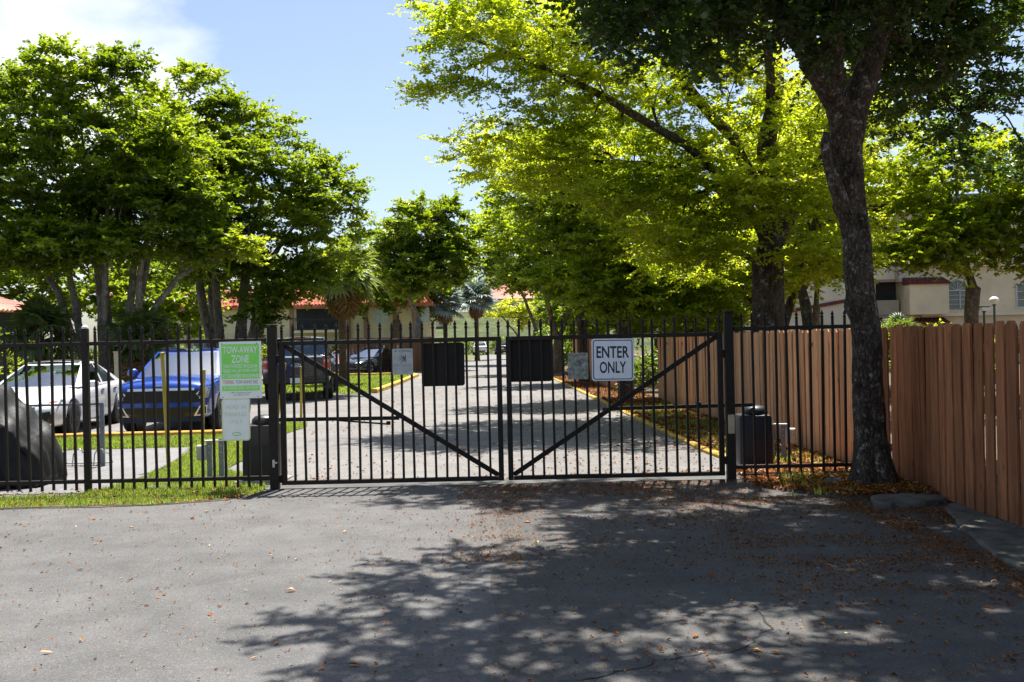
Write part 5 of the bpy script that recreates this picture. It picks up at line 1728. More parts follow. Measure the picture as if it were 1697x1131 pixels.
for s in (-1, 1):
    patch('tail_light', t, bv, [(s * .66, .85), (s * .82, .85), (s * .82, 1.05), (s * .66, 1.05)], 'rear', M['lamp_red'], .012, 3, 3)
patch('number_plate', t, bv, [(-.2, .72), (.2, .72), (.2, .84), (-.2, .84)], 'rear', M['plate_white'], .02, 3, 2)
# ------------------------------------------------------------------ trees
def grow(limbs, targets, rng, seg=0.45, up=0.12, r_tip=0.006, power=2.35):
    """Grow branches from the given limbs to the foliage clusters; returns chains of (points, radii) and the direction each cluster is reached from."""
    P, par, pl, dr, rmin = [], [], [], [], []
    for pts, radii in limbs:
        pts = [np.array(p, float) for p in pts]
        prev = -1
        if P:
            d = [np.linalg.norm(q - pts[0]) for q in P]
            k = int(np.argmin(d))
            if d[k] < 1.0:
                prev = k
        first = True
        for i in range(len(pts) - 1):
            n = max(1, int(np.linalg.norm(pts[i + 1] - pts[i]) / seg))
            for j in range(0 if first else 1, n + 1):
                t = j / n
                p = pts[i] * (1 - t) + pts[i + 1] * t
                # ease the corners
                P.append(p + (rng.normal(0, .02, 3) if (i + j) > 0 else 0))
                rmin.append(radii[i] * (1 - t) + radii[i + 1] * t)
                par.append(prev)
                pl.append((pl[prev] + np.linalg.norm(p - P[prev])) if prev >= 0 else 0.0)
                v = pts[i + 1] - pts[i]
                dr.append(v / np.linalg.norm(v))
                prev = len(P) - 1
            first = False
    nlimb = len(P)
    base = np.mean([l[0][-1] for l in limbs], axis=0)
    T = np.array(targets)
    order = np.argsort(np.linalg.norm(T - base, axis=1))
    cap = len(P) + len(T) * 14 + 10
    A = np.zeros((cap, 3)); A[:nlimb] = P
    D = np.zeros((cap, 3)); D[:nlimb] = dr
    PL = np.zeros(cap); PL[:nlimb] = pl
    RM = np.zeros(cap); RM[:nlimb] = rmin
    PA = np.full(cap, -1); PA[:nlimb] = par
    ok = np.ones(cap, bool)
    # nothing sprouts from the lower bole
    zlow = min(l[0][0][2] for l in limbs)
    ok[:nlimb] = np.array(pl) > 0.45 * max(1e-3, np.max([p for p in pl]) * .35)
    n = nlimb
    tipdir = np.zeros((len(T), 3))
    tips = []
    for ti in order:
        t = T[ti]
        v = t - A[:n]
        d = np.linalg.norm(v, axis=1) + 1e-6
        c = (v * D[:n]).sum(1) / d
        cost = d * (1.35 - .35 * c) + .16 * PL[:n] + np.where(ok[:n], 0, 1e3)
        k = int(np.argmin(cost))
        dist = d[k]
        st = max(2, min(12, int(math.ceil(dist / seg))))
        ctrl = A[k] + D[k] * dist * .42 + np.array([0, 0, up * dist])
        prev, last = k, A[k]
        for j in range(1, st + 1):
            s = j / st
            p = (1 - s) ** 2 * A[k] + 2 * s * (1 - s) * ctrl + s * s * t
            if j < st:
                p = p + rng.normal(0, .05 * min(1, dist * .3), 3)
            A[n] = p
            w = p - last
            D[n] = w / (np.linalg.norm(w) + 1e-9)
            PL[n] = PL[prev] + np.linalg.norm(w)
            PA[n] = prev
            prev, last = n, p
            n += 1
        tipdir[ti] = D[n - 1]
        tips.append(n - 1)
    acc = np.zeros(n)
    acc[tips] = r_tip ** power
    for i in range(n - 1, -1, -1):
        if PA[i] >= 0:
            acc[PA[i]] += acc[i]
    rad = np.maximum(acc ** (1 / power), r_tip * .7)
    rad[:nlimb] = np.maximum(RM[:nlimb], np.minimum(rad[:nlimb], RM[:nlimb] * 1.25 + .01))
    for i in range(nlimb, n):
        rad[i] = min(rad[i], rad[PA[i]] * .96)
    kids = [[] for _ in range(n)]
    roots = []
    for i in range(n):
        if PA[i] >= 0:
            kids[PA[i]].append(i)
        else:
            roots.append(i)
    chains = []
    stack = [(r_, None) for r_ in roots]
    while stack:
        s, frm = stack.pop()
        ch = [frm] if frm is not None else []
        cur = s
        while True:
            ch.append(cur)
            ks = kids[cur]
            if not ks:
                break
            big = max(ks, key=lambda q: (rad[q] + (1 if (q < nlimb and PA[q] == q - 1) else 0)))
            for q in ks:
                if q != big:
                    stack.append((q, cur))
            cur = big
        r_ = [rad[i] for i in ch]
        if frm is not None:
            r_[0] = min(r_[0] * .9, r_[1] * 1.25)
        r_[-1] *= .6
        chains.append((A[ch], np.array(r_)))
    return chains, tipdir

def tubes_np(chains, nbig=12, nsmall=5, rough=0.0, seed=0, rcut=0.0):
    V, F = [], []
    b = 0
    for pts, rad in chains:
        if rad.max() < rcut:
            continue
        n = nbig if rad.max() > .09 else (7 if rad.max() > .03 else nsmall)
        k = len(pts)
        T = np.gradient(pts, axis=0)
        T = unit(T)
        x = np.cross(T[0], [0, 0, 1.0] if abs(T[0][2]) < .9 else [1.0, 0, 0])
        x /= np.linalg.norm(x) + 1e-9
        ang = np.arange(n) * 2 * math.pi / n
        ca, sa = np.cos(ang)[:, None], np.sin(ang)[:, None]
        ring = []
        for i in range(k):
            x = x - T[i] * x.dot(T[i])
            x /= np.linalg.norm(x) + 1e-9
            y = np.cross(T[i], x)
            r = np.full((n, 1), rad[i])
            if rough > 0 and rad[i] > .05:
                for j in range(n):
                    q = pts[i] + (x * ca[j] + y * sa[j]) * rad[i]
                    r[j] *= 1 + rough * noise.noise((q[0] * 3.2 + seed, q[1] * 3.2, q[2] * 1.4))
            ring.append(pts[i] + (x * ca + y * sa) * r)
        V.append(np.concatenate(ring))
        i0 = np.arange(k - 1)[:, None] * n
        j0 = np.arange(n)[None]
        j1 = (j0 + 1) % n
        q = np.stack([i0 + j0, i0 + j1, i0 + n + j1, i0 + n + j0], -1).reshape(-1, 4)
        F.append(q + b)
        b += k * n
    return np.concatenate(V), np.concatenate(F)

def sprays(rng, C, Dv, Rr, K, L, ll, lw, flat, tint, tvar=.16, big=False, lift=.25, outw=.55, droop=.12, fold=.25):
    """Leaves set along twigs that fan out from every cluster centre."""
    n = len(C)
    d = rng.normal(0, 1, (n, K, 3))
    d[..., 2] *= flat
    d = unit(d) + Dv[:, None, :] * outw * np.array([1, 1, .6]) + np.array([0, 0, lift * flat])
    d = unit(d)
    rr = Rr * rng.uniform(.55, 1.15, (n, K, 1))
    t = ((np.arange(L)[None, None] + rng.uniform(0, 1, (n, K, L))) / L)
    st = C[:, None, :] + rng.normal(0, .10 * Rr, (n, K, 3)) * np.array([1, 1, max(.4, flat)])
    pos = st[:, :, None, :] + d[:, :, None, :] * (t * rr)[..., None]
    pos[..., 2] -= droop * (t ** 2) * rr
    s = unit(np.cross(d, np.array([0, 0, 1.0])) + 1e-6)
    sg = rng.choice([-1.0, 1.0], (n, K, L, 1))
    ld = d[:, :, None, :] * .55 + s[:, :, None, :] * sg * .75 + rng.normal(0, .38, (n, K, L, 3))
    nr = np.array([0, 0, 1.0]) + rng.normal(0, .42, (n, K, L, 3))
    pos = pos.reshape(-1, 3)
    N = len(pos)
    size = rng.uniform(.65, 1.2, N)
    tn = np.repeat(tint, K * L) + rng.normal(0, tvar, N)
    return leaf_geo(pos, ld.reshape(-1, 3), unit(nr.reshape(-1, 3)), ll * size, lw * size, np.clip(tn, 0, 1), fold, big)

def sample_blobs(rng, blobs, shell=.45, keep=None, mind=.3):
    out = []
    for (cx, cy, cz, rx, ry, rz, n) in blobs:
        got, tries = [], 0
        while len(got) < n and tries < n * 30:
            tries += 1
            v = rng.normal(0, 1, 3)
            v /= np.linalg.norm(v)
            r = rng.uniform(shell ** 3, 1) ** (1 / 3)
            if v[2] < 0:
                r *= .92
            p = np.array([cx, cy, cz]) + v * r * np.array([rx, ry, rz])
            if keep is not None and not keep(p):
                continue
            if mind > 0 and got and np.min(np.linalg.norm(np.array(got) - p, axis=1)) < mind:
                continue
            got.append(p)
        out += got
    return np.array(out)

def tree(name, label, base, limbs, blobs, leaf, bark, lmat, seed, cat='tree', group=None, keep=None, shell=.45, mind=.3, seg=.5, extra=None, rough=.18, rcut=0.0, nbig=12, up=.12, r_tip=.006):
    rng = np.random.default_rng(seed)
    base = np.array(base, float)
    C = sample_blobs(rng, blobs, shell, keep, mind)
    if extra is not None:
        C = np.concatenate([C, np.array(extra, float)])
    chains, td = grow(limbs, C, rng, seg=seg, up=up, r_tip=r_tip)
    t = thing(name, label, cat, tuple(base), group=group)
    V, F = tubes_np(chains, nbig=nbig, rough=rough, seed=seed, rcut=rcut)
    me = np_mesh('trunk', V - base, F)
    set_smooth(me)
    link('trunk', me, bark, t)
    ctr = C.mean(0)
    ow = unit((C - ctr) * np.array([1, 1, .4])) * .5 + td * .6
    ow = unit(ow)
    # clumps: neighbouring sprays share a tone, as flushes of new leaves do
    tone = np.array([noise.noise((p[0] * .55 + seed, p[1] * .55, p[2] * .8)) for p in C])
    tint = np.clip(leaf.get('tint', .45) + tone * leaf.get('tone', .45), 0, 1)
    co, tr, tn = sprays(rng, C, ow, leaf['R'], leaf['K'], leaf['L'], leaf['ll'], leaf['lw'], leaf.get('flat', .3), tint, leaf.get('tvar', .14), leaf.get('big', False), leaf.get('lift', .25), leaf.get('outw', .55), leaf.get('droop', .12), leaf.get('fold', .22))
    link('crown', np_mesh('crown', co - base, tr, tn), lmat, t)
    return t

# --- the big trunk at the right: built finely, its bark stands in real ridges
def foreground_tree():
    base = (3.76, 10.5, 0.06)
    seed = 11
    rng = np.random.default_rng(seed)
    limbs = [
        ([(3.80, 10.5, -.15), (3.78, 10.5, .5), (3.74, 10.5, 1.3), (3.68, 10.5, 2.3), (3.62, 10.5, 3.2), (3.56, 10.5, 3.75)], [.25, .175, .156, .146, .152, .170]),
        ([(3.56, 10.5, 3.75), (3.42, 10.45, 4.25), (3.36, 10.3, 4.9), (3.5, 10.1, 5.8), (3.3, 9.7, 6.9), (3.0, 9.3, 7.9)], [.135, .122, .112, .12, .09, .05]),
        ([(3.58, 10.5, 3.7), (3.82, 10.6, 4.4), (4.15, 10.7, 5.3), (4.8, 11.0, 6.4), (5.4, 11.2, 7.4)], [.15, .138, .12, .09, .05]),
        ([(3.42, 10.42, 4.3), (2.9, 10.1, 4.75), (2.3, 9.6, 5.5), (1.5, 9.0, 6.1), (.6, 8.6, 6.5), (-.2, 8.3, 6.8)], [.12, .11, .09, .075, .055, .03]),
        ([(3.36, 10.3, 4.9), (3.2, 9.2, 5.8), (2.8, 7.8, 6.6), (2.2, 6.2, 7.2), (1.7, 5.0, 7.5)], [.11, .10, .08, .06, .03]),
        ([(4.1, 10.7, 5.2), (4.6, 11.2, 5.5), (5.2, 11.8, 5.5), (5.9, 12.4, 5.0)], [.10, .09, .065, .03]),
        ([(4.0, 10.65, 4.9), (4.7, 9.8, 5.9), (5.6, 8.6, 6.6), (6.2, 7.4, 7.0)], [.10, .09, .06, .03]),
        ([(3.5, 10.1, 5.8), (3.4, 11.2, 6.9), (2.9, 12.4, 7.8), (2.3, 13.2, 8.4)], [.09, .08, .06, .03]),
    ]
    # the crown arches over the road; its skirt on the road side stays high, and hangs low on the fence side
    def keep(p):
        x, y, z = p
        if x < .07 * y + .12:
            return z > 2.75 + .345 * y
        if x < 3.0:
            return z > 1.75 + .235 * y + max(0, 1.9 - x) * .35
        return True
    blobs = [(2.0, 8.6, 7.0, 2.3, 3.0, 1.4, 74), (.5, 8.3, 7.0, 1.3, 2.4, 1.0, 46), (1.2, 13.9, 8.6, 2.2, 1.0, .6, 50), (2.9, 6.0, 7.6, 2.7, 2.6, 1.3, 70), (3.6, 10.4, 7.6, 2.6, 2.6, 1.6, 66), (5.6, 10.8, 6.6, 2.4, 2.6, 2.0, 66),
             (5.3, 12.2, 5.1, 1.3, 1.4, 1.2, 44), (6.2, 12.8, 4.3, .95, 1.3, .8, 16), (5.4, 8.0, 7.2, 2.4, 2.6, 1.2, 60), (2.3, 9.5, 4.95, 1.7, 1.1, .75, 50), (4.6, 11.1, 5.0, 1.1, .9, .75, 44), (1.9, 10.3, 5.2, 1.0, .9, .6, 30), (1.45, 8.6, 4.5, .8, .8, .45, 22), (3.4, 9.6, 5.2, 1.0, .7, .6, 30),
             (2.6, 12.6, 8.0, 2.2, 1.7, .9, 50), (4.4, 12.4, 6.0, 1.2, 1.2, 1.0, 46), (3.8, 3.6, 7.6, 2.4, 1.8, 1.0, 50), (3.9, 7.8, 7.2, 1.3, 1.7, .9, 42), (3.2, 6.6, 7.2, 1.6, 1.4, .8, 40)]
    C = sample_blobs(rng, blobs, .35, keep, .28)
    chains, td = grow(limbs, C, rng, seg=.30, up=.10, r_tip=.0065)
    t = thing('street_tree', 'large rough barked tree with a white-flecked trunk in front of the right fence', 'tree', base)
    trunk, rest = chains[0], chains[1:]
    # trunk: many rings and sides, ridged
    pts, rad = trunk
    s = np.concatenate([[0], np.cumsum(np.linalg.norm(np.diff(pts, axis=0), axis=1))])
    ns, na = 190, 84
    q = np.linspace(0, s[-1], ns)
    pp = np.stack([np.interp(q, s, pts[:, k]) for k in range(3)], 1)
    for k in range(3):                                   # smooth the axis
        ker = np.ones(9) / 9
        pp[:, k] = np.convolve(np.pad(pp[:, k], 4, 'edge'), ker, 'valid')
    rr = np.interp(q, s, rad)
    V = np.zeros((ns, na, 3))
    for i in range(ns):
        tz = pp[min(i + 1, ns - 1)] - pp[max(i - 1, 0)]
        tz /= np.linalg.norm(tz)
        x = np.cross([0, 1.0, 0], tz); x /= np.linalg.norm(x)
        y = np.cross(tz, x)
        z = pp[i][2]
        for j in range(na):
            a = 2 * math.pi * j / na
            ca, sa = math.cos(a), math.sin(a)
            flare = 1 + .34 * math.exp(-max(z, 0) / .20) * (.55 + .45 * math.sin(a * 5 + .8)) 
            n1 = noise.noise((ca * 1.3, sa * 1.3, z * 1.1)) * .10
            n2 = noise.noise((ca * 4.5, sa * 4.5, z * 3.2 + 4)) * .08
            n3 = abs(noise.noise((ca * 11, sa * 11, z * 7 + 9))) * .11
            n4 = noise.noise((ca * 26, sa * 26, z * 26)) * .035
            # old branch collars
            kn = 0
            for (ka, kz, kr, kh) in ((2.9, 1.95, .09, .28), (2.75, 3.02, .10, .34), (4.2, 1.2, .08, .12), (4.9, 2.55, .1, .12)):
                da = (a - ka + math.pi) % (2 * math.pi) - math.pi
                kn += kh * math.exp(-((da * rr[i]) ** 2 + (z - kz) ** 2) / kr ** 2)
            V[i, j] = pp[i] + (x * ca + y * sa) * rr[i] * flare * (1 + n1 + n2 - n3 + n4 + kn)
    i0 = np.arange(ns - 1)[:, None] * na
    j0 = np.arange(na)[None]
    j1 = (j0 + 1) % na
    F1 = np.stack([i0 + j0, i0 + j1, i0 + na + j1, i0 + na + j0], -1).reshape(-1, 4)
    V2, F2 = tubes_np(rest, nbig=16, nsmall=5, rough=.22, seed=3)
    # stub of a cut limb on the road side, pale at its end
    st_pts = np.array([(3.52, 10.42, 2.95), (3.40, 10.36, 3.2), (3.32, 10.33, 3.42), (3.28, 10.32, 3.60), (3.31, 10.32, 3.74)])
    V3, F3 = tubes_np([(st_pts, np.array([.09, .075, .06, .045, .035]))], nbig=14, rough=.35, seed=9)
    kb = np.array([(3.42, 10.35, 4.05), (3.22, 10.2, 4.28), (3.06, 10.1, 4.42)])
    V4, F4 = tubes_np([(kb, np.array([.13, .12, .09]))], nbig=14, rough=.4, seed=5)
    n1, n2, n3 = ns * na, ns * na + len(V2), ns * na + len(V2) + len(V3)
    me = np_mesh('trunk', np.concatenate([V.reshape(-1, 3), V2, V3, V4]) - np.array(base), np.concatenate([F1, F2 + n1, F3 + n2, F4 + n3]))
    set_smooth(me)
    tk = link('trunk', me, M['bark_lichen'], t)
    cut = MB().lathe([(.085, 0), (.08, .02), (.03, .03)], 14).build('cut_end', M['old_concrete'], tk, smooth=60, loc=(3.045 - base[0], 10.09 - base[1], 4.43 - base[2]))
    cut.rotation_euler = Vector((-.8, -.5, .55)).to_track_quat('Z', 'Y').to_euler()
    ow = unit(unit((C - np.array([3.6, 10.4, 5.5])) * np.array([1, 1, .3])) * .5 + td * .6)
    tone = np.array([noise.noise((p[0] * .8 + 3, p[1] * .8, p[2])) for p in C])
    co, tr, tn = sprays(rng, C, ow, .50, 11, 22, .076, .05, .42, np.clip(.4 + .4 * tone, 0, 1), .15, False, .2, .5, .16, .2)
    link('crown', np_mesh('crown', co - np.array(base), tr, tn), M['leaf_deep'], t)
foreground_tree()

# --- tall bright tree behind the board fence, arching over the drive
tree('shade_tree', 'tall bright yellow-green tree with dark forked trunk behind the board fence', (5.2, 20, 0),
     [([(5.25, 20, -.1), (5.2, 20, 1.2), (5.17, 20, 2.4), (5.2, 20, 3.3)], [.42, .34, .32, .33]),
      ([(5.2, 20, 3.3), (5.25, 20, 4.3), (5.2, 20, 5.4), (5.5, 20.2, 6.8), (5.6, 20.3, 8.4)], [.24, .22, .19, .13, .06]),
      ([(5.2, 20, 3.4), (4.6, 19.8, 4.5), (3.5, 19.5, 5.4), (1.94, 19.2, 6.3), (.74, 19, 6.85), (-.6, 18.9, 7.4)], [.12, .11, .09, .07, .045, .025]),
      ([(5.1, 20, 3.8), (4.6, 20.2, 4.55), (3.5, 20.5, 5.1), (2.3, 21, 5.35), (1.4, 21.3, 5.45), (0, 21.5, 5.8)], [.11, .10, .085, .065, .045, .02]),
      ([(5.22, 20, 4.2), (4.6, 20.4, 5.7), (3.6, 20.9, 7.2), (2.4, 21.2, 8.4), (1.3, 21.5, 9.2)], [.13, .12, .10, .07, .03]),
      ([(5.2, 20, 3.2), (6.0, 20.2, 4.6), (7.0, 20.5, 6.0), (7.6, 20.8, 7.4)], [.15, .13, .10, .05]),
      ([(5.25, 20, 5.0), (5.0, 18.8, 6.4), (4.6, 17.8, 7.6), (4.2, 17.2, 8.6)], [.10, .09, .07, .03]),
      ([(5.15, 20, 3.0), (4.4, 21, 3.7), (3.6, 22.1, 4.1), (2.9, 22.6, 4.2)], [.07, .06, .04, .02])],
     [(.3, 19.3, 7.5, 2.1, 1.8, .95, 80), (2.7, 19.6, 7.3, 2.4, 2.4, 1.3, 84), (.4, 21.0, 5.55, 1.9, 1.7, .75, 64), (2.4, 21.0, 5.3, 2.1, 1.8, 1.0, 84), (5.0, 19.6, 5.6, 2.5, 1.6, 1.6, 100), (3.6, 20.0, 4.3, 1.6, 1.2, .7, 40), (1.6, 19.6, 6.4, 1.6, 1.4, .6, 40), (5.0, 18.5, 4.3, 1.3, .8, .5, 34), (3.6, 18.9, 3.5, 1.2, .8, .45, 30), (5.9, 18.8, 3.2, 1.0, .8, .4, 22), (2.4, 19.4, 4.6, 1.3, .9, .4, 28),
      (2.4, 20.8, 8.9, 2.6, 2.0, .5, 12), (5.6, 20.2, 8.7, 2.2, 2.2, .9, 16), (4.2, 21.8, 3.7, 1.8, 1.4, .9, 40), (7.6, 20.8, 6.6, 1.7, 1.9, 1.7, 50), (-.6, 20.2, 8.6, 1.5, 1.6, .6, 30), (4.4, 17.6, 8.4, 1.8, 1.4, 1.0, 18), (-1.0, 19.4, 6.7, .9, .8, .3, 12)],
     dict(R=.62, K=11, L=19, ll=.090, lw=.055, flat=.18, tint=.55, tone=.5, lift=.4, outw=.7, droop=.05), M['bark_dark'], M['leaf_bright'], 21, shell=.25, mind=.28, r_tip=.0065)

# --- trees along the drive inside the right fence
row = 'trees along the right edge of the drive'
tree('shade_tree', 'leafy tree with flecked trunk right behind the ENTER ONLY sign', (3.12, 27.6, 0),
     [([(3.14, 27.6, -.1), (3.1, 27.6, 1.2), (3.05, 27.5, 2.5), (2.95, 27.4, 3.4)], [.24, .18, .165, .16]),
      ([(2.95, 27.4, 3.4), (2.52, 26.9, 4.3), (1.83, 26.3, 5.1), (.9, 26, 5.9), (.28, 25.8, 6.3)], [.12, .11, .09, .06, .03]),
      ([(2.95, 27.4, 3.4), (3.3, 27.6, 4.6), (3.5, 27.8, 6.0), (3.5, 27.8, 7.2)], [.12, .10, .07, .04]),
      ([(3.0, 27.5, 2.9), (3.8, 27.2, 3.7), (4.6, 26.9, 4.4)], [.08, .06, .03]),
      ([(3.0, 27.5, 2.7), (2.4, 26.8, 3.2), (1.9, 26.2, 3.4)], [.06, .045, .02])],
     [(.9, 26.3, 6.2, 1.9, 2.0, 1.2, 60), (3.2, 27.6, 6.6, 2.2, 2.2, 1.6, 64), (2.7, 26.6, 4.3, 1.9, 1.7, 1.0, 70), (4.6, 26.6, 4.2, 1.8, 1.6, 1.3, 64), (2.9, 26.5, 2.95, 1.5, 1.2, .85, 56), (4.3, 25.6, 2.7, 1.4, 1.1, .8, 50), (1.7, 27.4, 5.2, 1.5, 1.5, .8, 36)],
     dict(R=.62, K=10, L=20, ll=.12, lw=.075, flat=.22, tint=.45, tone=.5), M['bark_lichen'], M['leaf_fresh'], 31, group=row, shell=.2, r_tip=.007)
tree('shade_tree', 'bushy tree with a flecked dark trunk beside the distant board fence', (2.75, 38.5, 0),
     [([(2.78, 38.5, -.1), (2.7, 38.5, 1.5), (2.62, 38.4, 3.0)], [.26, .19, .17]),
      ([(2.62, 38.4, 3.0), (2.1, 38.1, 4.6), (1.4, 37.8, 6.2)], [.12, .10, .05]), ([(2.62, 38.4, 3.0), (3.2, 38.5, 4.8), (3.5, 38.7, 6.6)], [.12, .10, .05]), ([(2.64, 38.4, 2.6), (2.0, 37.2, 3.4), (1.5, 36.4, 3.9)], [.07, .05, .03])],
     [(1.7, 37.8, 6.9, 2.6, 2.4, 2.0, 66), (3.7, 38.6, 7.0, 2.8, 2.4, 2.4, 66), (3.6, 37.4, 4.0, 2.2, 1.8, 1.3, 48), (2.0, 36.6, 4.0, 1.5, 1.4, .8, 30), (4.6, 36.8, 2.7, 1.6, 1.3, .9, 30)],
     dict(R=.75, K=9, L=17, ll=.165, lw=.11, flat=.3, tint=.42, tone=.5), M['bark_lichen'], M['leaf_fresh'], 41, group=row, shell=.25, r_tip=.008)
tree('shade_tree', 'tree with several upright sunlit stems seen above the gate, just right of its centre', (2.25, 50, 0),
     [([(2.3, 50, -.1), (2.3, 50, 1.6)], [.3, .24]), ([(2.3, 50, 1.6), (1.9, 50, 3.2), (1.5, 49.8, 5.2)], [.16, .13, .07]), ([(2.3, 50, 1.6), (2.5, 49.9, 3.4), (2.7, 49.8, 5.4)], [.15, .12, .07]),
      ([(2.3, 50, 1.7), (3.0, 50.2, 3.2), (3.6, 50.4, 5.0)], [.13, .10, .06])],
     [(1.4, 50, 7.4, 3.0, 2.6, 2.6, 74), (3.6, 50, 7.6, 2.8, 2.6, 2.8, 64), (.9, 49.2, 4.9, 1.8, 1.6, .8, 26), (4.2, 48.6, 4.2, 2.0, 1.6, 1.3, 34)],
     dict(R=.85, K=9, L=15, ll=.22, lw=.145, flat=.32, tint=.45, tone=.5), M['bark_tan'], M['leaf_fresh'], 51, group=row, shell=.3, r_tip=.009)
tree('shade_tree', 'farther tree with a forked pale trunk above the gate centre', (1.75, 70, 0),
     [([(1.75, 70, -.1), (1.7, 70, 2.4)], [.26, .2]), ([(1.7, 70, 2.4), (1.0, 70, 4.4), (.2, 70, 6.2)], [.13, .10, .05]), ([(1.7, 70, 2.4), (2.3, 70, 4.6), (2.8, 70, 6.6)], [.13, .10, .05])],
     [(.6, 70, 8.0, 3.8, 3, 3.2, 80), (3.4, 71, 8.4, 3, 3, 3.2, 60), (-1.6, 71, 8.8, 2.2, 2.2, 2.2, 36)],
     dict(R=1.0, K=9, L=14, ll=.28, lw=.19, flat=.35, tint=.42, tone=.5), M['bark_tan'], M['leaf_fresh'], 61, group=row, shell=.4, r_tip=.011)
tree('small_tree', 'small bright lime-green tree at the foot of the bank', (0.55, 92, 0),
     [([(.55, 92, -.1), (.5, 92, 2.2)], [.16, .12]), ([(.5, 92, 2.2), (-.6, 92, 3.6), (-1.4, 92, 4.4)], [.07, .06, .03]), ([(.5, 92, 2.2), (1.3, 92, 3.6)], [.07, .04])],
     [(-.6, 91.6, 4.6, 2.3, 1.8, .8, 36), (1.2, 92, 4.0, 1.5, 1.5, 1.2, 24)],
     dict(R=.8, K=8, L=11, ll=.22, lw=.15, flat=.2, tint=.8, tone=.3), M['bark_tan'], M['leaf_bright'], 66, shell=.2, r_tip=.01)

# --- multi-stemmed ficus trees over the parked cars
leafA = dict(R=.70, K=10, L=20, ll=.15, lw=.10, flat=.34, tint=.42, tone=.5)
A0 = (-11.75, 28.6)
def stems(cx, cy, spec, zf=.7):
    out = [([(cx, cy, -.1), (cx, cy, zf)], [.60, .52])]
    for (dx, dy, tx, ty, tz, r) in spec:
        m = (cx + dx * 1.0, cy + dy, zf + .9)
        out.append(([(cx + dx * .25, cy + dy * .3, zf), m, (cx + dx * 1.25 + (tx - dx) * .10, cy + dy + (ty - dy) * .14, 2.9), (cx + tx * .6, cy + ty * .7, 2.9 + (tz - 2.9) * .55), (cx + tx, cy + ty, tz)], [r, r * .9, r * .8, r * .6, r * .3]))
    return out
tree('ficus_tree', 'huge dark green ficus with many pale stems at the far left, above the white sedan', (*A0, 0),
     stems(*A0, [(-.75, .1, -3.0, .2, 5.6, .13), (-.42, -.25, -1.5, -.6, 6.2, .13), (-.10, .2, -.4, .4, 6.8, .14), (.15, -.3, .5, -.5, 6.4, .12), (.50, .1, 1.6, .4, 6.6, .13), (.78, -.1, 2.2, -.4, 5.9, .12), (1.05, 0, 3.6, .2, 4.4, .12), (-.1, .6, -1.0, 2.2, 6.2, .15), (.5, .6, 1.4, 2.2, 6.0, .14)]),
     [(-13.6, 28.4, 6.7, 2.8, 2.6, 2.3, 140), (-11.2, 28.6, 7.0, 2.4, 2.5, 2.5, 135), (-16.8, 28.6, 6.7, 2.9, 2.6, 2.6, 105), (-9.6, 28.4, 6.8, 1.5, 1.8, 1.6, 46), (-12.5, 27.6, 9.45, 1.5, 1.0, .55, 22), (-13.2, 27.0, 4.5, 2.4, 1.4, .85, 56), (-9.2, 28.2, 5.6, 1.3, 1.5, 1.2, 40), (-8.5, 28.4, 4.5, 1.1, 1.2, .6, 26), (-11.4, 27.4, 4.5, 1.6, 1.0, .5, 30), (-16.3, 27.4, 4.3, 1.9, 1.6, 1.1, 40), (-14.7, 28.2, 9.0, 1.6, 1.6, .8, 26), (-10.9, 28.0, 9.6, .8, .8, .35, 9)],
     leafA, M['bark_grey'], M['leaf_ficus'], 71, shell=.3, r_tip=.008, rough=.3)
B0 = (-9.5, 33.2)
tree('ficus_tree', 'wide ficus with leaning pale limbs over the blue SUV and the pickup', (*B0, 0),
     stems(*B0, [(-.55, .1, -1.6, .2, 5.6, .19), (-.15, -.2, -.6, -.4, 6.4, .17), (.35, .1, 1.2, .2, 6.6, .2), (.75, -.2, 2.4, -.4, 5.6, .17), (.9, .3, 3.3, .4, 4.4, .14), (.2, .6, .6, 2.0, 6.2, .15), (-.5, .6, -1.4, 1.8, 6.0, .14)]),
     [(-10.6, 33, 7.9, 2.4, 2.4, 2.4, 120), (-8.2, 33, 6.9, 2.6, 2.5, 2.3, 140), (-6.1, 33, 5.5, 1.5, 2.1, 2.2, 66), (-9.2, 33.2, 4.5, 2.5, 1.8, .9, 50), (-10.2, 32.6, 5.4, 1.8, 1.6, 1.2, 40), (-7.0, 32.2, 3.7, 1.1, 1.1, .6, 18), (-8.0, 31.8, 3.0, .8, .8, .6, 14), (-10.4, 32.8, 10.5, .8, .8, .4, 9), (-8.9, 32.8, 9.5, 1.0, 1.0, .5, 14)],
     leafA, M['bark_grey'], M['leaf_ficus'], 81, shell=.3, r_tip=.008, rough=.3)
tree('shade_tree', 'rounded tree with a leaning trunk in the middle distance, left of the drive', (-5.75, 60, 0),
     [([(-5.75, 60, -.1), (-5.7, 60, 1.8), (-5.6, 60, 3.0)], [.34, .26, .24]), ([(-5.6, 60, 3.0), (-6.2, 60, 4.6), (-6.4, 59.8, 6.2)], [.14, .11, .06]), ([(-5.6, 60, 3.0), (-4.8, 60, 4.8), (-4.2, 60, 6.8)], [.17, .13, .07]), ([(-5.6, 60, 3.0), (-5.0, 59.6, 5.2), (-5.1, 59.4, 7.2)], [.13, .10, .06])],
     [(-5.0, 60, 8.3, 2.8, 2.6, 2.2, 84), (-5.8, 58.8, 5.7, 1.9, 1.7, 1.3, 40), (-3.6, 59.6, 6.4, 1.7, 1.8, 1.6, 40), (-7.0, 60, 7.4, 1.5, 1.6, 1.4, 30)],
     dict(R=.9, K=9, L=15, ll=.25, lw=.17, flat=.35, tint=.55, tone=.5), M['bark_grey'], M['leaf_mid'], 91, shell=.35, r_tip=.01)

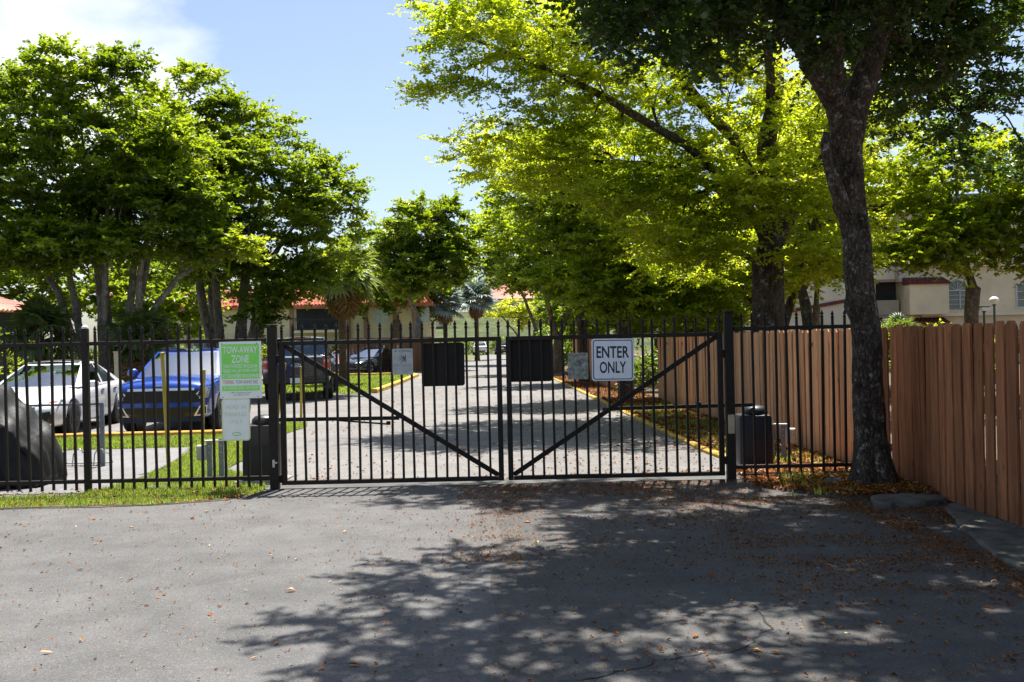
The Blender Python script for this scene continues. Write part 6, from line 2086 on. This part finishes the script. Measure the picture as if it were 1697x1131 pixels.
# --- the small forked tree beyond the right fence
tree('small_tree', 'smaller rounded green tree with a Y-forked brown trunk, beyond the right fence', (11.55, 25, 0),
     [([(11.55, 25, -.1), (11.55, 25, 1.4), (11.6, 25, 2.75)], [.22, .17, .17]), ([(11.6, 25, 2.75), (11.35, 25, 3.5), (11.25, 25, 4.4), (10.9, 25, 5.4)], [.10, .09, .08, .04]), ([(11.6, 25, 2.75), (12.0, 25, 3.5), (12.3, 25, 4.4), (12.8, 25, 5.4)], [.12, .11, .08, .04])],
     [(11.3, 24.8, 5.3, 1.9, 1.8, 1.4, 96), (10.3, 24, 3.75, 1.05, .9, .75, 44), (12.9, 24.8, 4.0, 1.5, 1.4, 1.0, 62), (11.2, 24.6, 4.0, .9, .9, .45, 20), (13.6, 24.8, 5.6, 1.5, 1.5, 1.3, 46), (13.4, 24.2, 3.0, .9, .8, .45, 22)],
     dict(R=.55, K=10, L=18, ll=.125, lw=.09, flat=.4, tint=.5, tone=.5), M['bark_tan'], M['leaf_fresh'], 101, shell=.3, r_tip=.007)
tree('small_tree', 'narrow light green tree seen between the big trunk and the cream building', (10.1, 33, 0),
     [([(10.1, 33, -.1), (10.1, 33, 2.6)], [.15, .12]), ([(10.1, 33, 2.6), (10.3, 33, 5.2)], [.09, .05]), ([(10.1, 33, 2.6), (9.4, 33, 4.4)], [.07, .04])],
     [(9.9, 33, 5.6, 1.6, 1.5, 2.2, 62), (8.6, 33.4, 3.6, 1.3, 1.3, 1.4, 40), (7.2, 33.8, 3.0, 1.3, 1.3, 1.2, 30)],
     dict(R=.6, K=9, L=14, ll=.13, lw=.085, flat=.4, tint=.75, tone=.4), M['bark_tan'], M['leaf_bright'], 111, shell=.2, r_tip=.007)
tree('shade_tree', 'tree with two leaning dark stems above the board fence, right of the right gate post', (7.0, 26, 0),
     [([(7.0, 26, -.1), (7.0, 26, 1.4)], [.26, .22]), ([(7.0, 26, 1.4), (7.3, 26, 2.6), (7.9, 26, 4.2), (8.3, 26, 5.6)], [.14, .12, .09, .05]), ([(7.0, 26, 1.4), (6.6, 26, 2.6), (6.5, 26, 4.4)], [.12, .10, .05])],
     [(7.6, 26, 5.9, 2.1, 2.0, 1.6, 66), (6.2, 25.6, 4.6, 1.5, 1.5, 1.1, 40), (8.6, 25.4, 3.7, 1.0, 1.0, .8, 26), (7.4, 24.8, 3.3, 1.2, 1.0, .6, 24)],
     dict(R=.62, K=10, L=17, ll=.13, lw=.085, flat=.25, tint=.6, tone=.5), M['bark_dark'], M['leaf_bright'], 121, shell=.2, r_tip=.007)

# --- far trees: one built, the others copies turned and resized
def far_tree(label, base, h, w, mat, seed, tint=.4):
    x, y, z = base
    return tree('background_tree', label, base, [([(x, y, z - .1), (x, y, z + h * .3)], [.035 * h, .026 * h]), ([(x, y, z + h * .3), (x - w * .2, y, z + h * .6)], [.016 * h, .006 * h]), ([(x, y, z + h * .3), (x + w * .22, y, z + h * .62)], [.016 * h, .006 * h])],
                [(x, y, z + h * .66, w * .5, w * .45, h * .33, 70), (x - w * .28, y, z + h * .5, w * .26, w * .26, h * .2, 26), (x + w * .3, y, z + h * .52, w * .26, w * .26, h * .22, 26)],
                dict(R=w * .11, K=8, L=13, ll=w * .038, lw=w * .026, flat=.45, tint=tint, tone=.5), M['bark_tan'], mat, seed, group='trees in the far background', shell=.5, mind=w * .03, r_tip=.012, seg=.9)
p1 = far_tree('broad dark tree behind the left apartment block, above its red roof', (-24, 97, 0), 11, 10, M['leaf_mid'], 131)
p2 = far_tree('dark green tree behind the low house at the left edge', (-22.5, 52, 0), 9.5, 9, M['leaf_ficus'], 141)
fc_ = copy_tree(bpy.data.objects['shade_tree.006'])
fc_.location = (9.4, 31.5, 0)
fc_.rotation_euler = (0, 0, 2.0)
fc_.scale = (1.3, 1.3, 1.3)
fc_['label'] = 'bright bushy tree standing farther back behind the board fence'
def far_copy(src, label, x, y, z, rz, sc):
    c = copy_tree(src)
    c.location = (x, y, z)
    c.rotation_euler = (0, 0, rz)
    c.scale = (sc, sc, sc)
    c['label'] = label
    return c
for (src, x, y, z, rz, sc, lab) in (
        (p1, -36, 100, 0, 1.1, 1.05, 'far tree behind the left end of the red roofed apartment block'),
        (p1, -13.5, 102, 0, 2.2, .9, 'far tree behind the right end of the red roofed apartment block'),
        (p1, -9.5, 82, 0, 4.0, 1.08, 'pale distant tree rising left of the rounded middle tree'),
        (p1, -26, 175, 5, .5, 1.1, 'distant tree on top of the bank at the left'),
        (p1, -11, 178, 5, 3.0, .95, 'distant tree on the bank behind the orange roof'),
        (p1, -1, 182, 5, 5.0, 1.1, 'distant tree on the bank behind the silver palms'),
        (p1, 10, 176, 4, 1.7, 1.15, 'distant tree on the bank right of the pale red roof'),
        (p1, 8.2, 92, 0, 2.7, .95, 'tall tree far down the right side of the drive'),
        (p1, 9.5, 62, 0, .9, .85, 'background tree behind the row along the drive, right of its middle'),
        (p2, 6.6, 34, 0, 1.2, .52, 'low dark tree close behind the far part of the board fence'),
        (p2, 6.0, 41, 0, 3.9, .55, 'dark tree behind the distant board fence, nearer end'),
        (p2, 5.2, 52, 0, 0.4, .58, 'dark tree behind the distant board fence, farther end'),
        (p1, 4.4, 78, 0, 4.9, .62, 'mid green tree far down the drive, right of the forked pale trunk'),
        (p1, 5.0, 108, 0, 1.9, .7, 'far green tree at the right end of the bank'),
        (p2, 13.2, 62, 0, 2.0, .8, 'tree behind the left end of the cream stucco building'),
        (p2, 8.0, 47, 0, 3.3, .8, 'tree behind the board fence, straight beyond the forked dark trunk'),
        (p2, 24.5, 38, 0, 4.4, .8, 'dark tree at the right edge in front of the cream stucco building'),
        (p2, 26, 70, 0, .4, 1.3, 'tall tree behind the roof of the cream stucco building'),
        (p2, -30, 48, 0, 2.6, 1.1, 'dark tree behind the low house, beyond the left edge'),
        (p2, -17.5, 50, 0, 4.6, .72, 'dark tree between the low house and the apartment block'),
        (p2, -24.5, 33, 0, .9, .7, 'dark tree in front of the low house at the left edge')):
    far_copy(src, lab, x, y, z, rz, sc)

# --- hedges and shrubs
def shrub(name, label, c, r, n, mat, seed, leaf, group=None, cat='shrub'):
    x, y, z = c
    return tree(name, label, (x, y, z), [([(x, y, z - .05), (x, y, z + r[2] * .5)], [.05, .03])], [(x, y, z + r[2] * .95, r[0], r[1], r[2], n)], leaf, M['bark_tan'], mat, seed, cat=cat, group=group, shell=.3, mind=.12, seg=.4, r_tip=.005)
lf = dict(R=.34, K=8, L=10, ll=.10, lw=.06, flat=.7, tint=.5, tone=.5)
shrub('shrub', 'low green bush between the white sedan and the blue SUV', (-11.4, 36.5, 0), (.75, .6, .62), 26, M['leaf_mid'], 201, lf)
shrub('shrub', 'dark understory bush at the foot of the first ficus', (-13.6, 30.6, 0), (1.6, .9, 1.0), 44, M['leaf_ficus'], 202, lf)
shrub('shrub', 'dark bush in front of the low house', (-17.0, 32.0, 0), (2.3, 1.0, 1.2), 60, M['leaf_ficus'], 203, lf)
shrub('shrub', 'dark bush behind the blue SUV at the foot of the wide ficus', (-9.4, 35.4, 0), (1.6, .8, .9), 40, M['leaf_ficus'], 204, lf)
shrub('shrub', 'leafy bush with broad leaves against the cream stucco building', (15.6, 41, 0), (1.3, 1.0, 1.3), 34, M['leaf_mid'], 205, lf)
shrub('shrub', 'yellow-green bush at the foot of the forked tree', (12.3, 27.6, 0), (1.5, .8, 1.0), 40, M['leaf_bright'], 206, lf)
sh_ = bpy.data.objects['shrub']
for x, y, s, lab in ((3.7, 46.5, 1.7, 'green bush past the far end of the distant board fence'), (3.4, 54, 1.9, 'bush at the right edge of the drive, past the multi-stemmed tree'), (2.7, 63, 2.2, 'large bush far down the right edge of the drive'), (4.9, 70, 2.6, 'broad bush right of the farther forked tree'), (3.9, 30, 1.1, 'bush in the gap between the two board fences')):
    c = copy_tree(sh_)
    c.location = (x, y, 0)
    c.rotation_euler = (0, 0, x * 3)
    c.scale = (s, s, s)
    c['label'] = lab
def hedge(label, x0, x1, y, h, mat, seed):
    rng = np.random.default_rng(seed)
    n = int((x1 - x0) * 16)
    C = np.stack([rng.uniform(x0, x1, n), y + rng.normal(0, .45, n), rng.uniform(.1, h, n)], 1)
    t = thing('hedge', label, 'hedge', ((x0 + x1) / 2, y, 0))
    base = np.array(((x0 + x1) / 2, y, 0.0))
    st = MB()
    for k in range(int((x1 - x0) / .6)):
        st.tube([(x0 - base[0] + .6 * k + .2, 0, 0), (x0 - base[0] + .6 * k + .25, .05, h * .8)], .03, 5)
    st.build('stems', M['bark_tan'], t)
    tone = np.array([noise.noise((p[0] * .8, p[1], p[2])) for p in C])
    co, tr, tn = sprays(rng, C, np.tile([0, 0, 1.0], (n, 1)), .42, 6, 9, .17, .11, .8, np.clip(.4 + .4 * tone, 0, 1), .15)
    tag(link('foliage', np_mesh('foliage', co - base, tr, tn), mat, t), kind='stuff')
hedge('clipped dark hedge behind the two cars at the end of the drive', -13, 5.5, 127.6, 2.0, M['leaf_mid'], 301)
hedge('dark hedge along the front of the left apartment block', -33, -8, 79.5, 1.5, M['leaf_ficus'], 302)

# --- palms
def fan_blade(seed, n=22, spread=118, ln=.85, w=.075, droop=.3, split=.62):
    """One fan leaf: a stalk along +x and folded segments that fan out beyond it."""
    r = random.Random(seed)
    co, tr = [], []
    for k in range(n):
        a = R(-spread + 2 * spread * k / (n - 1))
        l = ln * (1 - .25 * abs(k / (n - 1) * 2 - 1)) * r.uniform(.9, 1.05)
        d = Vector((math.cos(a), math.sin(a), 0))
        s = Vector((-d.y, d.x, 0))
        st = 5
        b = len(co)
        for i in range(st + 1):
            t = i / st
            ww = w * ln * (.25 + 1.3 * t if t < split else (.25 + 1.3 * split) * (1 - (t - split) / (1 - split)) + .01)
            p = Vector((.0, 0, 0)) + d * l * t + Vector((0, 0, .16 * ln * math.sin(min(t, .6) * 2.4) * .5 - droop * ln * t ** 2.6 * r.uniform(.7, 1.3)))
            co += [p - s * ww, p + Vector((0, 0, ww * .55)), p + s * ww]
        for i in range(st):
            q = b + i * 3
            tr += [(q, q + 1, q + 4), (q, q + 4, q + 3), (q + 1, q + 2, q + 5), (q + 1, q + 5, q + 4)]
    return np.array([tuple(v) for v in co]), np.array(tr)
def frond_mesh(seed, stalk, ln, droop, tint, n=22):
    co, tr = fan_blade(seed, n=n, ln=ln, droop=droop)
    co = co + np.array([stalk, 0, 0])
    s = MB().tube([(0, 0, 0), (stalk * .5, 0, .04 * stalk), (stalk, 0, 0)], [.022, .016, .012], 5)
    b = len(co)
    q = np.array([[f[0], f[1], f[2]] for f in s.f if len(f) == 4] + [[f[0], f[2], f[3]] for f in s.f if len(f) == 4])
    co = np.concatenate([co, np.array(s.v)])
    rng = np.random.default_rng(seed)
    tt = np.concatenate([np.clip(tint + rng.normal(0, .2, len(tr)), 0, 1), np.full(len(q), .6)])
    return np_mesh('frond', co, np.concatenate([tr, q + b]), tt)
def palm(name, label, base, h, rt, fronds, live, dead, mats, seed, group=None, lean=0.0, skirt=0):
    t = thing(name, label, 'palm', base, group=group)
    r = random.Random(seed)
    pts, rad = [], []
    for k in range(26):
        f = k / 25
        pts.append((lean * f * f, 0, -.1 + (h + .1) * f))
        rad.append(rt * (1.25 - .35 * min(1, f * 4)) * (1 + .07 * (k % 2)) * (1 + .5 * max(0, f - .8)))
    MB().tube(pts, rad, 12).build('trunk', M['bark_palm'], t, smooth=60)
    for k in range(fronds):
        el = R(-25 + 105 * (k / fronds) ** .9)
        az = k * 2.399 + r.uniform(-.3, .3)
        o = link('frond', r.choice(live), mats[0], t, loc=(lean, 0, h + .1 * math.sin(el)))
        o.rotation_euler = Euler((r.uniform(-.5, .5), -el, az), 'XYZ')
        sc = r.uniform(.85, 1.12)
        o.scale = (sc, sc, sc)
    for k in range(skirt):
        az = k * 2.399
        o = link('dead_frond', r.choice(dead), mats[1], t, loc=(lean, 0, h - r.uniform(.0, .25)))
        o.rotation_euler = Euler((r.uniform(-.6, .6), R(r.uniform(48, 82)), az), 'XYZ')
    return t
liv = [frond_mesh(s, .75, 1.0, .45, .5) for s in (1, 2, 3)]
ded = [frond_mesh(s, .55, .85, .75, .5, 18) for s in (4, 5)]
palm('cabbage_palm', 'fan palm with a skirt of dead brown fronds, left of the drive', (-6.98, 41, 0), 4.3, .17, 34, liv, ded, (M['leaf_palm'], M['leaf_dead']), 5, skirt=26)
sil = [frond_mesh(s, 1.0, 1.25, .35, .5, 20) for s in (11, 12)]
gp_ = 'silver fan palms at the end of the drive'
palm('silver_palm', 'silver-blue fan palm at the end of the drive, left of the other', (-5.6, 84, 0), 4.6, .2, 28, sil, ded, (M['leaf_silver'], M['leaf_dead']), 6, group=gp_, skirt=8)
palm('silver_palm', 'taller silver-blue fan palm with brown dead fronds, nearer the middle of the drive', (-3.1, 88, 0), 5.2, .2, 30, sil, ded, (M['leaf_silver'], M['leaf_dead']), 7, group=gp_, skirt=16)
low = [frond_mesh(s, .55, .65, .5, .2) for s in (21, 22)]
gp_ = 'dark fan palms under the first ficus'
palm('fan_palm', 'dark bushy fan palm under the first ficus, at the white sedan roof', (-12.5, 26.4, 0), 1.9, .12, 24, low, ded, (M['leaf_palm'], M['leaf_dead']), 8, group=gp_, skirt=5)
palm('fan_palm', 'fan palm with some brown fronds right of the first ficus stems', (-10.1, 27.2, 0), 1.7, .12, 22, low, ded, (M['leaf_palm'], M['leaf_dead']), 9, group=gp_, skirt=9)
palm('fan_palm', 'dark fan palm beside the low house at the left edge', (-14.6, 26.2, 0), 1.9, .12, 24, low, ded, (M['leaf_palm'], M['leaf_dead']), 10, group=gp_, skirt=4)
palm('fan_palm', 'small arching palm against the balcony of the cream stucco building', (16.8, 43, 0), 1.3, .12, 20, low, ded, (M['leaf_palm'], M['leaf_dead']), 12, skirt=0)

# ------------------------------------------------------------------ grass and fallen leaves
def in_poly(px, py, poly):
    c = np.zeros(len(px), bool)
    n = len(poly)
    for i in range(n):
        x1, y1 = poly[i]
        x2, y2 = poly[(i + 1) % n]
        with np.errstate(divide='ignore', invalid='ignore'):
            c ^= ((y1 > py) != (y2 > py)) & (px < (x2 - x1) * (py - y1) / (y2 - y1 + 1e-12) + x1)
    return c
def grass(poly, n, h, w, z, seed, label, bare=.0, xmin=-12, pile=1.0):
    rng = np.random.default_rng(seed)
    xs = [p[0] for p in poly]
    ys = [p[1] for p in poly]
    x = rng.uniform(max(min(xs), xmin), max(xs), n)
    y = rng.uniform(min(ys), max(ys), n)
    k = in_poly(x, y, poly)
    x, y = x[k], y[k]
    den = np.array([noise.noise((a * 1.4, b * 1.4, seed)) + .5 * noise.noise((a * 5, b * 5, seed + 3)) for a, b in zip(x, y)])
    k = den > -1 + bare
    x, y, den = x[k], y[k], den[k]
    m = len(x)
    az = rng.uniform(0, 2 * math.pi, m)
    ln = h * rng.uniform(.45, 1.25, m) * (1 + .35 * den)
    tilt = rng.uniform(.05, .75, m) * pile
    d = np.stack([np.cos(az) * tilt, np.sin(az) * tilt, np.ones(m)], 1)
    d = unit(d)
    s = np.stack([-np.sin(az), np.cos(az), np.zeros(m)], 1)
    p = np.stack([x, y, np.full(m, z)], 1)
    ww = (w * rng.uniform(.6, 1.2, m))[:, None]
    mid = p + d * ln[:, None] * .55
    tip = p + d * ln[:, None] + np.stack([np.cos(az), np.sin(az), np.full(m, -.35)], 1) * ln[:, None] * .28 * tilt[:, None]
    v = np.stack([p - s * ww, p + s * ww, mid + s * ww * .8, mid - s * ww * .8, tip], 1).reshape(-1, 3)
    t = (np.arange(m)[:, None, None] * 5 + np.array([[0, 1, 2], [0, 2, 3], [3, 2, 4]])[None]).reshape(-1, 3)
    tint = np.repeat(np.clip(.35 + .4 * den + rng.normal(0, .22, m), 0, 1), 3)
    tag(link('grass', np_mesh('grass', v, t, tint), M['grass_blade']), label, 'grass', kind='stuff')
grass(L_STRIP, 200000, .055, .0035, .01, 1, 'bright green grass in front of and behind the left iron fence', bare=.52, xmin=-8.5)
grass(L_CARS, 36000, .07, .006, .006, 2, 'strip of grass in front of the parked white and blue cars', bare=.5, xmin=-11)
grass(L_ISLAND, 24000, .09, .014, .006, 3, 'lawn island beyond the pickup truck', bare=.4, xmin=-11)
grass([(2.75, 9.9), (4.1, 9.9), (4.1, 11.4), (3.0, 11.4)], 1800, .06, .004, .05, 4, 'thin weeds round the foot of the big trunk', bare=.9, xmin=2)
grass([(2.9, 12.4), (4.0, 12.4), (3.7, 24), (2.6, 24)], 5000, .08, .006, .04, 6, 'thin weeds in the bed under the board fence', bare=.95, xmin=2)

def litter(label, n, fn, ll, seed, zfn, curl=.6):
    rng = np.random.default_rng(seed)
    pts = fn(rng, n)
    m = len(pts)
    az = rng.uniform(0, 2 * math.pi, m)
    d = np.stack([np.cos(az), np.sin(az), rng.normal(0, .16, m)], 1)
    nr = unit(np.array([0, 0, 1.0]) + rng.normal(0, .32, (m, 3)))
    z = zfn(pts[:, 0], pts[:, 1]) + .006
    p = np.stack([pts[:, 0], pts[:, 1], z], 1)
    ln = ll * np.clip(np.exp(rng.normal(0, .4, m)), .4, 2.0)
    co, tr, tn = leaf_geo(p, d, nr, ln, ln * rng.uniform(.35, .6, m), np.clip(rng.beta(1.6, 2.6, m) * 1.1, 0, 1), curl)
    tag(link('fallen_leaves', np_mesh('fallen_leaves', co, tr, tn), M['leaf_litter']), label, 'fallen leaves', kind='stuff')
def nz(x, y, s, f):
    return np.array([noise.noise((a * f, b * f, s)) for a, b in zip(x, y)])
def road_litter(rng, n):
    x = rng.uniform(-5.5, 4.3, n)
    y = rng.uniform(4.5, 11.4, n)
    dn = nz(x, y, 3.3, .9) * .55 + nz(x * .5, y * 1.6, 8.1, 2.2) * .5
    side = 1 / (1 + np.exp(-(x - 1.9) * 1.5))
    lane = .42 * np.exp(-((x - (-.15 + .05 * (y - 9))) / .30) ** 2) * (y > 7.4) + .3 * np.exp(-((x - 1.6) / .5) ** 2) * (y > 8.5)
    edge = .9 * np.exp(-((x - (3.28 - .02 * (y - 9)) - .05 * nz(y, y, 1, 1.7)) / .13) ** 2)
    near = .35 * (y > 10.4) * (x > -.6)
    p = .03 + .95 * side * np.clip(.12 + 1.7 * dn, 0, 1) + lane * np.clip(.5 + dn * 1.6, 0, 1) + edge + near * np.clip(.5 + dn, 0, 1)
    p *= np.where(x < -1.2, .55, 1)
    k = rng.uniform(0, 1, n) < p * .85
    return np.stack([x, y], 1)[k]
litter('small orange-brown leaflets strewn over the front asphalt, thickest on the right', 130000, road_litter, .019, 5, lambda x, y: np.where(x > 3.5, .01, 0.0))
def few(rng, n):
    x = rng.uniform(-5.5, 4.2, n)
    y = rng.uniform(4.7, 11.3, n)
    k = rng.uniform(0, 1, n) < np.where(x > 1.2, .9, .22)
    return np.stack([x, y], 1)[k]
def fine_litter(rng, n):
    p = road_litter(rng, n)
    return p
litter('fine orange leaf dust drifted over the front asphalt', 210000, fine_litter, .0125, 25, lambda x, y: 0 * x)
litter('larger curled dead leaves scattered on the front asphalt', 700, few, .042, 15, lambda x, y: 0 * x, .3)
def bed_litter(rng, n):
    x = rng.uniform(2.5, 4.2, n)
    y = rng.uniform(9.75, 11.9, n)
    k = np.array([in_front_bed(a, b) for a, b in zip(x, y)])
    return np.stack([x, y], 1)[k]
litter('thick brown leaf litter round the foot of the big trunk', 9000, bed_litter, .042, 6, lambda x, y: np.array([bed_height(a, b) for a, b in zip(x, y)]))
def strip_litter(rng, n):
    y = 11.9 + rng.uniform(0, 1, n) ** 1.6 * 33
    kx = np.interp(y, [p[1] for p in KERB_R], [p[0] for p in KERB_R])
    x = kx + rng.uniform(.0, 1.0, n) * (4.15 - .02 * (y - 12) - kx)
    return np.stack([x, y], 1)
litter('leaf litter in the bed between the yellow kerb and the board fence', 15000, strip_litter, .06, 7, lambda x, y: 0 * x + .03)
def drive_litter(rng, n):
    y = 11.9 + rng.uniform(0, 1, n) ** 1.5 * 24
    x = rng.uniform(-4.0, 2.8, n)
    dn = nz(x, y, 6.6, .7)
    k = rng.uniform(0, 1, n) < np.clip(.12 + .5 / (1 + np.exp(-(x - 1.2) * 1.6)) + .35 * dn, 0, 1)
    return np.stack([x, y], 1)[k]
litter('fallen leaflets on the drive beyond the gate', 14000, drive_litter, .032, 8, lambda x, y: 0 * x)
def grass_litter(rng, n):
    x = rng.uniform(-7.5, -2.9, n)
    y = rng.uniform(10.4, 11.6, n)
    return np.stack([x, y], 1)
litter('dry leaf bits on the grass in front of the left iron fence', 900, grass_litter, .03, 9, lambda x, y: 0 * x + .03)
